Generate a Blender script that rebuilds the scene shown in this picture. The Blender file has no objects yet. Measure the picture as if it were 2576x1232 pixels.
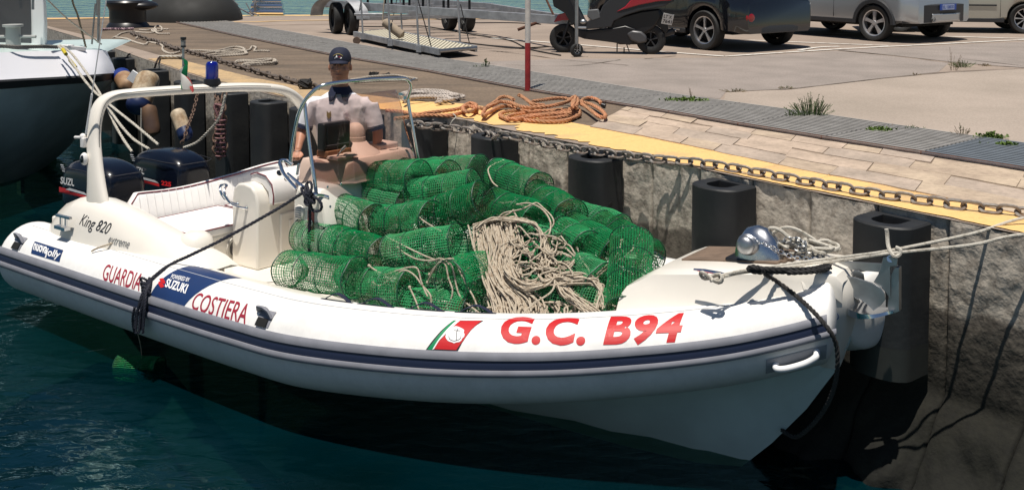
import bpy, bmesh, math, random
import numpy as np
from mathutils import Vector, Matrix, noise
random.seed(7)
rad = math.radians
scene = bpy.context.scene
COL = scene.collection
# ------------------------------------------------------------ camera
F = 2650.0; W = 2575.0; CZ = 3.15; PITCH = rad(3.5); CX = 1287.5
YP = -115.0 + F*math.tan(PITCH)
cam = bpy.data.cameras.new("camera")
cam.sensor_width = 36.0; cam.sensor_fit = 'HORIZONTAL'
cam.lens = 36.0*F/W
cam.shift_y = -(616.0-YP)/W
cam.clip_start = 0.1; cam.clip_end = 3000
camo = bpy.data.objects.new("camera", cam); COL.objects.link(camo)
camo.location = (0, 0, CZ); camo.rotation_euler = (math.pi/2-PITCH, 0, 0)
scene.camera = camo
# ------------------------------------------------------------ sky, sun, exposure
SUN = Vector((-0.08, -0.20, 0.975)).normalized()
world = bpy.data.worlds.new("World"); scene.world = world; world.use_nodes = True
nt = world.node_tree; nt.nodes.clear()
sky = nt.nodes.new("ShaderNodeTexSky"); sky.sky_type = 'NISHITA'; sky.sun_disc = False
sky.sun_elevation = math.asin(SUN.z); sky.sun_rotation = math.atan2(SUN.x, SUN.y)
sky.air_density = 1.0; sky.dust_density = 0.0; sky.ozone_density = 1.0
bg = nt.nodes.new("ShaderNodeBackground"); bg.inputs[1].default_value = 0.05
wo = nt.nodes.new("ShaderNodeOutputWorld")
nt.links.new(sky.outputs[0], bg.inputs[0]); nt.links.new(bg.outputs[0], wo.inputs[0])
sl = bpy.data.lights.new("sun", 'SUN'); sl.energy = 5.0; sl.angle = rad(0.53); sl.color = (1.0, 0.94, 0.85)
slo = bpy.data.objects.new("sun", sl); COL.objects.link(slo)
slo.rotation_euler = SUN.to_track_quat('Z', 'Y').to_euler(); slo.location = (-5, -10, 30)
scene.view_settings.view_transform = 'Standard'; scene.view_settings.look = 'None'
scene.view_settings.exposure = 0.12; scene.view_settings.gamma = 1.0
scene.view_settings.use_curve_mapping = False
scene.cycles.use_denoising = True
scene.cycles.transparent_max_bounces = 24
scene.cycles.max_bounces = 10
scene.cycles.sample_clamp_indirect = 6.0
scene.cycles.caustics_reflective = False

# ------------------------------------------------------------ survey helpers
# Places were surveyed from the photograph: a sight line (px,py in a 2575-wide frame) met with a known level, wall or depth.
cP, sP = math.cos(PITCH), math.sin(PITCH)
C0 = Vector((0, 0, CZ))
def ray(px, py):
    x = (px-CX)/F; y = (YP-py)/F
    return Vector((x, cP+sP*y, -sP+cP*y))
def atz(px, py, z):
    r = ray(px, py); return C0 + r*((z-CZ)/r.z)
def atd(px, py, d):
    r = ray(px, py); return C0 + r*(d/r.y)
def proj(p):
    p = Vector(p)-C0
    fw = cP*p.y-sP*p.z; up = sP*p.y+cP*p.z
    return CX+F*p.x/fw, YP-F*up/fw
WZ = -0.33                                 # water level
QZ = 1.40                                  # quay level above the water
BM = Matrix.Translation((-3.97, 11.08, 0)) @ Matrix.Rotation(rad(-35.4), 4, 'Z') @ Matrix.Rotation(rad(-1.5), 4, 'X')
BI = BM.inverted()
def L(px, py, **k):                         # the same in the boat's own axes: x forward, y to port, z up
    a, v = list(k.items())[0]; i = 'xyz'.index(a)
    o = BI @ C0; r = BI.to_3x3() @ ray(px, py)
    return o + r*((v-o[i])/r[i])

# ------------------------------------------------------------ mesh builder
def frames(pts, closed=False):
    n = len(pts); T = []
    for i in range(n):
        if closed: a, b = pts[i-1], pts[(i+1) % n]
        else: a, b = pts[max(i-1, 0)], pts[min(i+1, n-1)]
        t = (b-a)
        T.append(t.normalized() if t.length > 1e-9 else Vector((1, 0, 0)))
    up = Vector((0, 0, 1)) if abs(T[0].z) < 0.9 else Vector((0, 1, 0))
    N = [(up - T[0]*up.dot(T[0])).normalized()]
    for i in range(1, n):
        v = N[-1] - T[i]*N[-1].dot(T[i])
        N.append(v.normalized() if v.length > 1e-6 else N[-1])
    return T, N, [T[i].cross(N[i]) for i in range(n)]
def spline(pts, step=8, closed=False):      # Catmull-Rom
    P = [Vector(p) for p in pts]; n = len(P); out = []
    rng = n if closed else n-1
    for i in range(rng):
        if closed: a, b, c, d = P[i-1], P[i], P[(i+1) % n], P[(i+2) % n]
        else: a, b, c, d = P[max(i-1, 0)], P[i], P[i+1], P[min(i+2, n-1)]
        for k in range(step):
            t = k/step
            out.append(0.5*((2*b)+(-a+c)*t+(2*a-5*b+4*c-d)*t*t+(-a+3*b-3*c+d)*t**3))
    if not closed: out.append(P[-1].copy())
    return out
class MB:
    def __init__(s): s.v = []; s.f = []
    def add(s, vs, fs, m=None):
        o = len(s.v)
        s.v += [tuple(m @ Vector(v)) if m else tuple(v) for v in vs]
        s.f += [tuple(i+o for i in f) for f in fs]; return s
    def box(s, c, d, m=None, rz=0):
        x, y, z = [q/2 for q in d]
        vs = [(i, j, k) for i in (-x, x) for j in (-y, y) for k in (-z, z)]
        M = Matrix.Translation(c) @ Matrix.Rotation(rz, 4, 'Z')
        if m: M = m @ M
        return s.add(vs, [(0, 1, 3, 2), (4, 6, 7, 5), (0, 4, 5, 1), (2, 3, 7, 6), (0, 2, 6, 4), (1, 5, 7, 3)], M)
    def beam(s, a, b, w, h):                # box between two points
        a = Vector(a); b = Vector(b); t = (b-a).normalized()
        up = Vector((0, 0, 1)) if abs(t.z) < 0.95 else Vector((0, 1, 0))
        r = t.cross(up).normalized(); u = r.cross(t)
        vs = [p + r*(i*w/2) + u*(j*h/2) for p in (a, b) for i, j in ((-1, -1), (1, -1), (1, 1), (-1, 1))]
        return s.add(vs, [(0, 3, 2, 1), (4, 5, 6, 7), (0, 1, 5, 4), (1, 2, 6, 5), (2, 3, 7, 6), (3, 0, 4, 7)])
    def tube(s, pts, r, n=8, closed=False, caps=True, sq=None, rot=0):
        pts = [Vector(p) for p in pts]; T, N, B = frames(pts, closed); m = len(pts)
        R = r if isinstance(r, (list, tuple)) else [r]*m
        vs = []
        for i in range(m):
            for k in range(n):
                a = 2*math.pi*k/n+rot
                w, h = (sq if sq else (1, 1))
                vs.append(pts[i] + N[i]*(math.cos(a)*R[i]*w) + B[i]*(math.sin(a)*R[i]*h))
        fs = []
        for i in range(m if closed else m-1):
            j = (i+1) % m
            for k in range(n):
                l = (k+1) % n
                fs.append((i*n+k, i*n+l, j*n+l, j*n+k))
        if caps and not closed:
            fs.append(tuple(reversed(range(n)))); fs.append(tuple((m-1)*n+k for k in range(n)))
        return s.add(vs, fs)
    def rope(s, pts, R, pitch=None, n=5, strands=3):   # laid rope: strands wound round each other
        pts = [Vector(p) for p in pts]
        pitch = pitch or R*7
        ln = sum((pts[i+1]-pts[i]).length for i in range(len(pts)-1))
        m = max(4, int(ln/pitch*8)); q = resample(pts, m)
        T, N, B = frames(q); d = 0
        for k in range(strands):
            o = []; d = 0
            for i in range(m):
                if i: d += (q[i]-q[i-1]).length
                a = 2*math.pi*(d/pitch+k/strands)
                o.append(q[i]+(N[i]*math.cos(a)+B[i]*math.sin(a))*R*0.5)
            s.tube(o, R*0.56, n)
        return s
    def lathe(s, prof, n=24, m=None, a0=0, a1=2*math.pi):
        full = abs(a1-a0-2*math.pi) < 1e-6
        c = n if full else n+1; vs = []
        for r, z in prof:
            for k in range(c):
                a = a0+(a1-a0)*k/n; vs.append((r*math.cos(a), r*math.sin(a), z))
        fs = []
        for i in range(len(prof)-1):
            for k in range(n):
                l = (k+1) % c
                fs.append((i*c+k, i*c+l, (i+1)*c+l, (i+1)*c+k))
        return s.add(vs, fs, m)
    def loft(s, rings, closed=True, caps=True, m=None):
        n = len(rings[0]); vs = [p for r in rings for p in r]; fs = []
        for i in range(len(rings)-1):
            for k in range(n if closed else n-1):
                l = (k+1) % n
                fs.append((i*n+k, i*n+l, (i+1)*n+l, (i+1)*n+k))
        if caps and closed:
            fs.append(tuple(reversed(range(n)))); fs.append(tuple((len(rings)-1)*n+k for k in range(n)))
        return s.add(vs, fs, m)
    def prism(s, poly, h0, h1, m=None):      # poly in xy, extruded in z
        n = len(poly)
        vs = [(p[0], p[1], h0) for p in poly]+[(p[0], p[1], h1) for p in poly]
        fs = [tuple(reversed(range(n))), tuple(range(n, 2*n))]+[(i, (i+1) % n, n+(i+1) % n, n+i) for i in range(n)]
        return s.add(vs, fs, m)
    def ball(s, c, r, n=12, k=8, m=None):
        if not isinstance(r, (tuple, list)): r = (r, r, r)
        vs = []; fs = []
        for i in range(k+1):
            t = math.pi*i/k
            for j in range(n):
                a = 2*math.pi*j/n
                vs.append((c[0]+r[0]*math.sin(t)*math.cos(a), c[1]+r[1]*math.sin(t)*math.sin(a), c[2]+r[2]*math.cos(t)))
        for i in range(k):
            for j in range(n):
                l = (j+1) % n; fs.append((i*n+j, (i+1)*n+j, (i+1)*n+l, i*n+l))
        return s.add(vs, fs, m)
def resample(pts, n, closed=False):
    P = [Vector(p) for p in pts]
    if closed: P = P+[P[0]]
    D = [0]
    for i in range(1, len(P)): D.append(D[-1]+(P[i]-P[i-1]).length)
    out = []; j = 0
    for i in range(n):
        t = D[-1]*i/(n-1 if not closed else n)
        while j < len(D)-2 and D[j+1] < t: j += 1
        q = (t-D[j])/max(D[j+1]-D[j], 1e-9); out.append(P[j].lerp(P[j+1], min(max(q, 0), 1)))
    return out
def mesh_of(mb, mat, smooth=True, weld=False, name="mesh"):
    me = bpy.data.meshes.new(name)
    me.from_pydata([tuple(v) for v in mb.v], [], mb.f)
    me.materials.append(mat)
    b = bmesh.new(); b.from_mesh(me)
    if weld: bmesh.ops.remove_doubles(b, verts=b.verts, dist=1e-5)
    bmesh.ops.recalc_face_normals(b, faces=b.faces)
    b.to_mesh(me); b.free()
    if smooth:
        me.shade_smooth()
        try: me.set_sharp_from_angle(angle=rad(smooth if smooth is not True else 38))
        except Exception: pass
    me.update(); return me
def link(name, me, parent=None, loc=None, rot=None):
    o = bpy.data.objects.new(name, me); COL.objects.link(o)
    if parent: o.parent = parent
    if loc is not None: o.location = loc
    if rot is not None: o.rotation_euler = rot
    return o
def obj(name, mb, mat, parent=None, smooth=True, bevel=0, sub=0, weld=False, seg=2, solid=0):
    me = mesh_of(mb, mat, smooth, weld or sub > 0, name)
    o = link(name, me, parent)
    if solid:
        m = o.modifiers.new("s", 'SOLIDIFY'); m.thickness = solid; m.offset = 0
    if bevel:
        m = o.modifiers.new("b", 'BEVEL'); m.width = bevel; m.segments = seg; m.limit_method = 'ANGLE'; m.angle_limit = rad(35)
        m.harden_normals = False
    if sub:
        m = o.modifiers.new("u", 'SUBSURF'); m.levels = sub; m.render_levels = sub
    return o
def tag(o, label=None, cat=None, group=None, kind=None):
    if label: o['label'] = label
    if cat: o['category'] = cat
    if group: o['group'] = group
    if kind: o['kind'] = kind
    return o
def thing(name, label, cat, loc=(0, 0, 0), rz=0, group=None):
    o = bpy.data.objects.new(name, None); COL.objects.link(o); o.empty_display_size = 0.1
    o.location = loc; o.rotation_euler = (0, 0, rz)
    return tag(o, label, cat, group)
def struct(o): o['kind'] = 'structure'; return o

# ------------------------------------------------------------ materials
def mat(name, color, rough=0.5, metal=0.0, var=0.0, scale=5.0, bump=0.0, bscale=60.0, col2=None, coat=0.0, spec=0.5, alpha=1.0, trans=0.0, detail=6, lo=0.35, hi=0.65, coord='Object', ior=1.45, speck=0.0, sscale=40):
    m = bpy.data.materials.new(name); m.use_nodes = True
    nt = m.node_tree; p = nt.nodes["Principled BSDF"]
    p.inputs["Base Color"].default_value = (*color, 1)
    p.inputs["Roughness"].default_value = rough; p.inputs["Metallic"].default_value = metal
    p.inputs["Specular IOR Level"].default_value = spec; p.inputs["IOR"].default_value = ior
    p.inputs["Coat Weight"].default_value = coat; p.inputs["Coat Roughness"].default_value = 0.05
    p.inputs["Alpha"].default_value = alpha; p.inputs["Transmission Weight"].default_value = trans
    tc = nt.nodes.new("ShaderNodeTexCoord")
    if var or col2:
        n = nt.nodes.new("ShaderNodeTexNoise"); n.inputs["Scale"].default_value = scale; n.inputs["Detail"].default_value = detail
        nt.links.new(tc.outputs[coord], n.inputs["Vector"])
        r = nt.nodes.new("ShaderNodeValToRGB"); r.color_ramp.elements[0].position = lo; r.color_ramp.elements[1].position = hi
        c2 = col2 if col2 else tuple(max(0, c*(1-var)) for c in color)
        r.color_ramp.elements[0].color = (*c2, 1); r.color_ramp.elements[1].color = (*color, 1)
        nt.links.new(n.outputs["Fac"], r.inputs[0]); col_out = r.outputs[0]
        if speck:
            n5 = nt.nodes.new("ShaderNodeTexNoise"); n5.inputs["Scale"].default_value = sscale; n5.inputs["Detail"].default_value = 8; n5.inputs["Roughness"].default_value = 0.75; nt.links.new(tc.outputs[coord], n5.inputs["Vector"])
            r5 = nt.nodes.new("ShaderNodeValToRGB"); r5.color_ramp.elements[0].position = 0.36; r5.color_ramp.elements[0].color = (1-speck,)*3+(1,); r5.color_ramp.elements[1].position = 0.58; r5.color_ramp.elements[1].color = (1.0,)*3+(1,); nt.links.new(n5.outputs["Fac"], r5.inputs[0])
            m5 = nt.nodes.new("ShaderNodeMix"); m5.data_type = 'RGBA'; m5.blend_type = 'MULTIPLY'; m5.inputs[0].default_value = 1.0; nt.links.new(col_out, m5.inputs[6]); nt.links.new(r5.outputs[0], m5.inputs[7]); col_out = m5.outputs[2]
        nt.links.new(col_out, p.inputs["Base Color"])
        rr = nt.nodes.new("ShaderNodeMapRange"); rr.inputs[3].default_value = min(1, rough*1.25); rr.inputs[4].default_value = rough*0.85
        nt.links.new(n.outputs["Fac"], rr.inputs[0]); nt.links.new(rr.outputs[0], p.inputs["Roughness"])
    if bump:
        n2 = nt.nodes.new("ShaderNodeTexNoise"); n2.inputs["Scale"].default_value = bscale; n2.inputs["Detail"].default_value = 5
        nt.links.new(tc.outputs[coord], n2.inputs["Vector"])
        b = nt.nodes.new("ShaderNodeBump"); b.inputs["Strength"].default_value = bump; b.inputs["Distance"].default_value = 0.01
        nt.links.new(n2.outputs["Fac"], b.inputs["Height"]); nt.links.new(b.outputs[0], p.inputs["Normal"])
    return m
class MM: pass
M = MM()
M.tube = mat("white_rubber_fabric", (0.80, 0.79, 0.77), 0.42, var=0.16, scale=2.3, speck=.07, sscale=14, bump=0.03, bscale=30, lo=0.25, hi=0.5)
M.cream = mat("cream_gelcoat", (0.80, 0.755, 0.68), 0.28, var=0.05, scale=3, coat=0.4)
M.hull = mat("hull_gelcoat_teal_bounce", (0.56, 0.67, 0.65), 0.35, var=0.12, scale=3, coat=0.2)  # white gelcoat; teal light bounced off the water is tinted into the base colour
M.greyrub = mat("grey_rubber", (0.235, 0.24, 0.275), 0.6, var=0.15, scale=8)
M.navyrub = mat("navy_rubber", (0.010, 0.016, 0.045), 0.5)
M.navy = mat("navy_band", (0.012, 0.035, 0.12), 0.4, var=0.15, scale=4)
M.red = mat("red_lettering", (0.50, 0.012, 0.015), 0.45)
M.dred = mat("dark_red_lettering", (0.30, 0.02, 0.04), 0.5)
M.green = mat("green_print", (0.0, 0.22, 0.08), 0.5)
M.white = mat("white_paint", (0.8, 0.8, 0.8), 0.45)
M.black = mat("black_plastic", (0.012, 0.012, 0.014), 0.35)
M.ink = mat("black_print", (0.02, 0.02, 0.025), 0.5)
M.chrome = mat("polished_steel", (0.75, 0.76, 0.78), 0.12, 1.0)
M.steel = mat("dull_steel", (0.42, 0.43, 0.44), 0.38, 1.0, var=0.25, scale=9)
M.galv = mat("galvanised_steel", (0.42, 0.43, 0.45), 0.5, 0.6, var=0.3, scale=6)
M.chain = mat("weathered_chain", (0.30, 0.28, 0.26), 0.65, 0.25, col2=(0.17, 0.12, 0.09), scale=14)
M.rust = mat("rust", (0.12, 0.05, 0.03), 0.8, var=0.5, scale=20)
M.vinyl = mat("white_vinyl", (0.82, 0.80, 0.78), 0.4, var=0.05, scale=4)
M.piping = mat("dark_red_piping", (0.16, 0.015, 0.03), 0.5)
M.rubber = mat("black_fender_rubber", (0.011, 0.012, 0.014), 0.6, col2=(0.020, 0.021, 0.022), scale=3.5, bump=0.25, bscale=20)
M.tyre = mat("tyre_rubber", (0.018, 0.018, 0.018), 0.7, bump=0.3, bscale=40)
M.alloy = mat("alloy_wheel", (0.50, 0.50, 0.52), 0.3, 0.85)
M.brown = mat("tan_dash_moulding", (0.60, 0.45, 0.37), 0.55, var=0.08, scale=4, bump=0.1, bscale=200)
M.skin = mat("tanned_skin", (0.50, 0.235, 0.145), 0.5, var=0.18, scale=14, bump=0.1, bscale=90)
M.shirt = mat("white_cotton", (0.74, 0.73, 0.76), 0.85, var=0.06, scale=7, bump=0.4, bscale=12)
M.navycloth = mat("navy_cotton", (0.012, 0.016, 0.04), 0.85, bump=0.3, bscale=90)
M.net = mat("green_netting", (0.002, 0.26, 0.075), 0.45, col2=(0.028, 0.13, 0.03), scale=4.5, lo=0.30, hi=0.52)
def object_shift(m, lo, hi):       # every trap a little paler or darker than the next
    nt = m.node_tree; p = nt.nodes["Principled BSDF"]; src = p.inputs["Base Color"].links[0].from_socket
    oi = nt.nodes.new("ShaderNodeObjectInfo"); mr = nt.nodes.new("ShaderNodeMapRange"); mr.inputs[3].default_value = lo; mr.inputs[4].default_value = hi; nt.links.new(oi.outputs["Random"], mr.inputs[0])
    hs = nt.nodes.new("ShaderNodeHueSaturation"); nt.links.new(mr.outputs[0], hs.inputs["Value"]); nt.links.new(src, hs.inputs["Color"])
    m2 = nt.nodes.new("ShaderNodeMapRange"); m2.inputs[3].default_value = 1.02; m2.inputs[4].default_value = .82; nt.links.new(oi.outputs["Random"], m2.inputs[0]); nt.links.new(m2.outputs[0], hs.inputs["Saturation"]); nt.links.new(hs.outputs[0], p.inputs["Base Color"])
object_shift(M.net, 0.8, 1.5)
M.netdark = mat("dark_hoop", (0.004, 0.06, 0.03), 0.5)
M.netmuck = mat("fouled_netting", (0.13, 0.105, 0.05), 0.9, col2=(0.015, 0.16, 0.05), scale=12)
M.rope = mat("beige_braid", (0.48, 0.41, 0.32), 0.85, col2=(0.25, 0.18, 0.12), scale=45, lo=0.3, hi=0.5, bump=0.5, bscale=160)
M.ropew = mat("white_braid", (0.50, 0.47, 0.41), 0.85, col2=(0.28, 0.25, 0.2), scale=30, lo=0.3, hi=0.5, bump=0.5, bscale=120)
M.ropeor = mat("orange_rope", (0.52, 0.22, 0.11), 0.8, col2=(0.36, 0.19, 0.10), scale=3.5, bump=0.5, bscale=80)
M.ropenavy = mat("navy_rope", (0.012, 0.013, 0.024), 0.7, bump=0.4, bscale=80)
M.ropeblk = mat("black_rope", (0.02, 0.019, 0.019), 0.85, bump=0.5, bscale=80)
M.teak = mat("teak_deck", (0.20, 0.14, 0.10), 0.7, var=0.3, scale=9)
M.orange = mat("amber_lens", (0.5, 0.12, 0.01), 0.25)
M.redlens = mat("red_lens", (0.30, 0.005, 0.01), 0.2, coat=0.6)
M.engine = mat("outboard_cowling", (0.003, 0.005, 0.012), 0.25, coat=0.35, spec=.35)
M.enggrey = mat("outboard_grey", (0.45, 0.46, 0.48), 0.4)
M.fenderw = mat("stained_white_fender", (0.56, 0.47, 0.34), 0.6, col2=(0.30, 0.20, 0.11), scale=7, speck=.35, sscale=25)
M.fendernavy = mat("navy_fender_end", (0.01, 0.02, 0.07), 0.4)
M.blackcar = mat("black_car_paint", (0.006, 0.007, 0.010), 0.15, coat=1.0)
M.silvercar = mat("silver_car_paint", (0.40, 0.42, 0.44), 0.3, 0.6, coat=0.8)
M.tancar = mat("champagne_car_paint", (0.42, 0.41, 0.36), 0.3, 0.4, coat=0.8)
M.redpaint = mat("red_scooter_paint", (0.32, 0.012, 0.025), 0.3, coat=0.6)
M.plastic = mat("grey_plastic", (0.028, 0.029, 0.032), 0.5)
M.darkhole = mat("dark_cavity", (0.008, 0.008, 0.008), 0.9)
M.leaf = mat("weed_leaf", (0.08, 0.13, 0.035), 0.6, var=0.5, scale=20)
M.drystem = mat("dry_weed", (0.17, 0.12, 0.06), 0.8, var=0.4, scale=20)
M.bluelens = mat("blue_beacon_lens", (0.003, 0.008, 0.20), 0.12, coat=1.0)
M.plate = mat("number_plate", (0.62, 0.62, 0.6), 0.4)
M.blueplate = mat("plate_blue", (0.02, 0.07, 0.35), 0.4)
M.dirtyskin = mat("lips", (0.26, 0.09, 0.06), 0.5)
def glass(name, tint, rough=0.0, refl=0.5):
    m = bpy.data.materials.new(name); m.use_nodes = True; nt = m.node_tree; nt.nodes.clear()
    o = nt.nodes.new("ShaderNodeOutputMaterial"); t = nt.nodes.new("ShaderNodeBsdfTransparent"); t.inputs[0].default_value = (*tint, 1)
    g = nt.nodes.new("ShaderNodeBsdfGlossy"); g.inputs["Roughness"].default_value = rough
    fr = nt.nodes.new("ShaderNodeLayerWeight"); fr.inputs[0].default_value = 0.12; mx = nt.nodes.new("ShaderNodeMixShader")
    nt.links.new(fr.outputs[1], mx.inputs[0]); nt.links.new(t.outputs[0], mx.inputs[1]); nt.links.new(g.outputs[0], mx.inputs[2]); nt.links.new(mx.outputs[0], o.inputs[0])
    return m
M.tint = glass("smoked_windscreen", (0.90, 0.82, 0.795), 0.02)
M.clear = glass("clear_plastic", (0.85, 0.85, 0.85), 0.02)
M.carglass = mat("car_glass", (0.01, 0.012, 0.014), 0.05, coat=1.0)
# ============================================================ WATER
def water_material(nm="harbour_water", k=1.0, sc=1.0):
    m = bpy.data.materials.new(nm); m.use_nodes = True; nt = m.node_tree; nt.nodes.clear(); ln = nt.links.new; N = nt.nodes.new
    out = N("ShaderNodeOutputMaterial"); tc = N("ShaderNodeTexCoord")
    mp = N("ShaderNodeMapping"); mp.inputs["Rotation"].default_value = (0, 0, rad(20)); mp.inputs["Scale"].default_value = (1.0, 1.7, 1)
    ln(tc.outputs["Object"], mp.inputs[0])
    n1 = N("ShaderNodeTexNoise"); n1.inputs["Scale"].default_value = 1.5*sc; n1.inputs["Detail"].default_value = 2
    n2 = N("ShaderNodeTexNoise"); n2.inputs["Scale"].default_value = 6.0*sc; n2.inputs["Detail"].default_value = 2; n2.inputs["Distortion"].default_value = 0.8
    ln(mp.outputs[0], n1.inputs["Vector"]); ln(mp.outputs[0], n2.inputs["Vector"])
    b1 = N("ShaderNodeBump"); b1.inputs["Strength"].default_value = 0.8; b1.inputs["Distance"].default_value = 0.06*k; ln(n1.outputs["Fac"], b1.inputs["Height"])
    b2 = N("ShaderNodeBump"); b2.inputs["Strength"].default_value = 0.55; b2.inputs["Distance"].default_value = 0.016*k; ln(n2.outputs["Fac"], b2.inputs["Height"]); ln(b1.outputs[0], b2.inputs["Normal"])
    cn = N("ShaderNodeTexNoise"); cn.inputs["Scale"].default_value = 0.5; cn.inputs["Detail"].default_value = 3; ln(tc.outputs["Object"], cn.inputs["Vector"])
    cr = N("ShaderNodeValToRGB"); cr.color_ramp.elements[0].color = (0.0, 0.012, 0.015, 1); cr.color_ramp.elements[1].color = (0.0, 0.024, 0.036, 1)
    cr.color_ramp.elements[0].position = 0.35; cr.color_ramp.elements[1].position = 0.65; ln(cn.outputs["Fac"], cr.inputs[0])
    df = N("ShaderNodeBsdfDiffuse"); ln(cr.outputs[0], df.inputs[0])
    tr = N("ShaderNodeBsdfTransparent"); tr.inputs[0].default_value = (0.36, 0.76, 0.64, 1)
    mx = N("ShaderNodeMixShader"); mx.inputs[0].default_value = 0.60; ln(df.outputs[0], mx.inputs[1]); ln(tr.outputs[0], mx.inputs[2])
    gl = N("ShaderNodeBsdfGlossy"); gl.inputs["Roughness"].default_value = 0.012; gl.inputs[0].default_value = (0.60, 0.92, 1, 1); ln(b2.outputs[0], gl.inputs["Normal"])
    fr = N("ShaderNodeFresnel"); fr.inputs[0].default_value = 1.55; ln(b2.outputs[0], fr.inputs["Normal"])
    mf = N("ShaderNodeMixShader"); ln(fr.outputs[0], mf.inputs[0]); ln(mx.outputs[0], mf.inputs[1]); ln(gl.outputs[0], mf.inputs[2]); ln(mf.outputs[0], out.inputs[0])
    return m
w = MB(); w.add([(-900, -60, WZ), (900, -60, WZ), (900, 31.6, WZ), (-900, 31.6, WZ)], [(0, 1, 2, 3)])
struct(obj("water", w, water_material(), smooth=False))
w = MB(); w.add([(-900, 31.6, WZ), (900, 31.6, WZ), (900, 2200, WZ), (-900, 2200, WZ)], [(0, 1, 2, 3)])
struct(obj("open_sea", w, water_material("open_sea_water", 14.0, 0.35), smooth=False))
w = MB(); w.add([(-900, -60, -4.2), (900, -60, -4.2), (900, 1500, -4.2), (-900, 1500, -4.2)], [(0, 1, 2, 3)])
struct(obj("seabed", w, mat("seabed_silt", (0.004, 0.016, 0.016), 0.95, var=0.5, scale=1.0), smooth=False))

# ============================================================ QUAY
Epx = [(3400, 762), (2900, 657), (2525, 580), (2282, 530), (2121, 496), (2013, 476), (1925, 459), (1831, 438), (1697, 411), (1609, 392), (1463, 364), (1381, 347), (1282, 328), (1200, 310), (1151, 297), (960, 278), (766, 254), (700, 243), (640, 228), (513, 198), (444, 176), (366, 150), (268, 115), (120, 72), (40, 47)]
E0 = [atz(x, y, QZ) for x, y in Epx]
elen = sum((E0[i+1]-E0[i]).length for i in range(len(E0)-1))
NE = int(elen/0.52); ER = resample(E0, NE)
def wall_normal(i):
    a = ER[max(i-1, 0)]; b = ER[min(i+1, NE-1)]; t = (b-a); t.z = 0; t.normalize()
    return Vector((-t.y, t.x, 0)) if (-t.y) < 0 else Vector((t.y, -t.x, 0))   # towards the water
EN = [wall_normal(i) for i in range(NE)]
for n in EN:
    if n.dot(Vector((-0.7, -0.7, 0))) < 0: n *= -1
def at_wall(px, py, off):                    # sight line meets the wall plane moved off metres towards the water
    r = ray(px, py); best = None
    for i in range(NE-1):
        a = ER[i]+EN[i]*off; b = ER[i+1]+EN[i+1]*off; t = b-a; n = Vector((t.y, -t.x, 0))
        dn = r.dot(n)
        if abs(dn) < 1e-9: continue
        k = (a-C0).dot(n)/dn; p = C0+r*k; u = (p-a).dot(Vector((t.x, t.y, 0)))/(t.x**2+t.y**2)
        if k > 0 and -0.02 <= u <= 1.02 and (best is None or k < best[0]): best = (k, p)
    return best[1] if best else None
def e_at(px):
    for i in range(NE-1):
        x0, x1 = proj(ER[i])[0], proj(ER[i+1])[0]
        if x1 <= px <= x0:
            t = (x0-px)/(x0-x1); return ER[i].lerp(ER[i+1], t), EN[i].lerp(EN[i+1], t).normalized()
lotm = mat("lot_concrete", (0.36, 0.285, 0.23), 0.9, col2=(0.27, 0.215, 0.175), scale=0.8, speck=.28, detail=12, bump=0.5, bscale=25, lo=0.3, hi=0.7)
q = MB()
far_l = atz(30, 45, QZ); far_r = Vector((90, 31.5, QZ))
poly = [p.copy() for p in ER]+[far_l, Vector((0, 30.2, QZ)), far_r, Vector((90, 1.0, QZ)), Vector((ER[0].x+3, 1.0, QZ))]
n = len(poly)
q.add([(p.x, p.y, QZ) for p in poly]+[(p.x, p.y, -3.5) for p in poly[NE-1:]],
      [tuple(range(n))]+[(NE-1+i, NE+i, n+i+1, n+i) for i in range(n-NE)])
struct(obj("quay_pavement", q, lotm, smooth=False))
def sheet(name, pts, z, m, mk=None):
    s = MB(); s.add([(p.x, p.y, z) for p in pts], [tuple(range(len(pts)))])
    return struct(obj(name, s, mk or m, smooth=False))
def pz(lst): return [atz(x, y, QZ) for x, y in lst]
# old dark pavement between chain and grating
G0px = [(395, 50), (426, 55), (591, 92), (738, 122), (858, 146), (1062, 180), (1332, 231), (1609, 274), (1851, 316), (2066, 351), (2310, 389), (2575, 431), (2900, 483), (3400, 562)]
G1px = [(520, 48), (552, 53), (771, 91), (900, 116), (1000, 133), (1119, 152), (1260, 173), (1609, 230), (1773, 253), (2085, 296), (2398, 343), (2575, 367), (2900, 414), (3400, 486)]
Ypx = [(268, 102), (393, 137), (523, 169), (640, 198), (766, 222), (960, 245), (1036, 256), (1156, 262), (1200, 266), (1451, 313), (1609, 343), (1704, 362), (1780, 378), (1925, 408), (2097, 443), (2238, 469), (2575, 540), (2900, 610), (3400, 718)]
old = mat("old_dark_pavement", (0.225, 0.165, 0.115), 0.9, col2=(0.115, 0.088, 0.066), scale=1.1, speck=.35, sscale=22, detail=12, bump=0.5, bscale=18, lo=0.3, hi=0.72)
nt = old.node_tree; nz = [x for x in nt.nodes if x.type == 'TEX_NOISE'][0]
mp = nt.nodes.new("ShaderNodeMapping"); mp.inputs["Scale"].default_value = (0.7, 2.4, 1); mp.inputs["Rotation"].default_value = (0, 0, rad(-12))
nt.links.new([x for x in nt.nodes if x.type == 'TEX_COORD'][0].outputs["Object"], mp.inputs[0]); nt.links.new(mp.outputs[0], nz.inputs["Vector"])
P = pz([(40, 50), (120, 66)]+Ypx[:9]+[(1480, 318), (1560, 290), (1605, 272)]+list(reversed(G0px[:7]))+[(300, 48)])
sheet("old_pavement", P, QZ+0.003, old)
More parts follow.
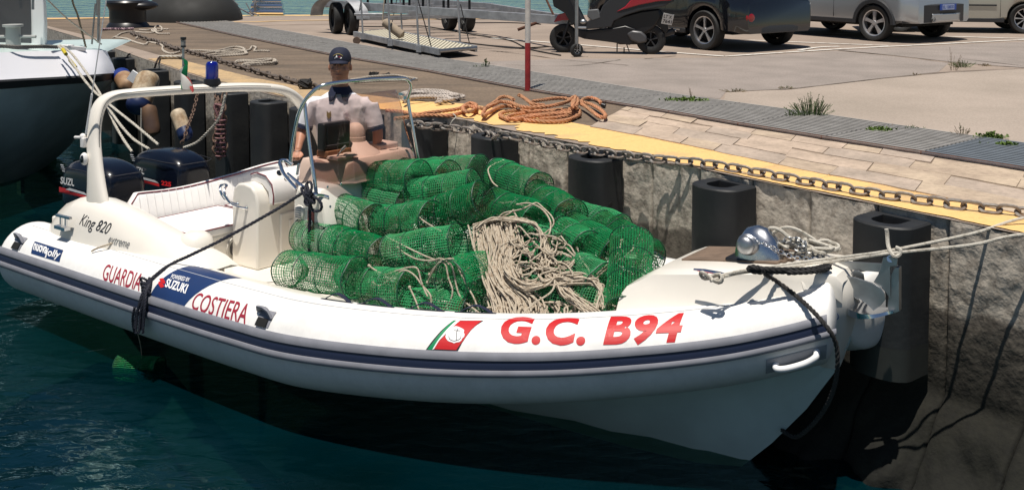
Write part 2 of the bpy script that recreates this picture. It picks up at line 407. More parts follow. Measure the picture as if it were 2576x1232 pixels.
# yellow edge strip with a chipped outer border
Yin = resample(pz(list(reversed(Ypx))), 160); Eo = resample(E0[:-3], 400)
yel = mat("yellow_edge_paint", (0.78, 0.49, 0.19), 0.75, col2=(0.56, 0.38, 0.19), scale=3.0, speck=.15, sscale=30, detail=12, lo=0.25, hi=0.48, bump=0.4, bscale=30)
s = MB(); vs = []
Eo2 = []
for p in Eo:
    px = proj(p)[0]; nn = noise.fractal(Vector((p.x*5, p.y*5, 0)), 1.0, 2.0, 5)
    k = 0.018+0.03*abs(nn)
    if 1150 < px < 1640: k = 0.03+0.20*max(0, nn+0.25)
    if px < 700: k += 0.01
    e, en = (p, None)
    i = min(range(NE), key=lambda j: (ER[j]-p).length_squared)
    Eo2.append(p-EN[i]*k)
Yr = []
import bisect
for p in Eo2:
    i = min(range(len(Yin)-1), key=lambda j: (Yin[j]-p).length_squared)
    Yr.append(Yin[i]+Vector((noise.noise(p*9)*0.012, 0, 0)))
m_ = len(Eo2)
s.add([(p.x, p.y, QZ+0.008) for p in Eo2]+[(p.x, p.y, QZ+0.008) for p in Yr], [(i, i+1, m_+i+1, m_+i) for i in range(m_-1)])
fade = mat("faded_yellow_edge", (0.52, 0.36, 0.19), 0.85, col2=(0.34, 0.25, 0.16), scale=2.5, speck=.25, sscale=20, detail=12, lo=0.3, hi=0.6)
cut = next(i for i, p in enumerate(Eo2) if proj(p)[0] < 900); allf = s.f; s.f = allf[:cut]
struct(obj("yellow_edge_strip", s, yel, smooth=False)); s.f = allf[cut:]; struct(obj("faded_yellow_edge_strip", s, fade, smooth=False))
# wall panels
wallm = mat("quay_wall_concrete", (0.36, 0.31, 0.26), 0.92, bump=0.9, bscale=26)
nt = wallm.node_tree; N = nt.nodes.new; ln = nt.links.new
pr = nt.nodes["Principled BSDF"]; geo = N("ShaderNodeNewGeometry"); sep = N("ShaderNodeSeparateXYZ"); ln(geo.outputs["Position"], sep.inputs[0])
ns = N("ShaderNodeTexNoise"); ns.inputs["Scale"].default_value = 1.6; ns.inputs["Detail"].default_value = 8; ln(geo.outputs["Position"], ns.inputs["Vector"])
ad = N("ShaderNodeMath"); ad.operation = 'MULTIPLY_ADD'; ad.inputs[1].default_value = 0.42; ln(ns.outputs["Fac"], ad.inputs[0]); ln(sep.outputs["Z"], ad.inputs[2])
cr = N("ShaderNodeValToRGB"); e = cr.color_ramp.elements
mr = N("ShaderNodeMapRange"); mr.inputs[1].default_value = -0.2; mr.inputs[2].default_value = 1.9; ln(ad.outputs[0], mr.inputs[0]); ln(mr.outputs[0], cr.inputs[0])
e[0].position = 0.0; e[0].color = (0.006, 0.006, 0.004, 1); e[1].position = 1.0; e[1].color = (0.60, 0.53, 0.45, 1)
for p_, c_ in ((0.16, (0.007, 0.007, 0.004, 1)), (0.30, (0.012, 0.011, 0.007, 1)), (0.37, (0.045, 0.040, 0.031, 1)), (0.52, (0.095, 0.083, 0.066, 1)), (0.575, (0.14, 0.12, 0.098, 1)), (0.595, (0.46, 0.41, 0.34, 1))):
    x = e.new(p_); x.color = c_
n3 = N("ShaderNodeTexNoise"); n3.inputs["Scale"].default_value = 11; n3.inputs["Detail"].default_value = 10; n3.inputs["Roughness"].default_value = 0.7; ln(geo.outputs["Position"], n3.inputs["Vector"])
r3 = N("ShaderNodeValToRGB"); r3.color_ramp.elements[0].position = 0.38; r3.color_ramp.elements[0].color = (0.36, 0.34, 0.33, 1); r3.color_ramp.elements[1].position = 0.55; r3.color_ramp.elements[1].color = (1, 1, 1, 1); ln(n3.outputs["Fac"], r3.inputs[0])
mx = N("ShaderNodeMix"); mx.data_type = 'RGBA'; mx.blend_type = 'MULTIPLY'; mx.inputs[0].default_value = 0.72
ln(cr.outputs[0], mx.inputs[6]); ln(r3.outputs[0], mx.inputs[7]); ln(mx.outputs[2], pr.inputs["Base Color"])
wall = thing("quay_wall", "weathered concrete quay wall, pale above and dark wet below, under the yellow edge", "wall", (ER[10].x, ER[10].y, 0))
wi = wall.matrix_basis.inverted()
for i in range(NE-1):
    a, b = ER[i], ER[i+1]; pxm = proj((a+b)/2)[0]
    hi = pxm > 1000
    nu, nv = (26, 84) if hi else (3, 10)
    t = b-a; gap = 0.004/t.length
    vs = []; fs = []
    for iu in range(nu+1):
        u = iu/nu
        for iv in range(nv+1):
            v = iv/nv; z = QZ-0.006-(QZ+1.9)*v**1.25
            p = a.lerp(b, gap+u*(1-2*gap)); nn = EN[i].lerp(EN[i+1], u)
            edge = min(u, 1-u)
            h = 0.0
            if hi:
                q3 = Vector((p.x*3, p.y*3, z*3))
                h = noise.fractal(q3*2.2, 0.8, 2.0, 6)*0.010 + (noise.cell(Vector((i, 0, 0)))-0.5)*0.012
                if z > 1.15: h -= 0.03*max(0, noise.fractal(q3*1.6+Vector((5, 5, 5)), 1.0, 2.0, 4)+0.1)*(z-1.15)/0.25*(1.6 if 1150 < pxm < 1640 else 0.5)
                h = min(h, 0.02)
                if edge < 0.012: h -= 0.02
                if z < 0.2: h += (0.85 if pxm > 2050 else .12)*(0.2-z)*(1+.45*noise.noise(q3*1.3))+(0.035+.08*min(1, .2-z))*abs(noise.noise(q3*2.6))*min(1, (0.2-z)*5)
            zz = z
            if iv == 0 and hi: zz = z-0.02*max(0, noise.noise(p*8))
            pp = p+nn*h; vs.append((pp.x, pp.y, zz))
    for iu in range(nu):
        for iv in range(nv):
            k = iu*(nv+1)+iv; fs.append((k, k+1, k+nv+2, k+nv+1))
    o_ = len(vs)                        # side returns so the panel has depth
    for u_, kk in ((0, 0), (1, nu)):
        for iv in range(nv+1):
            x = vs[kk*(nv+1)+iv]; nn = EN[i]; vs.append((x[0]-nn.x*0.08, x[1]-nn.y*0.08, x[2]))
    for s_, kk in ((0, 0), (1, nu)):
        for iv in range(nv):
            a_ = kk*(nv+1)+iv; b_ = o_+s_*(nv+1)+iv; fs.append((a_, a_+1, b_+1, b_))
    mb = MB(); mb.add(vs, fs); mb.v = [tuple(wi @ Vector(v)) for v in mb.v]
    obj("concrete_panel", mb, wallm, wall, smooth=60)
bk = MB(); vs = []
for i in range(NE): p = ER[i]-EN[i]*0.09; vs += [(p.x, p.y, QZ-0.01), (p.x, p.y, -3.6)]
bk.add(vs, [(2*i, 2*i+1, 2*i+3, 2*i+2) for i in range(NE-1)]); bk.v = [tuple(wi @ Vector(v)) for v in bk.v]
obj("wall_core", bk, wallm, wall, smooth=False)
# submerged rubble at the foot of the wall
rb = MB(); rr = random.Random(3)
for k in range(90):
    px = rr.uniform(1900, 2700); r_ = e_at(px)
    if not r_: continue
    p, nn = r_; c = p+nn*rr.uniform(0.0, 0.9); sz = rr.uniform(0.06, 0.2)
    z = WZ-0.04-rr.random()*0.5-(c-p).length*0.5
    o0 = len(rb.v); rb.ball((c.x, c.y, z), (sz, sz*rr.uniform(.6, 1), sz*.6), 8, 5)
    for j in range(o0, len(rb.v)):
        v = Vector(rb.v[j]); v += Vector((1, 1, 1))*noise.noise(v*7)*0.05; rb.v[j] = tuple(v)
struct(tag(obj("submerged_rubble", rb, mat("algae_rock", (0.09, 0.085, 0.04), 0.9, col2=(0.02, 0.03, 0.015), scale=8, bump=0.6, bscale=20)), kind="structure"))
# concrete pours of the lot
lot2 = mat("pale_lot_concrete", (0.40, 0.330, 0.275), 0.9, col2=(0.315, 0.262, 0.215), scale=0.9, speck=.22, detail=12, bump=0.45, bscale=30, lo=0.3, hi=0.7)
lot3 = mat("grey_lot_concrete", (0.325, 0.275, 0.245), 0.9, col2=(0.25, 0.215, 0.19), scale=1.5, speck=.28, detail=12, bump=0.45, bscale=30, lo=0.3, hi=0.7)
sheet("pale_concrete_pour", pz([(1826, 234), (1990, 227), (2219, 200), (2390, 184), (2575, 175), (3400, 150), (3400, 484), (2900, 412), (2575, 365), (2398, 341), (2085, 294), (1900, 268), (1820, 254)]), QZ+0.006, lot2)
sheet("grey_concrete_pour", pz([(2106, 128), (2250, 141), (2400, 158), (2575, 172), (3400, 148), (3400, 80), (2575, 106)]), QZ+0.006, lot3)
sheet("beige_concrete_pour", pz([(1400, 150), (1820, 146), (2100, 129), (2250, 143), (2385, 160), (2360, 182), (2219, 198), (1990, 225), (1826, 232), (1810, 250), (1609, 228), (1300, 178), (1180, 158)]), QZ+0.003, lot3)
def groove(pts, wd, z, m, name, jit=0.0):
    P = spline(pz(pts), 10); vs = []
    for i, p in enumerate(P):
        t = (P[min(i+1, len(P)-1)]-P[max(i-1, 0)]).normalized(); n_ = Vector((-t.y, t.x, 0)); k = wd*(0.5+jit*noise.noise(p*3)); vs += [tuple(p+n_*k+Vector((0, 0, z-QZ))), tuple(p-n_*k+Vector((0, 0, z-QZ)))]
    s = MB(); s.add(vs, [(2*i, 2*i+1, 2*i+3, 2*i+2) for i in range(len(P)-1)])
    return struct(obj(name, s, m, smooth=False))
crack = mat("crack_dirt_and_shadow", (0.075, 0.058, 0.045), 0.95)
for pts in ([(1826, 232), (1990, 225), (2219, 199), (2390, 183), (2575, 174)], [(2106, 128), (2250, 142), (2385, 159), (2460, 165), (2575, 171)], [(1620, 150), (1700, 142), (1640, 148)][:2], [(1180, 160), (1420, 168), (1560, 152)], [(2420, 150), (2575, 168)], [(1120, 116), (1300, 136), (1420, 152), (1580, 166)], [(1200, 132), (1400, 128), (1500, 122)], [(1000, 100), (1240, 124), (1330, 120)]):
    groove(pts, 0.022, QZ+0.010, crack, "crack_and_shadow_line", 0.8)  # some lines are cracks, some draw the thin shadows of trailer and cables
lp = mat("worn_white_line", (0.72, 0.69, 0.64), 0.8, col2=(0.42, 0.36, 0.31), scale=9, detail=10, lo=0.3, hi=0.46)
for pts in ([(1237, 98), (1420, 112), (1651, 131), (1822, 144)], [(1822, 144), (2104, 126), (2340, 114), (2575, 102), (2800, 92)], [(1830, 101), (2030, 109), (2234, 117)], [(2028, 85), (2150, 88), (2350, 93), (2575, 99)], [(2375, 71), (2550, 75), (2700, 78)], [(2010, 128), (2060, 121), (2110, 119)]):
    groove(pts, 0.085, QZ+0.014, lp, "parking_line", 0.25)
groove([(400, 57), (620, 57), (780, 53), (1270, 49)], 0.12, QZ+0.014, yel, "faded_yellow_line", 0.4)
groove([(640, 66), (860, 62), (1240, 58)], 0.05, QZ+0.012, M.rust, "rusty_rail_edge", 0.2)
groove([(60, 50), (300, 46), (420, 42), (900, 40), (1280, 40)], 0.35, QZ+0.012, yel, "far_yellow_edge", 0.3)
# ------------------------------------------------------------ drain grating
G0 = resample(pz(G0px), 400); 
G1 = resample(pz(G1px), 400)
gr = struct(bpy.data.objects.new("drain_grating", None)); COL.objects.link(gr); gr.location = G0[300]
gi = Matrix.Translation(G0[300]).inverted()
gm = mat("grating_bars", (0.40, 0.38, 0.355), 0.65, 0.2, var=0.25, scale=5)
gm2 = mat("grating_bars_blue", (0.25, 0.28, 0.31), 0.55, 0.35, var=0.2, scale=5)
glen = sum((G0[i+1]-G0[i]).length for i in range(399)); NG = int(glen/1.0)
g0 = resample(G0, NG+1)
def nearest_on(P, p, n_):
    best = min(range(len(P)), key=lambda j: abs((P[j]-p).dot(n_))); return P[best]
g1 = []
for i, p in enumerate(g0):
    t = (g0[min(i+1, NG)]-g0[max(i-1, 0)]).normalized(); g1.append(nearest_on(G1, p, t))
bed = MB(); bed.add([tuple(gi @ (p+Vector((0, 0, 0.006)))) for p in g0]+[tuple(gi @ (p+Vector((0, 0, 0.006)))) for p in g1], [(i, i+1, NG+2+i, NG+1+i) for i in range(NG)])
obj("channel_bed", bed, mat("channel_dark", (0.045, 0.04, 0.033), 0.95, var=0.3, scale=3), gr, smooth=False)  # flat dark sheet under the bars so the gaps read as lines
NBARS = 15
for i in range(NG):
    s = MB(); up = Vector((0, 0, 0.020))
    a0, b0, a1, b1 = g0[i], g0[i+1], g1[i], g1[i+1]
    k = 0.006
    for j in range(NBARS+1):
        t = j/NBARS; p = a0.lerp(a1, t).lerp(b0.lerp(b1, t), k)+up; q_ = a0.lerp(a1, t).lerp(b0.lerp(b1, t), 1-k)+up
        s.beam(gi @ p, gi @ q_, 0.030, 0.022)
    for j in range(9):
        t = (j+0.5)/9; p = a0.lerp(b0, t)+up; q_ = a1.lerp(b1, t)+up; s.beam(gi @ (p-Vector((0, 0, .006))), gi @ (q_-Vector((0, 0, .006))), 0.007, 0.012)
    px = proj(a0)[0]
    o = obj("grating_panel", s, gm2 if px > 2200 else gm, gr, smooth=False)
rl = MB(); rl.tube([tuple(gi @ (p+Vector((0, 0, 0.02)))) for p in g0], 0.018, 4); obj("rusty_edge_angle", rl, M.rust, gr, smooth=False)
rl = MB(); rl.tube([tuple(gi @ (p+Vector((0, 0, 0.018)))) for p in g1], 0.012, 4); obj("rusty_edge_angle", rl, M.rust, gr, smooth=False)
# ------------------------------------------------------------ stone slabs between grating and yellow strip
st = struct(bpy.data.objects.new("stone_paving", None)); COL.objects.link(st)
A_ = resample(pz([(1480, 322), (1609, 345), (1704, 364), (1780, 380), (1925, 411), (2097, 446), (2238, 473), (2575, 545), (2900, 615), (3200, 680)]), 200)
B_ = resample(pz([(1575, 272), (1609, 278), (1851, 320), (2066, 355), (2310, 393), (2575, 435), (2900, 487), (3200, 534)]), 200)
st.location = A_[100]; si = Matrix.Translation(A_[100]).inverted()
stm = [mat("paving_stone_%s" % c, col, 0.88, col2=c2, scale=2.4, speck=.25, sscale=18, detail=12, bump=0.7, bscale=22, lo=0.3, hi=0.62) for c, col, c2 in (("pinkish", (0.54, 0.42, 0.325), (0.36, 0.28, 0.215)), ("grey", (0.47, 0.375, 0.30), (0.32, 0.26, 0.21)), ("tan", (0.52, 0.41, 0.30), (0.33, 0.25, 0.19)))]
rr = random.Random(11); rows = [0.0, 0.27, 0.55, 0.80, 1.0]
for r_ in range(4):
    u = -0.01*r_
    while u < 1.0:
        du = rr.uniform(0.05, 0.17); u0, u1 = max(u, 0), min(u+du, 1.0); v0, v1 = rows[r_]+(0 if r_ == 0 else .03*math.sin(u*23+r_)), rows[r_+1]+(0 if r_ == 3 else .03*math.sin(u*23+r_+1)); u += du
        if u1-u0 < 0.01: continue
        def q_(u_, v_):
            x = u_*198.99; i = int(x); f_ = x-i
            return A_[i].lerp(A_[i+1], f_).lerp(B_[i].lerp(B_[i+1], f_), v_)
        z = QZ+0.012+rr.uniform(0, 0.009); g = 0.0007; gv = 0.004; nseg = 6
        top = []
        for k in range(nseg+1): top.append(q_(u0+g+(u1-u0-2*g)*k/nseg, v0+gv))
        for k in range(nseg+1): top.append(q_(u1-g-(u1-u0-2*g)*k/nseg, v1-gv))
        mb = MB(); n_ = len(top)
        tp = [Vector((p.x+noise.noise(p*6)*0.022, p.y+noise.noise(p*6+Vector((9, 9, 9)))*0.022, z)) for p in top]
        mb.add([tuple(si @ p) for p in tp]+[tuple(si @ Vector((p.x, p.y, QZ-0.02))) for p in tp], [tuple(range(n_))]+[(i, (i+1) % n_, n_+(i+1) % n_, n_+i) for i in range(n_)])
        obj("paving_stone", mb, rr.choice(stm), st, smooth=False)
sheet("stone_joint_bed", [A_[0]]+A_[5:195:10]+[A_[-1], B_[-1]]+list(reversed(B_[5:195:10]))+[B_[0]], QZ+0.007, mat("joint_dirt", (0.22, 0.165, 0.12), 0.95))
# ------------------------------------------------------------ rubber dock fenders
def d_profile(w, d):
    pts = [(-w/2, 0.0), (-w/2, d*0.62)]
    for k in range(1, 10):
        a = math.pi*(1-k/10); pts.append((w/2*math.cos(a), d*0.62+d*0.38*math.sin(a)))
    return pts+[(w/2, d*0.62), (w/2, 0.0)]
def dock_fender(px, label, w=0.44, d=0.34, top=1.36, bot=0.33, bolt=None, hole=False):
    p, nn = e_at(px); t = Vector((-nn.y, nn.x, 0))
    root = thing("dock_fender", label, "dock fender", (p.x+nn.x*0.03, p.y+nn.y*0.03, bot), math.atan2(nn.y, nn.x)-math.pi/2, "black rubber fenders along the quay wall")
    H = top-bot; ins = [(x*0.48, 0.05+y*0.62) for x, y in d_profile(w, d)]; out = d_profile(w, d); n_ = len(out)
    mb = MB(); rings = []
    b_ = 0.012
    inset = [(x*(1-2*b_/w), y*(1-b_/d)) for x, y in out]
    def R(P, z): return [(x, y, z) for x, y in P]
    mb.loft([R(out, 0), R(out, H*0.3), R(out, H*0.6), R(out, H-b_), R(inset, H), R(ins, H), R(ins, H-0.5), R([(x*0.1, y) for x, y in ins], H-0.5)], caps=False)
    obj("rubber_body", mb, M.rubber, root, smooth=30)
    wet = MB(); o2 = [(x*1.012, y*1.012+0.0) for x, y in out]; wet.loft([R(o2, 0.0), R(o2, 0.22)], caps=False)
    obj("wet_band", wet, mat("wet_fouled_rubber", (0.026, 0.027, 0.024), 0.6, col2=(0.02, 0.022, 0.02), scale=8), root)
    if hole:
        mb = MB(); mb.lathe([(0.0, 0.004), (0.022, 0.004), (0.024, 0.0)], 16, Matrix.Translation((-w/2-0.002, d*0.45, H*0.62)) @ Matrix.Rotation(-math.pi/2, 4, 'Y'))
        obj("bolt_hole", mb, M.darkhole, root)
    if bolt:
        mb = MB(); mb.lathe([(0.0, 0.03), (0.012, 0.03), (0.014, 0.012), (0.026, 0.012), (0.028, 0)], 12, Matrix.Translation((0, d*0.995, H*0.78)) @ Matrix.Rotation(-math.pi/2, 4, 'X'))
        obj("bolt", mb, M.steel, root)
    return root
FD = [(2275, "black rubber dock fender right beside the boat's bow and anchor", dict(hole=False)),
      (1853, "black rubber dock fender behind the chrome windlass on the bow", dict(hole=True)),
      (1528, "black rubber dock fender just right of the topmost green trap, open top showing", dict(hole=True)),
      (1276, "black rubber dock fender below the orange rope pile, chain crossing its top", dict()),
      (1090, "black rubber dock fender directly right of the windscreen frame", dict()),
      (935, "black rubber dock fender on the wall behind the skipper", dict()),
      (805, "black rubber dock fender on the wall at the skipper's right shoulder", dict()),
      (705, "black rubber dock fender framed by the right end of the white arch", dict(bot=-0.1)),
      (612, "tall black rubber dock fender with a bolt, right of the hanging rusty chains", dict(bolt=True, bot=-0.1)),
      (505, "black rubber dock fender behind the tilted stained float", dict(bot=-0.1)),
      (420, "black rubber dock fender just left of the small flag, bolt in its face", dict(bolt=True, bot=-0.1)),
      (336, "black rubber dock fender next to the round stained buoy by the left boat's bow", dict(bot=-0.1)),
      (287, "black rubber dock fender half hidden at the tip of the left boat's bow", dict(bot=-0.1)),
      (215, "small far black dock fender seen over the left boat's deck rope", dict(bot=-0.1))]
for px, lb, kw in FD: dock_fender(px, lb, **kw)
# ------------------------------------------------------------ chains
def link_mesh(Lh, Wh, r):
    pts = []
    s_ = (Lh-Wh)/2
    for k in range(7): a = -math.pi/2+math.pi*k/6; pts.append((s_+math.cos(a)*Wh/2, math.sin(a)*Wh/2, 0))
    for k in range(7): a = math.pi/2+math.pi*k/6; pts.append((-s_+math.cos(a)*Wh/2, math.sin(a)*Wh/2, 0))
    mb = MB(); mb.tube(pts, r, 6, closed=True); return mb
def chain(name, label, cat, path, Lh, Wh, r, m, roll=0.0, jit=0.15, seed=1, part="link"):
    path = [Vector(p) for p in path]
    ln_ = sum((path[i+1]-path[i]).length for i in range(len(path)-1)); pitch = Lh-2*r; n_ = int(ln_/pitch)
    Q = resample(path, n_+1); root = thing(name, label, cat, tuple(Q[0])); me = mesh_of(link_mesh(Lh, Wh, r), m, name="chain_link"); rr = random.Random(seed)
    for i in range(n_):
        a, b = Q[i], Q[i+1]; t = (b-a).normalized(); c = (a+b)/2-Q[0]
        up = Vector((0, 0, 1)) if abs(t.z) < 0.9 else Vector((0, 1, 0))
        y = t.cross(up).normalized(); z = y.cross(t)*-1
        Mx = Matrix((t, y, t.cross(y))).transposed().to_4x4()
        Mx = Matrix.Translation(c) @ Mx @ Matrix.Rotation((math.pi/2 if i % 2 else 0)+roll+rr.uniform(-jit, jit), 4, 'X')
        o = link(part, me, root); o.matrix_local = Mx
    return root
cp = []
for x, y in [(1030, 311), (1090, 318), (1150, 325), (1215, 336), (1245, 345), (1262, 338), (1330, 352), (1400, 368), (1480, 380), (1560, 390), (1640, 400)]:
    cp.append(at_wall(x, y, 0.30 if 1225 < x < 1330 else (0.36 if x < 1150 else 0.13)))
cp = [p for p in cp if p]
for x, y in [(1720, 406), (1800, 416), (1900, 433), (2000, 452), (2100, 470), (2200, 487), (2300, 501), (2400, 515), (2500, 526), (2600, 537), (2800, 560)]: cp.append(atz(x, y, QZ+0.035))
chain("mooring_chain", "heavy grey galvanised chain draped along the yellow quay edge in front of the black fenders", "chain", spline(cp, 8), 0.135, 0.082, 0.0122, M.chain, roll=0.5, seed=4)
cp = [atz(x, y, QZ+0.03) for x, y in [(330, 83), (352, 94), (378, 102), (410, 112), (435, 122), (465, 130), (500, 138), (545, 152), (600, 168), (650, 183), (700, 196), (745, 208), (775, 216), (800, 222)]]
chain("rusty_chain", "dark rusty chain lying on the old pavement behind the white arch", "chain", spline(cp, 6), 0.15, 0.095, 0.017, mat("rusty_chain_iron", (0.12, 0.10, 0.09), 0.75, 0.2, col2=(0.17, 0.13, 0.10), scale=10), roll=0.6, jit=0.5, seed=5)
# ============================================================ THE BOAT
boat = bpy.data.objects.new("inflatable_boat", None); COL.objects.link(boat); boat.matrix_world = BM; boat.matrix_basis = BM
tag(boat, "white rigid inflatable coast guard boat lettered G.C. B94, bow at the quay", "boat")
X, Y_, Z_ = Vector((1, 0, 0)), Vector((0, 1, 0)), Vector((0, 0, 1))
OUT = [(-0.05, -1.50, .23), (1.2, -1.55, .235), (2.4, -1.61, .25), (3.4, -1.65, .27), (4.14, -1.65, .30), (5.08, -1.45, .36), (5.87, -1.18, .44), (6.5, -.90, .54), (6.96, -.69, .64), (7.3, -.55, .75), (7.55, -.45, .85)]
TH0 = rad(10)
C_ = resample(spline(OUT, 20), 161)
def interp(x, xs, ys): return float(np.interp(x, xs, ys))
TUBE = []                              # (centre, outward normal, radius, tangent)
for i, p in enumerate(C_):
    t = C_[min(i+1, 160)]-C_[max(i-1, 0)]; t.z = 0; t.normalize(); n_ = Vector((t.y, -t.x, 0))
    r = interp(p.x, [0, 4, 5.5, 6.5, 7.6], [.335, .325, .30, .28, .26])
    TUBE.append((p-n_*r*math.cos(TH0)-Z_*r*math.sin(TH0), n_, r, (C_[min(i+1, 160)]-C_[max(i-1, 0)]).normalized()))
def stretch(x): f = min(1, max(0, (x-5)/2.5)); return .16*f*f*(3-2*f)
def tp(s, th, off=0.0, side=-1):        # point on the tube skin: s 0..160 along, th angle above the equator
    i = min(int(s), 159) if s < 160 else 159; f = s-i
    c = TUBE[i][0].lerp(TUBE[i+1][0], f); n_ = TUBE[i][1].lerp(TUBE[i+1][1], f); r = TUBE[i][2]*(1-f)+TUBE[i+1][2]*f+off
    v = c+n_*(r*math.cos(th))+Z_*(r*math.sin(th))
    return v if side < 0 else Vector((v.x+stretch(v.x), -v.y, v.z))
# look-up from sight line to tube skin
GS = np.linspace(0, 160, 641); GT = np.radians(np.linspace(-60, 130, 191))
gp = np.zeros((641, 191, 2)); 
for a, s_ in enumerate(GS):
    for b in range(0, 191):
        gp[a, b] = proj(BM @ tp(float(s_), float(GT[b])))
def tube_hit(px, py):
    d = (gp[:, :, 0]-px)**2+(gp[:, :, 1]-py)**2
    a, b = np.unravel_index(np.argmin(d[:, :150]), d[:, :150].shape); return float(GS[a]), float(GT[b])
tubes = {}
for side in (-1, 1):
    mb = MB(); rings = []; NR = 40
    def ring(c, n_, r, t): return [c+n_*(r*math.cos(2*math.pi*k/NR))+(Z_)*(r*math.sin(2*math.pi*k/NR)) for k in range(NR)]
    c, n_, r, t = TUBE[0]
    for k in range(8): a = math.pi/2*(1-k/8); rings.append(ring(c-t*0.22*math.sin(a)+t*0.0, n_, max(r*math.cos(a), 0.004), t))
    for i in range(0, 161, 2): rings.append(ring(*TUBE[i][:2], TUBE[i][2], TUBE[i][3]))
    c, n_, r, t = TUBE[160]
    for k in range(1, 8): a = math.pi/2*k/8; rings.append(ring(c+t*0.08*math.sin(a), n_, max(r*math.cos(a), .004), t))
    if side > 0: rings = [[Vector((v.x+stretch(v.x), -v.y, v.z)) for v in R_] for R_ in rings]
    mb.loft(rings)
    tb = obj("tube", mb, M.tube, boat, smooth=60); tubes[side] = tb
    # rubbing strakes
    def strake(name, a0, a1, off, m, s1=160, tip=0.0):
        mb = MB(); R_ = []
        for s_ in np.linspace(-3, s1, 150):
            s_ = float(s_)
            if s_ < 0:
                base = lambda th, o: tp(0, th, o, side)+Vector((s_*0.03, -side*s_*0.014*-1*0, 0))
            else: base = lambda th, o: tp(s_, th, o, side)
            R_.append([base(a0, -0.01), base(a0, off*0.75), base(a0+(a1-a0)*0.3, off), base(a0+(a1-a0)*0.7, off), base(a1, off*0.75), base(a1, -0.01)])
        if tip:
            R_.append([v+(TUBE[160][3] if side < 0 else Vector((TUBE[160][3].x, -TUBE[160][3].y, TUBE[160][3].z)))*tip for v in R_[-1]])
        mb.loft(R_); return obj(name, mb, m, tb)
    D = math.degrees
    strake("rubbing_strake", TH0+rad(5.8), TH0+rad(16), 0.022, M.greyrub, tip=0.0)
    strake("dark_strake", TH0-rad(5.6), TH0+rad(5.6), 0.008, M.navyrub)
    strake("rubbing_strake", TH0-rad(14), TH0-rad(5.8), 0.026, M.greyrub, tip=0.06)
    # seam line
    mb = MB(); mb.tube([tp(float(s_), rad(78), 0.001, side) for s_ in np.linspace(2, 158, 120)], 0.003, 4); obj("seam", mb, mat("seam_grey", (0.5, 0.5, 0.5), 0.6), tb)
# ---- flat prints wrapped on the tube
def text_mesh(txt, shear=0.0, bold=0.0, space=1.0):
    cu = bpy.data.curves.new("lettering", 'FONT'); cu.body = txt; cu.size = 1; cu.shear = shear; cu.offset = bold; cu.space_character = space; cu.resolution_u = 4
    o = bpy.data.objects.new("lettering_tmp", cu); COL.objects.link(o)
    dg = bpy.context.evaluated_depsgraph_get(); me = bpy.data.meshes.new_from_object(o.evaluated_get(dg)); bpy.data.objects.remove(o)
    b = bmesh.new(); b.from_mesh(me)
    xs = [v.co.x for v in b.verts]; ys = [v.co.y for v in b.verts]; x0, x1, y0, y1 = min(xs), max(xs), min(ys), max(ys)
    for v in b.verts: v.co.x = (v.co.x-x0)/(x1-x0); v.co.y = (v.co.y-y0)/(y1-y0)
    return b
def grid_cut(b, nx, ny):
    for k in range(1, nx): bmesh.ops.bisect_plane(b, geom=b.verts[:]+b.edges[:]+b.faces[:], plane_co=(k/nx, 0, 0), plane_no=(1, 0, 0))
    for k in range(1, ny): bmesh.ops.bisect_plane(b, geom=b.verts[:]+b.edges[:]+b.faces[:], plane_co=(0, k/ny, 0), plane_no=(0, 1, 0))
def poly_bm(pts):
    b = bmesh.new(); b.faces.new([b.verts.new((x, y, 0)) for x, y in pts]); return b
def islands(me):
    n = len(me.vertices); par = list(range(n))
    def find(a):
        while par[a] != a: par[a] = par[par[a]]; a = par[a]
        return a
    for e in me.edges:
        a, b = find(e.vertices[0]), find(e.vertices[1])
        if a != b: par[a] = b
    gr_ = {}
    for p in me.polygons: gr_.setdefault(find(p.vertices[0]), []).append(tuple(p.vertices))
    out = []
    for fs in gr_.values():
        ids = sorted({i for f in fs for i in f}); mp_ = {i: k for k, i in enumerate(ids)}; m2 = bpy.data.meshes.new("letter")
        m2.from_pydata([tuple(me.vertices[i].co) for i in ids], [], [tuple(mp_[i] for i in f) for f in fs]); out.append(m2)
    return out
def wrap(name, b, quad, m, off=0.003, parent=None, nx=16, ny=8, letters=False):
    """quad: where the four corners (bl, br, tr, tl) sit on the tube, as sight lines"""
    grid_cut(b, nx, ny)
    q = [tube_hit(*p) for p in quad]
    for v in b.verts:
        x, y = v.co.x, v.co.y
        s_ = (q[0][0]*(1-x)+q[1][0]*x)*(1-y)+(q[3][0]*(1-x)+q[2][0]*x)*y
        t_ = (q[0][1]*(1-x)+q[1][1]*x)*(1-y)+(q[3][1]*(1-x)+q[2][1]*x)*y
        v.co = tp(s_, t_, off)
    bmesh.ops.triangulate(b, faces=b.faces)
    me = bpy.data.meshes.new(name); b.to_mesh(me); b.free(); me.materials.append(m)
    if letters:
        for k, piece in enumerate(islands(me)): piece.materials.append(m); link("letter", piece, parent or tubes[-1])
        return
    return link(name, me, parent or tubes[-1])
def wrap_path(name, pix, m, off=0.003, nx=10, ny=10, curve=True):   # outline traced on the skin
    hs = [tube_hit(*p) for p in pix]
    s0, s1 = min(h[0] for h in hs), max(h[0] for h in hs); t0, t1 = min(h[1] for h in hs), max(h[1] for h in hs)
    b = poly_bm([((h[0]-s0)/(s1-s0), (h[1]-t0)/(t1-t0)) for h in hs]); bmesh.ops.triangulate(b, faces=b.faces); grid_cut(b, nx, ny)
    for v in b.verts: v.co = tp(s0+(s1-s0)*v.co.x, t0+(t1-t0)*v.co.y, off)
    me = bpy.data.meshes.new(name); b.to_mesh(me); b.free(); me.materials.append(m); return link(name, me, tubes[-1])
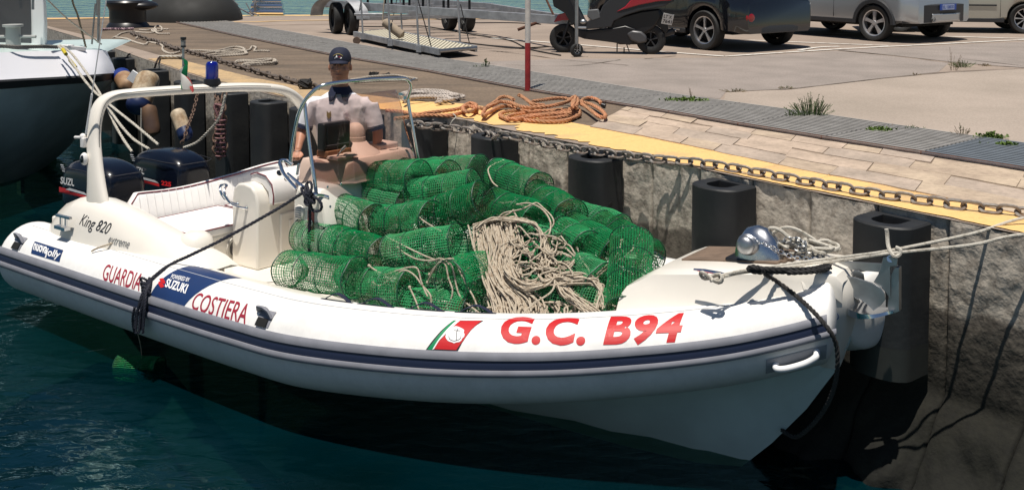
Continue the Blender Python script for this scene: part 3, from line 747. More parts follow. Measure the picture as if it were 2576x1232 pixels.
wrap("registration_lettering", text_mesh("G.C. B94", shear=0.28, bold=0.042, space=1.10), [(1262, 864), (1722, 862), (1722, 787), (1262, 796)], M.red, nx=40, letters=True)
wrap("lettering", text_mesh("GUARDIA", shear=0.10, bold=0.008), [(258, 705), (350, 733), (362, 690), (268, 663)], M.dred, nx=20, letters=True)
wrap("lettering", text_mesh("COSTIERA", shear=0.10, bold=0.008), [(480, 778), (618, 817), (630, 765), (495, 735)], M.dred, nx=24, letters=True)
# navy band across the tube
band = [(375, 772), (463, 776), (520, 715), (560, 694), (612, 689), (590, 676), (540, 666), (480, 661), (430, 672), (400, 694)]
b0, b1, b2, b3 = tube_hit(374, 752), tube_hit(463, 775), tube_hit(560, 700), tube_hit(470, 664)
mb = MB(); R_ = []
for k in range(33):
    f = k/32; th = (TH0+rad(16.5))*(1-f)+rad(112)*f
    sl_ = b0[0]+(b3[0]-b0[0])*math.sin(f*math.pi/2)**1.5; sr = b1[0]+(b2[0]+1.5-b1[0])*math.sin(f*math.pi/2)**1.2
    R_.append([tp(sl_+(sr-sl_)*j/14, th, 0.002) for j in range(15)])
mb.loft(R_, closed=False, caps=False); obj("navy_band", mb, M.navy, tubes[-1])
wrap("lettering", text_mesh("POWERED BY", shear=0.15, bold=0.01), [(430, 701), (476, 709), (479, 700), (434, 689)], M.white, off=0.005)
wrap("lettering", text_mesh("SUZUKI", shear=0.15, bold=0.03), [(416, 722), (468, 739), (475, 716), (421, 701)], M.white, off=0.005)
zz = [(0.5, 1), (0.95, 0.72), (0.95, 0.45), (0.55, 0.52), (1, 0.22), (0.5, 0), (0.05, 0.3), (0.05, 0.55), (0.5, 0.48), (0.0, 0.78)]
wrap("emblem", poly_bm(zz), [(397, 722), (414, 726), (419, 702), (402, 697)], M.red, off=0.005, nx=3, ny=3)
# maker's plate and stern handle
wrap("maker_plate", poly_bm([(0.02, 0), (0.98, 0), (1, .05), (1, 1), (0.02, 1), (0, .95)]), [(77, 638), (150, 660), (160, 629), (88, 607)], M.navy, off=0.002)
wrap("lettering", text_mesh("nuova", shear=0.0, bold=0.03), [(84, 629), (118, 640), (121, 622), (88, 612)], M.white, off=0.005, nx=8)
wrap("lettering", text_mesh("jolly", shear=0.2, bold=0.02), [(113, 648), (148, 655), (157, 634), (117, 622)], M.white, off=0.005, nx=8)
# slanted coast guard emblem
edge = [(1071, 881), (1085, 857), (1105, 834), (1138, 808), (1224, 808), (1190, 834), (1168, 860), (1153, 881)]
wrap_path("emblem_border", [(1072, 880), (1088, 855), (1108, 831), (1140, 805), (1215, 805), (1188, 828), (1166, 857), (1150, 882)], M.ink, off=0.002)
wrap_path("emblem_green", [(1076, 878), (1091, 856), (1111, 832), (1142, 807), (1152, 807), (1121, 833), (1101, 857), (1087, 878)], M.green, off=0.004)
wrap_path("emblem_white", [(1086, 878), (1100, 857), (1120, 833), (1150, 807), (1157, 807), (1128, 833), (1107, 857), (1094, 878)], M.white, off=0.005)
wrap_path("emblem_red", [(1093, 878), (1106, 858), (1127, 834), (1156, 807), (1212, 807), (1186, 829), (1164, 857), (1149, 880)], M.red, off=0.004)
circ = [(1145+23*math.cos(a)+3*math.sin(a), 842-20.5*math.sin(a)) for a in [2*math.pi*k/24 for k in range(24)]]
wrap_path("emblem_disc", circ, M.white, off=0.006)
for pts in ([(1146, 856), (1150, 838), (1152, 828)], [(1142, 832), (1160, 833)], [(1130, 846), (1133, 854), (1145, 857), (1157, 852), (1161, 844)]):
    hs = [tube_hit(*p) for p in pts]; mb = MB(); P = spline([(h[0], h[1], 0) for h in hs], 5)
    mb.tube([tp(p.x, p.y, 0.007) for p in P], 0.0022, 4); obj("emblem_anchor", mb, M.ink, tubes[-1])
# carrying handles moulded on the outside (grey cups)
def cup_handle(px, py, w=0.15):
    s_, th = tube_hit(px, py); g = bpy.data.objects.new("x", None); bpy.data.objects.remove(g)
    ds = w/ (sum((TUBE[i+1][0]-TUBE[i][0]).length for i in range(160))/160)
    mb = MB(); R_ = []
    for k in range(9):
        f = k/8; R_.append([tp(s_+ds*(u-0.5), th+rad(22)*(f-0.5), 0.004+0.012*math.sin(math.pi*f)*math.sin(math.pi*u)) for u in [j/8 for j in range(9)]])
    mb.loft(R_, closed=False, caps=False); pl = obj("handle_patch", mb, M.greyrub, tubes[-1])
    mb = MB(); mb.tube([tp(s_-ds*0.62, th+rad(8), 0.0), tp(s_-ds*0.5, th+rad(9), 0.04), tp(s_, th+rad(8), 0.055), tp(s_+ds*0.25, th+rad(6), 0.05), tp(s_+ds*0.36, th+rad(2), 0.0)], 0.024, 8, sq=(0.6, 1.3)); obj("carry_handle", mb, M.greyrub, tubes[-1])
    mb = MB(); R_ = []
    for k in range(5): R_.append([tp(s_+ds*(u-0.5)*0.75, th-rad(1)-rad(11)*k/4, 0.018) for u in [j/4 for j in range(5)]])
    mb.loft(R_, closed=False, caps=False); obj("handle_recess", mb, M.darkhole, tubes[-1])
cup_handle(48, 610); cup_handle(667, 800)
# tubular white grab handles at the bow, each on its patch
def bow_handle(side, s_=150.0, th=rad(-24), ds=7.5):
    tb = tubes[side]; mb = MB()
    mb.loft([[tp(s_+ds*(u-0.5)*1.5, th+rad(26)*(f-0.55), 0.004, side) for u in [j/8 for j in range(9)]] for f in [k/6 for k in range(7)]], closed=False, caps=False); obj("handle_patch", mb, mat("pale_grey_patch", (0.30, 0.31, 0.34), 0.6), tb)
    mb = MB(); P = spline([tp(s_-ds*.5, th, 0.0, side), tp(s_-ds*.48, th, 0.04, side), tp(s_-ds*.2, th, 0.058, side), tp(s_+ds*.25, th+rad(1), 0.058, side), tp(s_+ds*.48, th+rad(4), 0.045, side), tp(s_+ds*.5, th+rad(5), 0.0, side)], 5)
    mb.tube(P, 0.021, 10); obj("grab_handle", mb, M.white, tb)
bow_handle(-1, 156.2, rad(-26), 5.2); bow_handle(1, 157.5, rad(-22), 4.6)
# black webbing straps along the tube top
for px, py in [(835, 744), (935, 761), (1062, 774), (1188, 785)]:
    s_, th = tube_hit(px, py+4); mb = MB(); P = spline([tp(s_-2.6, rad(100), 0.0), tp(s_-1.2, rad(100), 0.035), tp(s_, rad(100), 0.05), tp(s_+1.2, rad(100), 0.035), tp(s_+2.6, rad(100), 0.0)], 4)
    mb.tube(P, 0.012, 6, sq=(0.35, 1.6)); obj("webbing_strap", mb, M.navycloth, tubes[-1])
    mb = MB(); mb.loft([[tp(s_+(u-0.5)*6.6, rad(96)+rad(6)*f, 0.003) for u in [j/6 for j in range(7)]] for f in (0, .5, 1)], closed=False, caps=False); obj("strap_patch", mb, M.navyrub, tubes[-1])
for px in (1690, 1745):
    s_ = 118 if px == 1690 else 126; mb = MB(); P = spline([tp(s_-2.6, rad(92), 0.0, 1), tp(s_-1.2, rad(92), 0.03, 1), tp(s_, rad(92), 0.045, 1), tp(s_+1.2, rad(92), 0.03, 1), tp(s_+2.6, rad(92), 0.0, 1)], 4)
    mb.tube(P, 0.012, 6, sq=(0.35, 1.6)); obj("webbing_strap", mb, M.navycloth, tubes[1])
# ---- hull
mb = MB(); R_ = []
for x, yc, zc, zk, yt, zt in [(-0.25, 1.0, -.12, -.42, 1.12, 0.15), (1.5, 1.05, -.12, -.48, 1.2, .15), (3.2, 1.06, -.10, -.52, 1.25, .18), (4.3, 1.02, -.06, -.53, 1.22, .20), (5.1, .86, .0, -.52, 1.08, .26), (5.9, .62, .10, -.50, .82, .36), (6.5, .40, .22, -.46, .56, .46), (6.84, .26, .30, -.39, .44, .54), (7.05, .17, .36, -.17, .36, .60), (7.28, .09, .46, .12, .27, .70), (7.48, .03, .58, .44, .17, .80), (7.56, .012, .70, .64, .10, .88)]:
    half = [(yt, zt), (yc+(yt-yc)*.3, zc+.02), (yc, zc), (yc*.97, zc-.035), (yc*.55, zc+(zk-zc)*.45), (yc*.5, zc+(zk-zc)*.52), (0.012, zk)]
    R_.append([Vector((x, y, z)) for y, z in half]+[Vector((x, -y, z)) for y, z in reversed(half)])
mb.loft(R_, closed=False, caps=False)
n0 = len(R_[0]); mb.f.append(tuple(range(n0)))
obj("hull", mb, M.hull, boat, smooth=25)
# ---- foredeck shell
mb = MB(); R_ = []
for x, yo, zo, ym, zm, yc, zc, zp in [(6.16, .62, .70, .58, .78, .50, .82, .84), (6.20, .62, .70, .565, .84, .46, .885, .90), (6.36, .60, .72, .50, .90, .40, .985, 1.0), (6.7, .54, .78, .44, .95, .37, 1.035, 1.05), (7.0, .47, .84, .38, 1.0, .34, 1.075, 1.085), (7.3, .37, .94, .31, 1.05, .30, 1.11, 1.12), (7.43, .30, .99, .27, 1.06, .26, 1.125, 1.135), (7.52, .22, .97, .22, 1.04, .20, 1.10, 1.11), (7.555, .18, .93, .185, 1.0, .17, 1.055, 1.06)]:
    half = [(yo, zo), (ym, zm), (ym-(ym-yc)*.25, zm+(zc-zm)*.8), (yc, zc), (yc*.9, zc+.006), (yc*.45, zp), (0, zp)]
    R_.append([Vector((x, y, z)) for y, z in half]+[Vector((x, -y, z)) for y, z in reversed(half[:-1])])
mb.loft(R_, closed=False, caps=False)
k0 = len(mb.v); n0 = len(R_[0])
mb.v += [(6.14, .62, .3), (6.14, -.62, .3)]; mb.f.append(tuple(range(n0))+(k0+1, k0))
deck = obj("foredeck", mb, M.cream, boat, smooth=30)
# nose face down to the stem
mb = MB(); R_ = []
for z, yw, xf in [(1.06, .17, 7.55), (1.0, .185, 7.58), (.9, .18, 7.585), (.75, .155, 7.56), (.62, .12, 7.53), (.52, .07, 7.50), (.44, .03, 7.47)]:
    R_.append([Vector((xf-.22, yw*1.6+0.03, z)), Vector((xf-.06, yw*1.1, z)), Vector((xf-0.01, yw*.8, z)), Vector((xf+.02, 0, z)), Vector((xf-0.01, -yw*.8, z)), Vector((xf-.06, -yw*1.1, z)), Vector((xf-.22, -yw*1.6-0.03, z))])
mb.loft(R_, closed=False, caps=False); nose = obj("bow_moulding", mb, M.cream, boat, smooth=50)
# oval maker's mark on the nose
q = [L(2104, 798, y=-.2), L(2165, 788, y=-.2)]
mb = MB(); c = (q[0]+q[1])/2
P = []
for k in range(28):
    a = 2*math.pi*k/28; P.append(Vector((7.485+.055*math.cos(a), -.202+0.25*.055*math.cos(a)-0.004, .845+.032*math.sin(a))))
mb.tube(P, 0.0028, 4, closed=True); obj("oval_mark", mb, M.navy, nose)
from mathutils.bvhtree import BVHTree
def press_text(txt, o, u, v, wd, ht, m, target, shear=0, bold=0):     # print laid on a curved side, pressed on along +y
    b = text_mesh(txt, shear, bold); grid_cut(b, 14, 5); o = Vector(o); u = Vector(u); v = Vector(v); me_ = target.data
    bv = BVHTree.FromPolygons([tuple(x.co) for x in me_.vertices], [tuple(p.vertices) for p in me_.polygons])
    for w_ in b.verts:
        p = o+u*(w_.co.x*wd)+v*(w_.co.y*ht); h = bv.ray_cast(Vector((p.x, -3, p.z)), Vector((0, 1, 0)))[0]
        w_.co = Vector((p.x, (h.y if h else p.y)-.003, p.z))
    bmesh.ops.triangulate(b, faces=b.faces); me = bpy.data.meshes.new("lettering"); b.to_mesh(me); b.free(); me.materials.append(m); return link("lettering", me, target)
def flat_text(txt, o, u, v, wd, ht, m, name="lettering", parent=None, shear=0, bold=0, thick=0.0):
    b = text_mesh(txt, shear, bold); o = Vector(o); u = Vector(u).normalized(); v = Vector(v).normalized(); n_ = u.cross(v)
    for w_ in b.verts: w_.co = o+u*(w_.co.x*wd)+v*(w_.co.y*ht)+n_*thick
    me = bpy.data.meshes.new(name); b.to_mesh(me); b.free(); me.materials.append(m); return link(name, me, parent)
flat_text("NUOVA", (7.44, -.220, .825), (1, .25, 0), (0, 0, 1), .085, .028, M.navy, parent=nose, bold=0.02)
# teak patch, sprit seams
mb = MB(); mb.add([(6.42, -.27, 1.020), (6.42, .29, 1.020), (7.05, .27, 1.108), (7.42, .16, 1.140), (7.42, -.10, 1.140), (7.05, -.22, 1.108)], [tuple(range(6))]); 
for k in range(9):
    y0 = -.16+k*.050; y1 = y0+.046; xe = 7.12+.03*(4-abs(k-4)); xs_ = [6.42, 6.7, 7.0, xe]; tk = MB()
    R_ = [[Vector((x, y, z+dz)) for y, dz in ((y0, 0), (y1, 0), (y1, .012), (y0, .012))] for x, z in zip(xs_, (1.008, 1.048, 1.088, 1.088+(xe-7.0)*.12))]
    tk.loft(R_); obj("teak_plank", tk, M.teak, deck, smooth=False)
# ---- deck liner, floor and side walls
fl = MB(); fz = .32
pts = [(-.1, .98), (4.4, 1.0), (5.2, .86), (5.9, .62), (6.2, .48)]
fl.prism([(x, y) for x, y in pts]+[(x, -y) for x, y in reversed(pts)], fz-.04, fz)
obj("cockpit_floor", fl, M.cream, boat, smooth=False)
for sd in (-1, 1):
    mb = MB(); R_ = []
    for x, y, zt in [(0.2, 1.0, .52), (2.0, 1.05, .52), (3.4, 1.08, .54), (4.3, 1.07, .57), (5.1, .92, .60), (5.8, .70, .66), (6.25, .50, .72)]:
        zt -= .06; R_.append([Vector((x, sd*y, fz-.02)), Vector((x, sd*y, zt)), Vector((x, sd*(y+.03), zt+.01)), Vector((x, sd*(y+.10), zt+.01)), Vector((x, sd*(y+.16), zt-.06)), Vector((x, sd*(y+.05), fz-.02))])
    mb.loft(R_); obj("gunwale", mb, M.cream, boat, smooth=40)
# stern fairings carrying the arch
for sd in (-1, 1):
    mb = MB(); R_ = []
    for x, zt, yo in [(.20, .46, 1.2), (.26, .60, 1.30), (.42, .74, 1.36), (.7, .84, 1.39), (1.0, .87, 1.40), (1.35, .83, 1.40), (1.75, .73, 1.37), (2.15, .62, 1.32), (2.4, .54, 1.26), (2.5, .45, 1.2)]:
        yo -= .09; R_.append([Vector((x, sd*y, z)) for y, z in [(yo+.02, .44), (yo-.02, .44+(zt-.44)*.45), (yo-.08, .44+(zt-.44)*.80), (yo-.16, zt), (yo-.25, zt+.005), (yo-.34, zt-.02), (.93, .4+(zt-.4)*.7), (.92, fz)]])
    mb.loft(R_, closed=False); fr_ = obj("stern_fairing", mb, M.cream, boat, smooth=50)
    if sd < 0:
        press_text("King 820", (.90, -1.395, .615), (1, 0, -.05), (0, 0, 1), .46, .125, M.ink, fr_, .3)
        press_text("extreme", (1.38, -1.392, .56), (1, 0, -.05), (0, 0, 1), .27, .055, mat("grey_print", (.2, .2, .2), .5), fr_, .35)
        # cleat
        mb = MB(); mb.beam((.62, -1.33, .70), (.84, -1.33, .70), .03, .02); mb.beam((.69, -1.33, .62), (.69, -1.33, .70), .02, .02); mb.beam((.77, -1.33, .62), (.77, -1.33, .70), .02, .02); mb.box((.73, -1.345, .60), (.17, .06, .03))
        obj("stern_cleat", mb, M.chrome, fr_)
        # chrome hand rail with black hose
        P = spline([L(292, 525, y=-1.0), L(298, 512, y=-1.0), L(320, 520, y=-1.0), L(345, 540, y=-1.0), L(366, 556, y=-1.0), L(372, 570, y=-1.0)], 6); mb = MB(); mb.tube(P, .014, 8); obj("stern_rail", mb, M.chrome, fr_)
# transom well
mb = MB(); mb.box((.0, 0, .28), (.12, 1.95, .5)); mb.box((.45, 0, .42), (.9, 1.9, .06)); obj("transom", mb, M.cream, boat, bevel=.015)
# ---- stern bench
mb = MB(); mb.box((1.72, 0, .46), (.62, 1.86, .26)); obj("bench_locker", mb, M.cream, boat, bevel=.02)
bk_ = MB(); R_ = []
for k in range(21):
    f = k/20; y = -.93+f*1.9; zt = .93-.03*math.sin(f*6.0)-0.02+(.07*max(0, f-.65)/.35); zt -= .14*(max(0, .06-f)/.06)**2 + .14*(max(0, f-.94)/.06)**2; sk = 0.12*f
    R_.append([Vector((x+sk, y, z)) for x, z in [(1.12, .56), (1.06, zt-.05), (1.07, zt-.01), (1.10, zt), (1.14, zt-.01), (1.17, zt-.04), (1.24, .60), (1.25, .56)]])
bk_.loft(R_); bb = obj("bench_backrest", bk_, M.vinyl, boat, smooth=50)
mb = MB(); mb.tube([r_[4]+Vector((0.004, 0, 0.004)) for r_ in R_], .0065, 5); mb.tube([R_[0][j]+Vector((0, -.004, 0)) for j in (0, 1, 3, 5, 7)], .006, 5); obj("piping", mb, M.piping, bb)
mb = MB()
for k in range(1, 24):
    r_ = R_[min(20, int(k/24*20))]; y = -.93+k/24*1.9; sk = .12*k/24; mb.tube([(1.178+sk, y, .885), (1.215+sk, y, .74), (1.245+sk, y, .62)], .004, 4)
obj("stitched_ribs", mb, M.vinyl, bb)
mb = MB(); mb.tube([(1.06, -.9, .56), (1.0, -.9, .5), (1.0, .95, .5), (1.1, .95, .56)], .02, 6); obj("backrest_frame", mb, M.chrome, bb)
for y0, y1 in ((-.93, -.02), (.02, .95)):
    mb = MB(); mb.box(((2.06+1.27)/2+(.04 if y0 > 0 else 0), (y0+y1)/2, .625), (.74, y1-y0, .08)); c_ = obj("seat_cushion", mb, M.vinyl, boat, bevel=.025, seg=3)
    mb = MB(); x0, x1, o_ = 1.30, 2.035, (.04 if y0 > 0 else 0); mb.tube([(x0+o_, y0+.005, .66), (x1+o_, y0+.005, .66), (x1+o_, y1-.005, .66), (x0+o_, y1-.005, .66)], .006, 5, closed=True); obj("piping", mb, M.piping, c_)
# speaker in the bench front
mb = MB(); mx_ = Matrix.Translation((2.034, -.42, .44)) @ Matrix.Rotation(math.pi/2, 4, 'Y'); mb.lathe([(0, .0), (.075, .0), (.08, .014), (.105, .012), (.108, 0)], 28, mx_); sp = obj("speaker", mb, mat("speaker_grey", (.55, .52, .46), .6), boat)
mb = MB()
for k in range(-6, 7): h_ = math.sqrt(max(0, .075**2-(k*.012)**2)); mb.box((2.042, -.42, .44+k*.012), (.006, 2*h_, .004))
obj("speaker_slats", mb, M.greyrub, sp)
mb = MB(); R_ = [[(1.95+.03*k/4, -.96+.5*k/4, 0)] for k in range(5)]
# small rounded corner seat with navy top beside the fairing
mb = MB(); mb.lathe([(0, .70), (.08, .695), (.13, .66), (.155, .60), (.17, .45), (.18, fz)], 20, Matrix.Translation((2.12, -.93, 0))); obj("corner_moulding", mb, M.cream, boat)
# ---- helm seat unit
hs = MB(); prof = [(2.10, fz), (2.10, .92), (2.12, 1.02), (2.18, 1.07), (2.26, 1.08), (2.36, 1.06), (2.42, 1.0), (2.45, .90), (2.45, fz)]
R_ = [[Vector((x, y, z)) for x, z in prof] for y in (-.52, .42)]
hs.loft(R_); hu = obj("helm_seat_unit", hs, M.cream, boat, bevel=.02, seg=3, smooth=50)
mb = MB(); prof2 = [(2.20, 1.07), (2.22, 1.14), (2.30, 1.165), (2.42, 1.15), (2.50, 1.08), (2.525, .98), (2.52, .90), (2.455, .885), (2.44, 1.0), (2.36, 1.06)]
mb.loft([[Vector((x, y, z)) for x, z in prof2] for y in (-.40, .46)]); hc = obj("helm_cushion", mb, M.vinyl, boat, bevel=.018, seg=3, smooth=50)
mb = MB(); mb.tube([Vector((x, -.405, z)) for x, z in prof2[1:7]], .006, 5); obj("piping", mb, M.piping, hc)
mb = MB(); P = [(2.455, -.30, .40), (2.455, .26, .40), (2.455, .26, .80), (2.455, -.30, .80)]
mb.box((2.46, -.08, .60), (.03, .38, .38)); dr = obj("locker_door", mb, M.cream, hu, bevel=.012, seg=3)
mb = MB(); mb.box((2.478, -.06, .60), (.012, .22, .24)); obj("door_panel", mb, M.cream, dr, bevel=.004)
mb = MB(); mb.tube(spline([(2.18, -.53, .88), (2.12, -.60, .92), (2.06, -.62, 1.0), (2.02, -.58, 1.04)], 6), .012, 8); mb.tube(spline([(2.30, -.53, .86), (2.22, -.62, .90), (2.14, -.64, 1.0), (2.10, -.58, 1.05), (2.02, -.58, 1.04)], 6), .012, 8)
mb.ball((2.18, -.525, .88), (.02, .008, .02)); mb.ball((2.30, -.525, .86), (.02, .008, .02)); obj("grab_rail", mb, M.chrome, hu)
# ---- console
def LZ(px, py, y): return L(px, py, y=y)
YL, YR = -.46, .66
mb = MB(); R_ = []
for y in (YL, YL+.04, YL+.10, 0.08, YR-.10, YR-.04, YR):
    e_ = .05*(1-min(1, min(y-YL, YR-y)/.1))**2
    R_.append([Vector((x, y, z)) for x, z in [(2.80+e_, fz), (2.80+e_, 1.0), (2.84+e_, 1.14-e_), (3.02, 1.17-e_), (3.14-e_*.5, 1.13-e_), (3.24-e_, .98), (3.30-e_, .75), (3.34-e_, fz)]])
mb.loft(R_); co = obj("console", mb, M.cream, boat, smooth=35, bevel=.012)
# tan dash moulding on top (built on its survey points)
def dq(px, py, x): p = L(px, py, x=x); return p
def dash_ring(g, z): return [Vector((x, y, z)) for x, y in ((2.80, -.37+g), (2.99-g*.3, -.37+g), (3.225-g, -.10+g*.6), (3.235-g, .20), (3.225-g, .74-g), (2.80, .74-g))]
mb = MB(); mb.loft([dash_ring(-.015, 1.135), dash_ring(0, 1.15), dash_ring(.02, 1.30), dash_ring(.05, 1.345)]); da = obj("dash_moulding", mb, M.brown, boat, smooth=30, bevel=.018, seg=3)
mb = MB(); mb.loft([[Vector((2.94+ox+rx*math.cos(a), .20+ry*math.sin(a), z)) for a in [2*math.pi*k/28 for k in range(28)]] for z, rx, ry, ox in ((1.335, .20, .20, .05), (1.36, .185, .185, .045), (1.41, .12, .125, .015), (1.445, .10, .105, 0), (1.45, .09, .095, 0))]); obj("compass_plinth", mb, M.brown, da, smooth=50)
mb = MB(); mb.box((2.93, .55, 1.365), (.22, .27, .06)); obj("raised_block", mb, M.brown, da, bevel=.018, seg=3)
mb = MB(); mb.lathe([(.0, .175), (.035, .172), (.065, .15), (.083, .11), (.087, .06), (.087, .05), (.092, .048), (.094, 0), (.10, -.04)], 24, Matrix.Translation((2.94, .20, 1.44))); obj("compass_cover", mb, M.brown, da)
mb = MB(); mb.box((2.97, -.10, 1.385), (.14, .30, .06), rz=0); obj("plotter_bracket", mb, mat("tan_bracket", (.20, .09, .04), .6), da, bevel=.008)
mb = MB(); mb.box((2.965, -.10, 1.535), (.09, .335, .245)); pl = obj("chart_plotter", mb, M.black, boat, bevel=.018, seg=3)
mb = MB(); mb.box((3.0125, -.10, 1.54), (.006, .27, .19)); obj("plotter_back", mb, mat("dark_slate_plastic", (.012, .018, .022), .35), pl, bevel=.003)
mb = MB(); mb.box((3.017, -.10, 1.462), (.002, .27, .004)); obj("plotter_seam", mb, M.greyrub, pl)
mb = MB(); mb.tube([(3.10, -.20, 1.37), (3.12, -.14, 1.44)], .007, 6); mb.tube([(3.115, -.155, 1.425), (3.135, -.12, 1.46)], .013, 6); obj("compass_lever", mb, M.steel, da)
mb = MB(); mb.box((3.09, -.15, 1.362), (.14, .20, .03)); mb.lathe([(0, .02), (.06, .018), (.075, 0)], 20, Matrix.Translation((3.12, -.06, 1.37))); obj("instrument_hood", mb, M.brown, da, bevel=.006)
for y, x in ((.50, 2.95), (.54, 3.10)):
    mb = MB(); P = [Vector((x+.035*math.cos(a), y+.055*math.sin(a), 1.398 if x < 3.02 else 1.348)) for a in [math.pi*1.0*k/10-math.pi/2 for k in range(11)]]; mb.tube(P, .003, 4); obj("hatch_seam", mb, M.rust, da)
for y in (-.28, -.44):
    mb = MB(); mb.ball((3.235, y, 1.16), (.006, .012, .012)); obj("screw", mb, M.chrome, co)
# round vent and red sign on the console
mb = MB(); mb.lathe([(0, .02), (.05, .018), (.062, .008), (.066, 0)], 20, Matrix.Translation((2.92, YL-.001, .90)) @ Matrix.Rotation(math.pi/2, 4, 'X')); cv = obj("round_vent", mb, M.cream, co)
mb = MB(); [mb.box((2.92, YL-.021, .90+k*.02), (.07, .004, .006)) for k in range(-2, 3)]; obj("vent_slots", mb, M.greyrub, cv)
mb = MB(); mb.box((3.06, YL+.0, .80), (.075, .012, .26)); sg = obj("red_sign", mb, mat("dark_red_sign", (.22, .035, .03), .5), co)
mb = MB(); mb.lathe([(0, 0), (.028, 0)], 16, Matrix.Translation((3.06, YL-.008, .83)) @ Matrix.Rotation(math.pi/2, 4, 'X')); obj("sign_disc", mb, M.white, sg)
# ---- windscreen frame and tinted screen
W1 = [L(x, y, y=yy) for x, y, yy in [(793, 470, -.47), (789, 440, -.47), (781, 385, -.465), (773, 320, -.46), (766, 260, -.455)]]
hoop = [L(x, y, y=yy) for x, y, yy in [(730, 415, -.50), (732, 385, -.50), (739, 340, -.50), (750, 290, -.50), (766, 255, -.49), (785, 232, -.46), (810, 216, -.40), (850, 208, -.28), (900, 203, -.12), (950, 199, .10), (1000, 197, .30), (1022, 200, .40), (1033, 214, .46), (1030, 232, .50), (1024, 250, .52)]]
post2 = [L(x, y, y=yy) for x, y, yy in [(1024, 240, .52), (1032, 290, .53), (1041, 340, .54), (1052, 400, .56), (1060, 440, .57)]]
mb = MB(); mb.tube(spline(hoop, 6), .0165, 10); wf = obj("windscreen_frame", mb, M.chrome, boat)
mb = MB(); mb.tube(spline(W1, 4), .0165, 10); obj("frame_post", mb, M.chrome, wf)
mb = MB(); mb.tube(spline(post2, 4), .0155, 10); obj("frame_post", mb, M.chrome, wf)
P = spline([L(745, 475, y=-.55), L(715, 440, y=-.58), L(706, 418, y=-.58), L(705, 406, y=-.56), L(720, 405, y=-.52), L(735, 415, y=-.50)], 5); mb = MB(); mb.tube(P, .017, 8); obj("frame_rail", mb, M.chrome, wf)
P = spline([L(722, 436, y=-.57), L(760, 468, y=-.52), L(790, 488, y=-.5), L(812, 492, y=-.42), L(826, 496, y=-.38)], 5); mb = MB(); mb.tube(P, .014, 8); obj("frame_rail", mb, M.chrome, wf)
P = spline([L(1024, 205, y=.42), L(1034, 203, y=.50), L(1043, 199, y=.55)], 4); mb = MB(); mb.tube(P, .010, 8); obj("frame_hook", mb, M.steel, wf)
mb = MB(); mb.box(L(1010, 237, y=.50), (.05, .03, .02)); mb.box(L(1022, 246, y=.52), (.03, .05, .03)); obj("frame_clamp", mb, M.chrome, wf)
ws = [[(790, 452, -.44), (782, 390, -.44), (775, 330, -.44), (769, 285, -.44), (778, 258, -.43)], [(840, 462, -.33), (838, 390, -.33), (838, 330, -.33), (838, 270, -.33), (838, 243, -.33)], [(900, 445, -.12), (900, 390, -.1), (902, 330, -.1), (904, 270, -.08), (905, 236, -.07)], [(980, 425, .15), (980, 380, .15), (975, 320, .17), (968, 265, .18), (962, 230, .2)], [(1046, 405, .50), (1036, 370, .49), (1020, 320, .46), (1008, 262, .43), (995, 226, .40)]]
rows_ = [[L(x, y, y=yy) for x, y, yy in r_] for r_ in ws]
rows2 = []
for r_ in rows_: rows2.append(spline(r_, 3))
n_ = len(rows2[0]); full = []
for j in range(n_): full.append(spline([r_[j] for r_ in rows2], 6))
mb = MB(); mb.loft(full, closed=False, caps=False); obj("windscreen", mb, M.tint, boat, smooth=80, solid=.005)
# ---- arch (roll bar)
ar = []
for px, py, y, a, b_ in [(250, 545, -1.13, .175, .05), (247, 515, -1.13, .165, .05), (243, 465, -1.11, .125, .05), (239, 410, -1.08, .10, .047), (236, 350, -1.04, .088, .045), (240, 300, -1.0, .083, .045), (254, 262, -.93, .08, .045), (282, 243, -.84, .08, .045), (325, 236, -.72, .08, .045), (400, 230, -.48, .08, .045), (500, 224, -.16, .08, .045), (600, 220, .20, .08, .045), (680, 222, .55, .08, .045), (722, 232, .76, .082, .045), (752, 256, .92, .085, .045), (775, 285, 1.0, .09, .045), (800, 325, 1.06, .10, .047), (822, 370, 1.10, .125, .05), (838, 415, 1.12, .165, .05), (845, 440, 1.12, .175, .05)]:
    p = L(px, py, y=y); ar.append((Vector((p.x, p.y, p.z)), a, b_))
P = spline([a[0] for a in ar], 5); Aa = spline([(a[1], a[2], 0) for a in ar], 5)
mb = MB(); R_ = []
for i, p in enumerate(P):
    t = (P[min(i+1, len(P)-1)]-P[max(i-1, 0)]); t.x = 0; t.normalize(); n_ = t.cross(X).normalized()
    R_.append([p+X*(Aa[i].x*math.copysign(abs(math.cos(a))**.8, math.cos(a)))+n_*(Aa[i].y*math.copysign(abs(math.sin(a))**.8, math.sin(a))) for a in [2*math.pi*k/20 for k in range(20)]])
mb.loft(R_); arch = obj("roll_arch", mb, M.cream, boat, smooth=50)
mb = MB(); mb.tube([P[i]+X*.085+Vector((0, 0, .02)) for i in range(18, 60)], .003, 4); obj("arch_cable", mb, M.ink, arch)
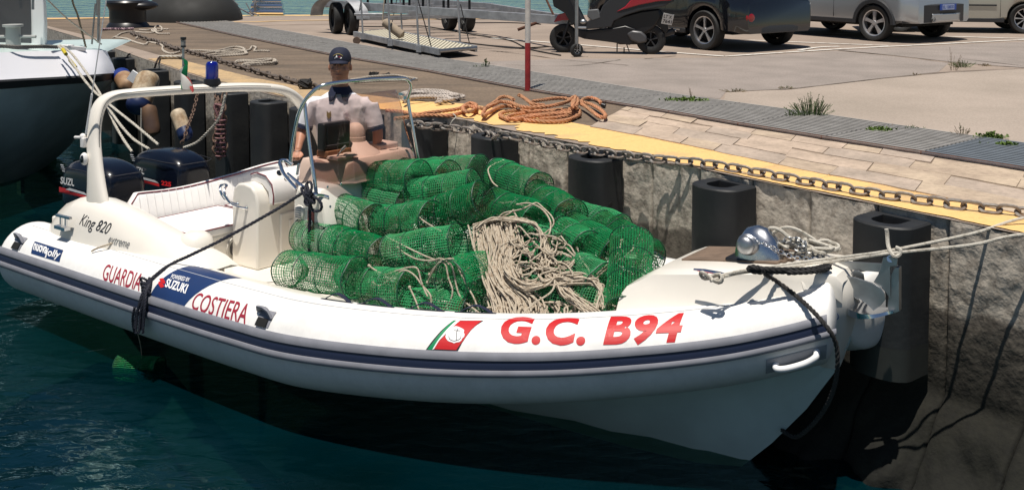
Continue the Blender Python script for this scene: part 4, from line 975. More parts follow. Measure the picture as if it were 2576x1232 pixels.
# antenna, bracket, lamp on the near leg
b0 = L(216, 338, y=-1.1); b1 = L(268, -5, y=-1.12); b2 = b0.lerp(b1, 1.5)
mb = MB(); mb.tube([b0, b0.lerp(b1, .3)], .010, 8); mb.tube([b0.lerp(b1, .3), b2], .006, 6); obj("whip_antenna", mb, M.white, arch)
mb = MB(); c = L(208, 345, y=-1.1); mb.ball(c, (.03, .03, .035), 10, 8); mb.tube([c+Vector((-.10, -.02, -.01)), c+Vector((.03, 0, .0))], .014, 8); mb.box(c+Vector((.02, 0, -.05)), (.05, .05, .09)); obj("antenna_bracket", mb, M.vinyl, arch, bevel=.006)
mb = MB(); c = L(212, 400, y=-1.14); mb.ball(c, (.045, .035, .06), 14, 10); lh = obj("side_light", mb, M.vinyl, arch)
mb = MB(); mb.ball(c+Vector((.005, -.022, 0)), (.026, .02, .04), 12, 8); obj("side_light_lens", mb, M.carglass, lh)
# mast light, beacon, flag
m0 = L(461, 222, y=-.28); m1 = L(461, 120, y=-.28)
mb = MB(); mb.tube([m0, m1], .012, 8); mb.ball(m0+Vector((0, 0, .03)), (.035, .035, .04), 10, 8); mast = obj("light_mast", mb, M.steel, arch)
mb = MB(); mb.lathe([(.0, .0), (.024, .0), (.026, .012), (.022, .02)], 14, Matrix.Translation(m1)); obj("mast_light_base", mb, M.black, mast); mb = MB(); mb.lathe([(0, .075), (.028, .075), (.028, .10), (0, .10)], 14, Matrix.Translation(m1)); obj("mast_light_cap", mb, M.black, mast)
mb = MB(); mb.lathe([(.0, .015), (.022, .02), (.024, .07), (0, .075)], 14, Matrix.Translation(m1)); obj("mast_light_lens", mb, mat("frosted_lens", (.25, .25, .24), .3), mast)
c = L(533, 216, y=-.04); mb = MB(); mb.lathe([(0, 0), (.085, 0), (.088, .03), (.075, .07), (0, .07)], 24, Matrix.Translation(c)); bc = obj("beacon_base", mb, M.black, arch)
mb = MB(); mb.lathe([(.062, .07), (.062, .20), (.055, .225), (.04, .24), (0, .243)], 28, Matrix.Translation(c)); obj("blue_beacon", mb, M.bluelens, bc, bevel=0)
def flag_pt(u, v):   # u along the fly, v down the hoist
    p = m1.lerp(m0, .25+.72*v); a = 1-v
    droop = Vector((u*.17*(0.4+.6*v)+.02*math.sin(u*9+v*3), -.02+.05*math.sin(u*7+v*2), -u*(.17*(1-v)+.03)))
    return p+droop
fl_ = thing("flag", "small green white and red flag hanging limp from the light mast on the arch", "flag", BM @ m0)
fi = fl_.matrix_basis.inverted() @ BM
for k, (nm, mm) in enumerate((("green_stripe", mat("flag_green", (.0, .22, .08), .8)), ("white_stripe", mat("flag_white", (.62, .6, .56), .8)), ("red_stripe", mat("flag_red", (.36, .05, .045), .8)))):
    mb = MB(); mb.loft([[fi @ flag_pt((k+i/6)/3*1.25, j/10) for i in range(7)] for j in range(11)], closed=False, caps=False); obj(nm, mb, mm, fl_, smooth=80)
# ---- outboards
def outboard(cx, cy):
    e = bpy.data.objects.new("outboard_motor", None); COL.objects.link(e); e.parent = boat; e.location = (cx, cy, 0)
    mb = MB(); R_ = []
    for x, w_, z0, z1, rr_ in [(-.46, .17, .50, .86, 1), (-.455, .205, .47, .90, 1), (-.42, .235, .45, .945, 1), (-.25, .25, .44, 1.0, 1), (.0, .255, .44, 1.015, 1), (.20, .25, .45, .99, 1), (.33, .235, .46, .945, 1), (.385, .215, .47, .89, 1), (.405, .18, .50, .84, 1), (.41, .13, .54, .80, 1)]:
        zc = (z0+z1)/2; h_ = (z1-z0)/2
        ring = []
        for k in range(28):
            a = 2*math.pi*k/28; ca, sa = math.cos(a), math.sin(a); ex = .40
            wy = w_*(1-.22*max(0, sa)**1.5)
            ring.append(Vector((x, wy*math.copysign(abs(ca)**ex, ca), zc+h_*math.copysign(abs(sa)**ex, sa))))
        R_.append(ring)
    mb.loft(R_); cw = obj("cowling", mb, M.engine, e, smooth=55, sub=1); mb = MB(); mb.loft([[Vector((x, w_*sg, z)) for sg in (-1, 1)] for x, w_, z in ((-.44, .1, .9),)], closed=False, caps=False) if False else None; sm = MB(); sm.tube([Vector((.407, .16, .90)), Vector((.385, .222, .91)), Vector((.2, .262, .915)), Vector((0, .267, .92)), Vector((-.25, .262, .915)), Vector((-.42, .246, .89)), Vector((-.46, .2, .87)), Vector((-.465, -.2, .87)), Vector((-.42, -.246, .89)), Vector((-.25, -.262, .915)), Vector((0, -.267, .92)), Vector((.2, -.262, .915)), Vector((.385, -.222, .91)), Vector((.407, -.16, .90))], .005, 5, closed=True); obj("cowling_seam", sm, M.ink, e)
    mb = MB(); mb.loft([[Vector((x, .19*w_*math.copysign(abs(math.cos(a))**.6, math.cos(a)), .38+.14*math.copysign(abs(math.sin(a))**.6, math.sin(a)))) for a in [2*math.pi*k/20 for k in range(20)]] for x, w_ in ((-.40, .7), (-.3, 1), (.2, 1.05), (.32, .8))]); obj("lower_cover", mb, M.engine, e, sub=1)
    mb = MB(); mb.box((-.05, 0, .05), (.30, .16, .6)); mb.box((-.1, 0, -.35), (.4, .1, .4)); obj("leg", mb, M.engine, e, bevel=.03)
    flat_text("SUZUKI", (-.40, -.249, .735), (1, 0.045, 0), (0, .06, 1), .34, .075, mat("silver_print", (.55, .55, .55), .4), parent=e, bold=.03, thick=.010)
    flat_text("225", (.16, -.262, .665), (1, .05, 0), (0, .05, 1), .16, .05, M.red, parent=e, bold=.04, thick=.006)
    mb = MB(); mb.add([(-.43, -.255, .645), (.13, -.270, .645), (.13, -.270, .675), (-.2, -.268, .675), (-.28, -.265, .70), (-.43, -.255, .70)], [tuple(range(6))]); obj("red_stripe", mb, M.red, e, smooth=False)
    mb = MB(); mb.add([(-.30, -.266, .69), (.13, -.272, .68), (.05, -.270, .705), (-.22, -.266, .715)], [tuple(range(4))]); obj("silver_stripe", mb, M.enggrey, e, smooth=False)
    mb = MB(); [mb.box((-.44+k*.012, -.215, .92-.02*k), (.05, .01, .008)) for k in range(4)]; obj("vent_slots", mb, M.enggrey, e)
    return e
outboard(-.12, .50); outboard(-.12, -.34)
# ---- bow gear
def zp8(pts): return [(1743.5+x*.381, 536.4+y*.381) for x, y in pts]
def plate(name, pts, y, th, m, parent, bevel=.003):
    P = [L(a, b, y=y) for a, b in pts]; mb = MB(); n = len(P)
    mb.add([(p.x, p.y+th/2, p.z) for p in P]+[(p.x, p.y-th/2, p.z) for p in P], [tuple(range(n)), tuple(reversed(range(n, 2*n)))]+[(i, (i+1) % n, n+(i+1) % n, n+i) for i in range(n)])
    return obj(name, mb, m, parent, smooth=False, bevel=bevel)
an = thing("anchor", "stainless steel plough anchor stowed in the bow roller of the inflatable boat", "anchor", BM @ Vector((7.7, 0, 1.0))); ai = an.matrix_basis.inverted()
def bfix(o):                                # geometry given in boat axes under a world thing
    o.data.transform(o.parent.matrix_basis.inverted() @ BM); return o
rollr = plate("bow_roller", zp8([(800, 303), (900, 308), (1245, 330), (1345, 340), (1365, 352), (1366, 645), (1330, 655), (1300, 655), (1300, 400), (1240, 388), (900, 362), (800, 332)]), .045, .012, M.steel, boat)
plate("roller_cheek", zp8([(1255, 288), (1285, 284), (1330, 286), (1350, 300), (1345, 345), (1300, 350), (1300, 560), (1270, 520), (1240, 488), (1190, 452), (1222, 400)]), -.035, .012, M.steel, rollr)
plate("roller_bracket", zp8([(900, 395), (1035, 420), (1040, 390), (1065, 375), (1090, 375), (1125, 400), (1130, 440), (1060, 470), (960, 455)]), .02, .010, M.steel, rollr)
mb = MB(); mb.tube([L(*zp8([(1300, 300)])[0], y=-.04), L(*zp8([(1300, 300)])[0], y=.06)], .022, 12); obj("roller_pin", mb, M.chrome, rollr)
bfix(plate("shank", zp8([(890, 392), (960, 400), (1080, 425), (1180, 458), (1235, 490), (1262, 530), (1268, 570), (1240, 605), (1192, 642), (1150, 600), (1105, 568), (1040, 548), (1000, 525), (955, 450)]), -.055, .014, M.steel, an))
mb = MB(); R_ = []
up = spline([L(x, y, y=-.06) for x, y in zp8([(958, 600), (1000, 597), (1080, 622), (1160, 648), (1230, 656), (1320, 645)])], 5); lo_ = spline([L(x, y, y=-.06) for x, y in zp8([(958, 604), (1010, 640), (1090, 668), (1180, 676), (1250, 672), (1320, 660)])], 5)
for a, b in zip(up, lo_): R_.append([a+Vector((0, -.10*math.sin(math.pi*min(1, (lo_[0]-b).length/.32)), 0.004)), a, a+Vector((0, .10, .01)), b+Vector((0, .10, 0)), b, b+Vector((0, -.09*math.sin(math.pi*min(1, (lo_[0]-b).length/.32)), 0))])
mb.loft(R_); bfix(obj("fluke", mb, M.chrome, an))
plate("stem_plate", zp8([(1340, 350), (1366, 352), (1366, 640), (1340, 652), (1300, 655), (1290, 600), (1310, 400)]), .01, .06, M.steel, rollr)
# bow cleat with deck plate
def cleat(c, d, parent, ln_=.20):
    c = Vector(c); d = Vector(d).normalized(); mb = MB(); mb.tube([c+d*(-ln_/2)+Z_*.045, c-d*.05+Z_*.05, c+d*.05+Z_*.05, c+d*(ln_/2)+Z_*.045], [.008, .012, .012, .008], 8)
    for k in (-1, 1): mb.tube([c+d*(.035*k), c+d*(.035*k)+Z_*.05], .010, 8)
    return obj("cleat", mb, M.chrome, parent)
cleat(L(1790, 703, z=1.035), (1, .05, 0), boat, .25)
mb = MB(); c = L(2150, 722, y=-.19); mb.ball(L(2095, 728, y=-.205), (.03, .008, .018), 10, 6); obj("deck_fitting", mb, M.steel, nose)
# windlass
c = L(1905, 655, y=-.02); c.z = 1.085
wl = bpy.data.objects.new("windlass", None); COL.objects.link(wl); wl.parent = boat; wl.location = c; wl.scale = (1.28, 1.28, 1.28)
mb = MB(); R_ = []
for x, w_, h_ in [(-.11, .03, .02), (-.10, .07, .10), (-.06, .085, .155), (0, .09, .175), (.05, .088, .165), (.10, .08, .12), (.13, .07, .07), (.15, .05, .02)]:
    R_.append([Vector((x, w_*math.cos(a), h_*math.sin(a) if math.sin(a) > 0 else 0)) for a in [2*math.pi*k/20 for k in range(20)]])
mb.loft(R_); obj("windlass_housing", mb, mat("brushed_steel", (.62, .63, .65), .24, 1.0, bump=.15, bscale=30), wl, smooth=70)
mb = MB(); mx_ = Matrix.Translation((-.02, -.085, .085)) @ Matrix.Rotation(math.pi/2, 4, 'X'); mb.lathe([(.03, -.02), (.055, 0), (.058, .012), (.048, .026), (.050, .038), (.046, .050), (.034, .060), (.016, .066), (.0, .067)], 20, mx_); obj("windlass_drum", mb, mat("worn_steel", (.45, .46, .48), .38, 1.0, var=.3, scale=20), wl)
mb = MB(); mb.box((.02, 0, -.012), (.32, .22, .03)); obj("windlass_base", mb, M.black, wl, bevel=.01)
# ------------------------------------------------------------ ropes on and around the boat
def boat_rope(name, label, pts, r, m, twist=False, step=6, cat="rope", sub=None):
    P = spline(pts, step); o0 = BM @ P[0]; root = None
    mb = MB()
    Wp = [BM @ p - o0 for p in P]
    if twist: mb.rope(Wp, r)
    else: mb.tube(resample(Wp, len(Wp)*2), r, 7)
    o = obj(name, mb, m); o.location = o0; return tag(o, label, cat)
def wr(name, label, pts, r, m, twist=False, step=6, cat="rope", group=None):
    P = spline(pts, step); o0 = P[0].copy(); mb = MB(); Wp = [p-o0 for p in P]
    if twist: mb.rope(Wp, r)
    else: mb.tube(Wp, r, 7)
    o = obj(name, mb, m); o.location = o0; return tag(o, label, cat, group)
s1, t1 = tube_hit(395, 694); s2, t2 = tube_hit(372, 712)
pts = [L(778, 640, y=-.56), L(777, 600, y=-.56), L(779, 540, y=-.56), L(776, 500, y=-.56), L(766, 484, y=-.57), L(720, 512, y=-.66), L(660, 547, y=-.82), L(560, 602, y=-1.05), L(480, 641, y=-1.25), tp(*tube_hit(440, 664), .016), tp(*tube_hit(410, 682), .016), tp(*tube_hit(388, 700), .016), tp(*tube_hit(372, 716), .018)]
boat_rope("mooring_rope", "dark navy twisted rope running from the windscreen frame down over the boat's side tube", pts, .014, M.ropenavy, True)
mb = MB(); o0 = BM @ L(778, 490, y=-.57); rr = random.Random(5)
bi = Matrix.Translation(o0).inverted() @ BM
for k in range(7):
    c = L(775+rr.uniform(-7, 7), 486+rr.uniform(-14, 18), y=-.57); a0_ = rr.uniform(0, 3)
    P = [c+Vector((.05*math.cos(a+a0_), .05*math.sin(a*1.0)*.6, .045*math.sin(a+a0_*.5))) for a in [2*math.pi*j/12 for j in range(13)]]
    mb.rope([bi @ p for p in P], .013)
P = spline([L(775, 490, y=-.57), L(795, 498, y=-.57), L(808, 512, y=-.57), L(806, 528, y=-.57), L(790, 531, y=-.57), L(782, 520, y=-.57), L(780, 500, y=-.57)], 4); mb.rope([bi @ p for p in P], .013)
o = obj("rope_knot", mb, M.ropenavy); o.location = o0; tag(o, "knotted bundle of navy rope with a loop on the chrome windscreen frame", "rope")
mb = MB(); a_ = tp(*tube_hit(366, 740), .02); o0 = BM @ a_; bi = Matrix.Translation(o0).inverted() @ BM
for k in range(6):
    x0 = 352+k*5; s_off = rr.uniform(-4, 4)
    P = []
    for py in (705, 720, 740, 760, 775, 790): 
        hx = x0+(372-x0)*(1-(py-705)/85)*.8-(py-705)*.13+s_off*.3; h_ = tube_hit(hx+13, py); P.append(tp(h_[0], h_[1], .024+.012*(k % 2)+(0.02 if py > 730 else 0)))
    e1 = P[-1]+Vector((0, -.01, -.10-.02*(k % 3))); P += [e1]
    mb.rope([bi @ p for p in spline(P, 4)], .011)
for k in range(4):
    h_ = tube_hit(369+k*2, 712+k*9); c = tp(h_[0], h_[1], .03); P = [c+Vector((.05*math.cos(a), .0-.015*math.sin(a), .03*math.sin(a))) for a in [2*math.pi*j/10 for j in range(11)]]; mb.rope([bi @ p for p in P], .011)
loop_end = tp(*tube_hit(352, 812), .05)
P = spline([tp(*tube_hit(350, 770), .04), tp(*tube_hit(345, 795), .045), tp(*tube_hit(350, 822), .05), tp(*tube_hit(362, 822), .05), tp(*tube_hit(368, 795), .045), tp(*tube_hit(366, 765), .04)], 5); mb.rope([bi @ p for p in P], .011)
o = obj("rope_lashing", mb, M.ropenavy); o.location = o0; tag(o, "dark navy rope lashing wound in a bundle over the strakes beside the word GUARDIA", "rope")
# thin line down to the submerged trap
a_ = BM @ tp(*tube_hit(357, 822), .05); tr_c = atz(357, 905, WZ-.02)
wr("thin_line", "thin pale line hanging from the navy lashing straight down into the water", [a_, a_.lerp(tr_c, .5)+Vector((.01, 0, 0)), tr_c], .004, M.rope, cat="line")
# white mooring ropes to the quay
q1 = atz(2640, 540, 1.47); q2 = atz(2640, 588, 1.44)
cl = L(1772, 697, z=1.075); A1 = [cl, L(1810, 693, z=1.08), L(1870, 680, z=1.115), L(1960, 668, z=1.13), L(2050, 655, y=-.05), L(2150, 643, y=-.05), L(2240, 630, y=-.03)]
wr("mooring_rope", "upper pale flecked mooring rope stretching from the bow cleat to the quay at right", [BM @ p for p in A1]+[(BM @ A1[-1]).lerp(q1, .5)+Vector((0, 0, -.01)), q1, q1+Vector((1.0, -.2, .02))], .0105, M.ropew)
A2 = [cl+Vector((.05, -.02, -.01)), L(1850, 688, z=1.09), L(1960, 674, z=1.12), L(2060, 661, y=-.06), L(2150, 650, y=-.06), L(2240, 637, y=-.05)]
wr("mooring_rope", "lower pale flecked mooring rope running from the bow to the yellow edge", [BM @ p for p in A2]+[(BM @ A2[-1]).lerp(q2, .5)+Vector((0, 0, -.01)), q2, q2+Vector((1.0, -.4, -.02))], .0105, M.ropew)
P = [L(2229, 576, y=.0), L(2231, 590, y=0), L(2233, 615, y=-.02), L(2240, 634, y=-.05), L(2250, 645, y=-.06), L(2262, 640, y=-.04), L(2264, 628, y=-.03), L(2252, 622, y=-.03)]
boat_rope("rope_loop", "short flecked rope loop hitched round both mooring ropes above the anchor", P, .013, M.ropew)
mb = MB(); o0 = BM @ L(1790, 697, z=1.08); bi = Matrix.Translation(o0).inverted() @ BM
for k in range(3):
    P = [L(1790, 698, z=1.07)+Vector((.075*math.cos(a), .02*math.sin(a)-.008*k, .022*math.sin(2*a)+.006*k)) for a in [2*math.pi*j/16 for j in range(17)]]; mb.tube([bi @ p for p in P], .010, 6)
o = obj("cleat_hitch", mb, M.ropew); o.location = o0; tag(o, "pale rope turns hitched round the bow cleat on the white foredeck", "rope")
# heap of rope and anchor chain behind the windlass
rr = random.Random(21); mb = MB(); base = L(2000, 640, y=.02); o0 = BM @ base; bi = Matrix.Translation(o0).inverted() @ BM
for k in range(9):
    c = Vector((7.13+rr.uniform(0, .22), rr.uniform(.02, .14), 1.14+rr.uniform(0, .07)))
    P = []
    for j in range(6):
        a = rr.uniform(0, 6.28); P.append(c+Vector((.11*math.cos(a), .06*math.sin(a), rr.uniform(-.02, .04))))
    P = [Vector((p.x, p.y, max(p.z, 1.135))) for p in P]; mb.tube([bi @ p for p in spline(P, 5)], .0115, 6)
for P in ([L(1933, 600, y=.0), L(1935, 575, y=.0), L(1960, 578, y=.02), L(1990, 600, y=.04), L(2050, 625, y=.06), L(2080, 635, y=.06)], [L(1945, 585, y=0.04), L(1975, 572, y=.06), L(2010, 580, y=.08), L(2050, 605, y=.1), L(2062, 622, y=.1)]): mb.tube([bi @ p for p in spline(P, 6)], .012, 6)
o = obj("rope_heap", mb, M.ropew); o.location = o0; tag(o, "tangled heap of pale rope on the foredeck just behind the chrome windlass", "rope")
cp = [BM @ p for p in spline([L(1888, 603, y=-.14), L(1925, 612, y=-.12), L(1960, 632, y=-.08), L(2000, 648, y=-.05), L(2050, 652, y=-.02), L(2110, 668, y=.0)], 8)]
chain("anchor_chain", "thin shiny anchor chain led from the windlass over the foredeck", "chain", cp, .036, .024, .004, M.chrome, seed=8, jit=.3)
cp = [BM @ p for p in spline([L(1960, 610, y=.02), L(2000, 600, y=.03), L(2030, 618, y=.0), L(2000, 628, y=.02), L(2040, 640, y=.02), L(2085, 650, y=.02)], 8)]
chain("anchor_chain", "loose bright links of anchor chain lying on the pale rope heap", "chain", cp, .05, .034, .0055, M.steel, seed=9, jit=.8)
P = [L(2085, 676, y=-.10), L(2060, 682, z=1.145), L(2010, 684, z=1.14), L(1950, 684, z=1.13), L(1900, 684, z=1.12), L(1882, 678, z=1.13), L(1890, 670, z=1.15), L(1915, 676, z=1.15), L(1925, 690, z=1.11), L(1960, 712, y=-.34), L(2010, 750, y=-.42), L(2052, 790, y=-.52), L(2085, 830, y=-.56), L(2103, 868, y=-.52), L(2106, 920, y=-.5), L(2098, 970, y=-.45), L(2078, 1020, y=-.35), L(2040, 1070, y=-.2), L(2000, 1098, y=-.10), L(1965, 1080, y=-.05)]
boat_rope("black_rope", "thick black rope coiled on the foredeck and drooping over the bow into the water", P, .015, M.ropeblk, True, step=8)
boat_rope("black_rope", "short doubled length of black rope lying along the foredeck under the mooring ropes", [L(1885, 672, z=1.15), L(1930, 676, z=1.15), L(1990, 678, z=1.155), L(2040, 676, z=1.16), L(2080, 668, z=1.16), L(2085, 674, z=1.15), L(2040, 683, z=1.15), L(1980, 686, z=1.14)], .016, M.ropeblk, True)
# beige cords by the stern
kx = L(372, 572, y=-1.0)
boat_rope("beige_cord", "beige cord lying from the stern knot across the white tube", [kx, L(340, 590, y=-1.15), L(300, 605, y=-1.25), L(262, 618, y=-1.34), L(240, 626, y=-1.38), L(230, 632, y=-1.4)], .009, M.rope)
boat_rope("beige_cord", "thin beige cord stretched from the stern knot along the bench cushions", [kx, L(420, 565, y=-.8), L(500, 556, y=-.5), L(556, 550, y=-.3), L(600, 545, y=-.15)], .006, M.rope)
boat_rope("beige_cord", "thin beige cord from the stern knot to the small navy topped float", [kx, L(395, 585, y=-1.0), L(425, 600, y=-1.0), L(450, 612, y=-1.0)], .006, M.rope)
mb = MB(); o0 = BM @ kx; bi = Matrix.Translation(o0).inverted() @ BM
for k in range(9):
    a0_ = rr.uniform(0, 6); P = [kx+Vector((.045*math.cos(a+a0_), .03*math.sin(a*1.1), .04*math.sin(a+a0_*.7))) for a in [2*math.pi*j/10 for j in range(9)]]; mb.tube([bi @ p for p in P], .008, 6)
mb.tube([bi @ p for p in [kx, kx+Vector((-.02, -.02, -.08)), kx+Vector((-.05, -.04, -.14))]], .006, 6)
o = obj("cord_knot", mb, M.rope); o.location = o0; tag(o, "beige knot of cord tied on the end of the stern hand rail", "rope")
# small fender lying in the cockpit
fr2 = thing("small_fender", "small cream fender with navy cap lying by the stern bench in the cockpit", "fender", BM @ L(450, 640, y=-.98))
mb = MB(); MX = Matrix.Rotation(rad(-35), 4, 'Z') @ Matrix.Rotation(rad(50), 4, 'Y'); mb.lathe([(0, .13), (.05, .12), (.075, .09), (.085, .06)], 20, MX); obj("cap", mb, M.fendernavy, fr2)
mb = MB(); mb.lathe([(.086, .06), (.10, 0), (.10, -.2), (.08, -.27), (0, -.3)], 20, MX); obj("body", mb, mat("cream_fender", (.72, .66, .55), .4), fr2)
# sunglasses on the helm cushion
sg_ = thing("sunglasses", "dark sunglasses lying on the white helm cushion", "sunglasses", BM @ L(706, 449, z=1.165)); mb = MB()
for k in (-1, 1):
    mb.tube([Vector((.012*k+.03*k+.025*math.cos(a), 0.01, .03+.02*math.sin(a))) for a in [2*math.pi*j/14 for j in range(14)]], .003, 5, closed=True)
    mb.tube([(.07*k, .01, .035), (.065*k, .08, .03), (.05*k, .14, .008)], .0025, 5)
mb.tube([(-.014, .01, .035), (.014, .01, .035)], .003, 5); obj("frame", mb, M.ink, sg_)
mb = MB()
for k in (-1, 1): mb.ball((.042*k, .01, .03), (.023, .002, .018), 12, 6)
obj("lens", mb, M.carglass, sg_); sg_.rotation_euler = (rad(-20), rad(35), rad(-10))
# ------------------------------------------------------------ traps
def trap_mesh(seed, Ln=.60, R=.158):
    rr = random.Random(seed); NA, NL = 46, 30; ns = Vector((seed*7.3, 0, 0))
    def pt(u, a, rs=1.0):
        x = (u-.5)*Ln; s = noise.noise(Vector((math.cos(a)*1.2, math.sin(a)*1.2, u*2.5))+ns); r = R*rs*(1+.12*s)
        sag = .0035*math.sin(u*math.pi*4)**2
        r -= sag
        return Vector((x+.006*noise.noise(Vector((a, u*3, seed))), r*math.cos(a), r*math.sin(a)*.97))
    net = MB(); w = .0022
    for i in range(NL+1):
        net.tube([pt(i/NL, 2*math.pi*k/NA) for k in range(NA)], w, 3, closed=True)
    for k in range(NA):
        net.tube([pt(i/NL, 2*math.pi*k/NA) for i in range(NL+1)], w, 3, caps=False)
    fun = []
    for e, d in ((0, 1), (1, -1)):              # entrance funnels of netting
        muck = MB(); fun.append(muck)
        for j in range(1, 11):
            f = j/11; muck.tube([Vector(((e-.5)*Ln+d*.16*f**.8, 0, 0))+Vector((0, 1, 0))*R*(1-.72*f)*math.cos(2*math.pi*k/28)+Vector((0, 0, 1))*R*(1-.72*f)*math.sin(2*math.pi*k/28) for k in range(28)], .0021, 3, closed=True)
        for k in range(34):
            a = 2*math.pi*k/34; muck.tube([Vector(((e-.5)*Ln+d*.16*f**.8, R*(1-.72*f)*math.cos(a), R*(1-.72*f)*math.sin(a))) for f in (0, .3, .6, 1)], .0021, 3, caps=False)
    dirt = MB()
    for k in range(260):
        if rr.random() < .5: a = rr.gauss(-1.4, 1.0); u = rr.gauss(.5, .22)
        else: a = rr.uniform(0, 6.28); u = rr.random()
        u = min(max(u, .02), .98); p = pt(u, a, rr.uniform(.86, .99)); s = rr.uniform(.003, .010)
        dirt.ball(p, (s, s*rr.uniform(.5, 1), s*.6), 5, 3)
    hoops = MB()
    for u in (0, .3, .62, 1): hoops.tube([pt(u, 2*math.pi*k/36, 1.012) for k in range(36)], .0036 if 0 < u < 1 else .005, 5, closed=True)
    return (mesh_of(net, M.net, False, name="netting"), mesh_of(fun[0], M.net, False, name="funnel"), mesh_of(fun[1], M.net if seed % 2 else M.netmuck, False, name="funnel"), mesh_of(hoops, M.netdark, False, name="hoops"), mesh_of(dirt, mat("dried_weed_bits", (.14, .12, .06), .9, col2=(.30, .30, .27), scale=30), False, name="dirt"))
TV = [trap_mesh(s) for s in (1, 2, 3, 4)]
def trap(a, b, label, v=0, length=None, world=False, sc=1.0, rings=None):
    a = Vector(a); b = Vector(b)
    if not world: a = BM @ a; b = BM @ b
    c = (a+b)/2; d = (b-a).normalized()
    root = thing("crab_trap", label, "trap", tuple(c), 0, "green mesh traps heaped in the boat")
    y = d.cross(Z_); y = y.normalized() if y.length > .05 else Vector((0, 1, 0)); z = d.cross(y)*-1
    rt = Matrix((d, y, d.cross(y))).transposed(); root.rotation_euler = (rt.to_4x4() @ Matrix.Rotation(v*1.3, 4, 'X')).to_euler(); root.scale = (((length or .60)/.60)*sc, sc, sc)
    for nm, me in zip(("netting", "entrance_funnel", "entrance_funnel", "hoop_rings", "dried_weed"), TV[v % 4]):
        o = link(nm, me, root)
        if nm in ("dried_weed", "hoop_rings"): o["kind"] = "stuff"
    return root
T = [((722, 677), (897, 699), -.92, -.94, "lowest left green trap resting on the side tube, at the pile's left corner"),
 ((840, 612), (961, 645), -.55, -.65, "green trap directly above the lowest left one, round end turned to the right"),
 ((790, 597), (880, 618), -.42, -.45, "pale looking trap touching the hanging navy rope by the console"),
 ((840, 522), (940, 560), -.15, -.35, "see-through trap tilted down to the right, leftmost in the upper half of the pile"),
 ((925, 497), (1030, 520), .15, .05, "small visible trap wedged between the tilted left one and the top row"),
 ((965, 560), (1090, 553), -.2, -.3, "green trap lying level in the pile's middle left, short cord at its end"),
 ((940, 449), (1055, 452), .2, .05, "left end trap of the top row, white console showing through its netting"),
 ((1015, 442), (1129, 447), .45, .35, "second trap of the top row, half hidden by the left end one"),
 ((1090, 437), (1207, 436), .75, .65, "third trap of the top row, next to the tilted topmost trap"),
 ((1251, 442), (1357, 480), .6, .4, "topmost trap at the back, tilted with its brown fouled end to the right"),
 ((1077, 490), (1194, 472), .1, .2, "trap just under the top row's right half, weed stuck on its side"),
 ((1120, 535), (1217, 503), -.1, -.1, "large faced trap at the pile's centre with its mesh end toward the water"),
 ((1016, 633), (1150, 612), -.55, -.45, "trap slanting up to the right, left of the hanging rope skein"),
 ((955, 724), (1036, 728), -.80, -.84, "trap with brown stained end above the second black strap"),
 ((1190, 690), (1132, 708), -.55, -.8, "round ended trap half covered by pale loops, left of the rope skein"),
 ((1070, 776), (1185, 790), -.78, -.74, "lowest trap peeking over the tube above the third strap"),
 ((1270, 531), (1353, 560), .15, 0, "trap with a rusty brown fouled end just above the rope skein"),
 ((1385, 520), (1434, 547), .35, .2, "trap with a tan patch at its end, right of the rope loops"),
 ((1483, 562), (1556, 586), .6, .5, "far right trap against the quay wall at the back of the pile"),
 ((1340, 610), (1400, 637), .05, -.2, "trap standing behind the right edge of the rope skein"),
 ((1425, 600), (1480, 633), .15, -.02, "dark looking trap in the right half, between its two lighter neighbours"),
 ((1479, 604), (1550, 645), .2, .05, "trap with two cords tied to its round end, near the foredeck"),
 ((1568, 610), (1636, 653), .4, .3, "rightmost trap, white tube showing through its open mesh end"),
 ((1584, 700), (1580, 778), -.30, -.48, "upright trap standing against the foredeck's white side"),
 ((1470, 690), (1522, 716), -.1, -.25, "low trap left of the upright one by the foredeck")]
for i, (a, b, y1, y2, lb) in enumerate(T):
    A = L(*a, y=y1); B = L(*b, y=y2); d = (B-A); Ln = d.length; want = .60
    if Ln < want: A = B-d.normalized()*want     # the hidden end runs back into the heap
    trap(A, B, lb, i, length=(B-A).length)
rr = random.Random(2)
for k, (x, y, z, yaw) in enumerate([(3.9, -.45, .52, .2), (3.95, .2, .55, -.1), (4.0, .6, .62, .1), (4.6, -.6, .53, .3), (4.65, 0, .58, .1), (4.7, .5, .60, -.2), (5.2, -.35, .58, .2), (5.3, .2, .60, 0), (5.5, .55, .65, -.1), (4.2, -.1, .80, .1), (4.8, .25, .84, -.1), (5.05, -.2, .80, .2), (5.75, -.05, .62, .1), (5.7, -.35, .60, .1)]):
    d = Vector((math.cos(yaw), math.sin(yaw), 0))*.3
    t_ = trap(Vector((x, y, z))-d, Vector((x, y, z))+d, "green mesh trap buried in the heap, seen only through the traps over it", k+1)
sub = thing("sunken_trap", "green mesh trap hanging just under the water beside the boat", "trap", (0, 0, 0))
c = atz(352, 925, WZ-.045); bpy.data.objects.remove(sub)
sk = trap(c+Vector((-.19, .02, 0)), c+Vector((.19, -.05, 0)), "green mesh trap hanging just under the water surface on a thin line beside the tube", 2, length=.52, world=True, sc=.72)
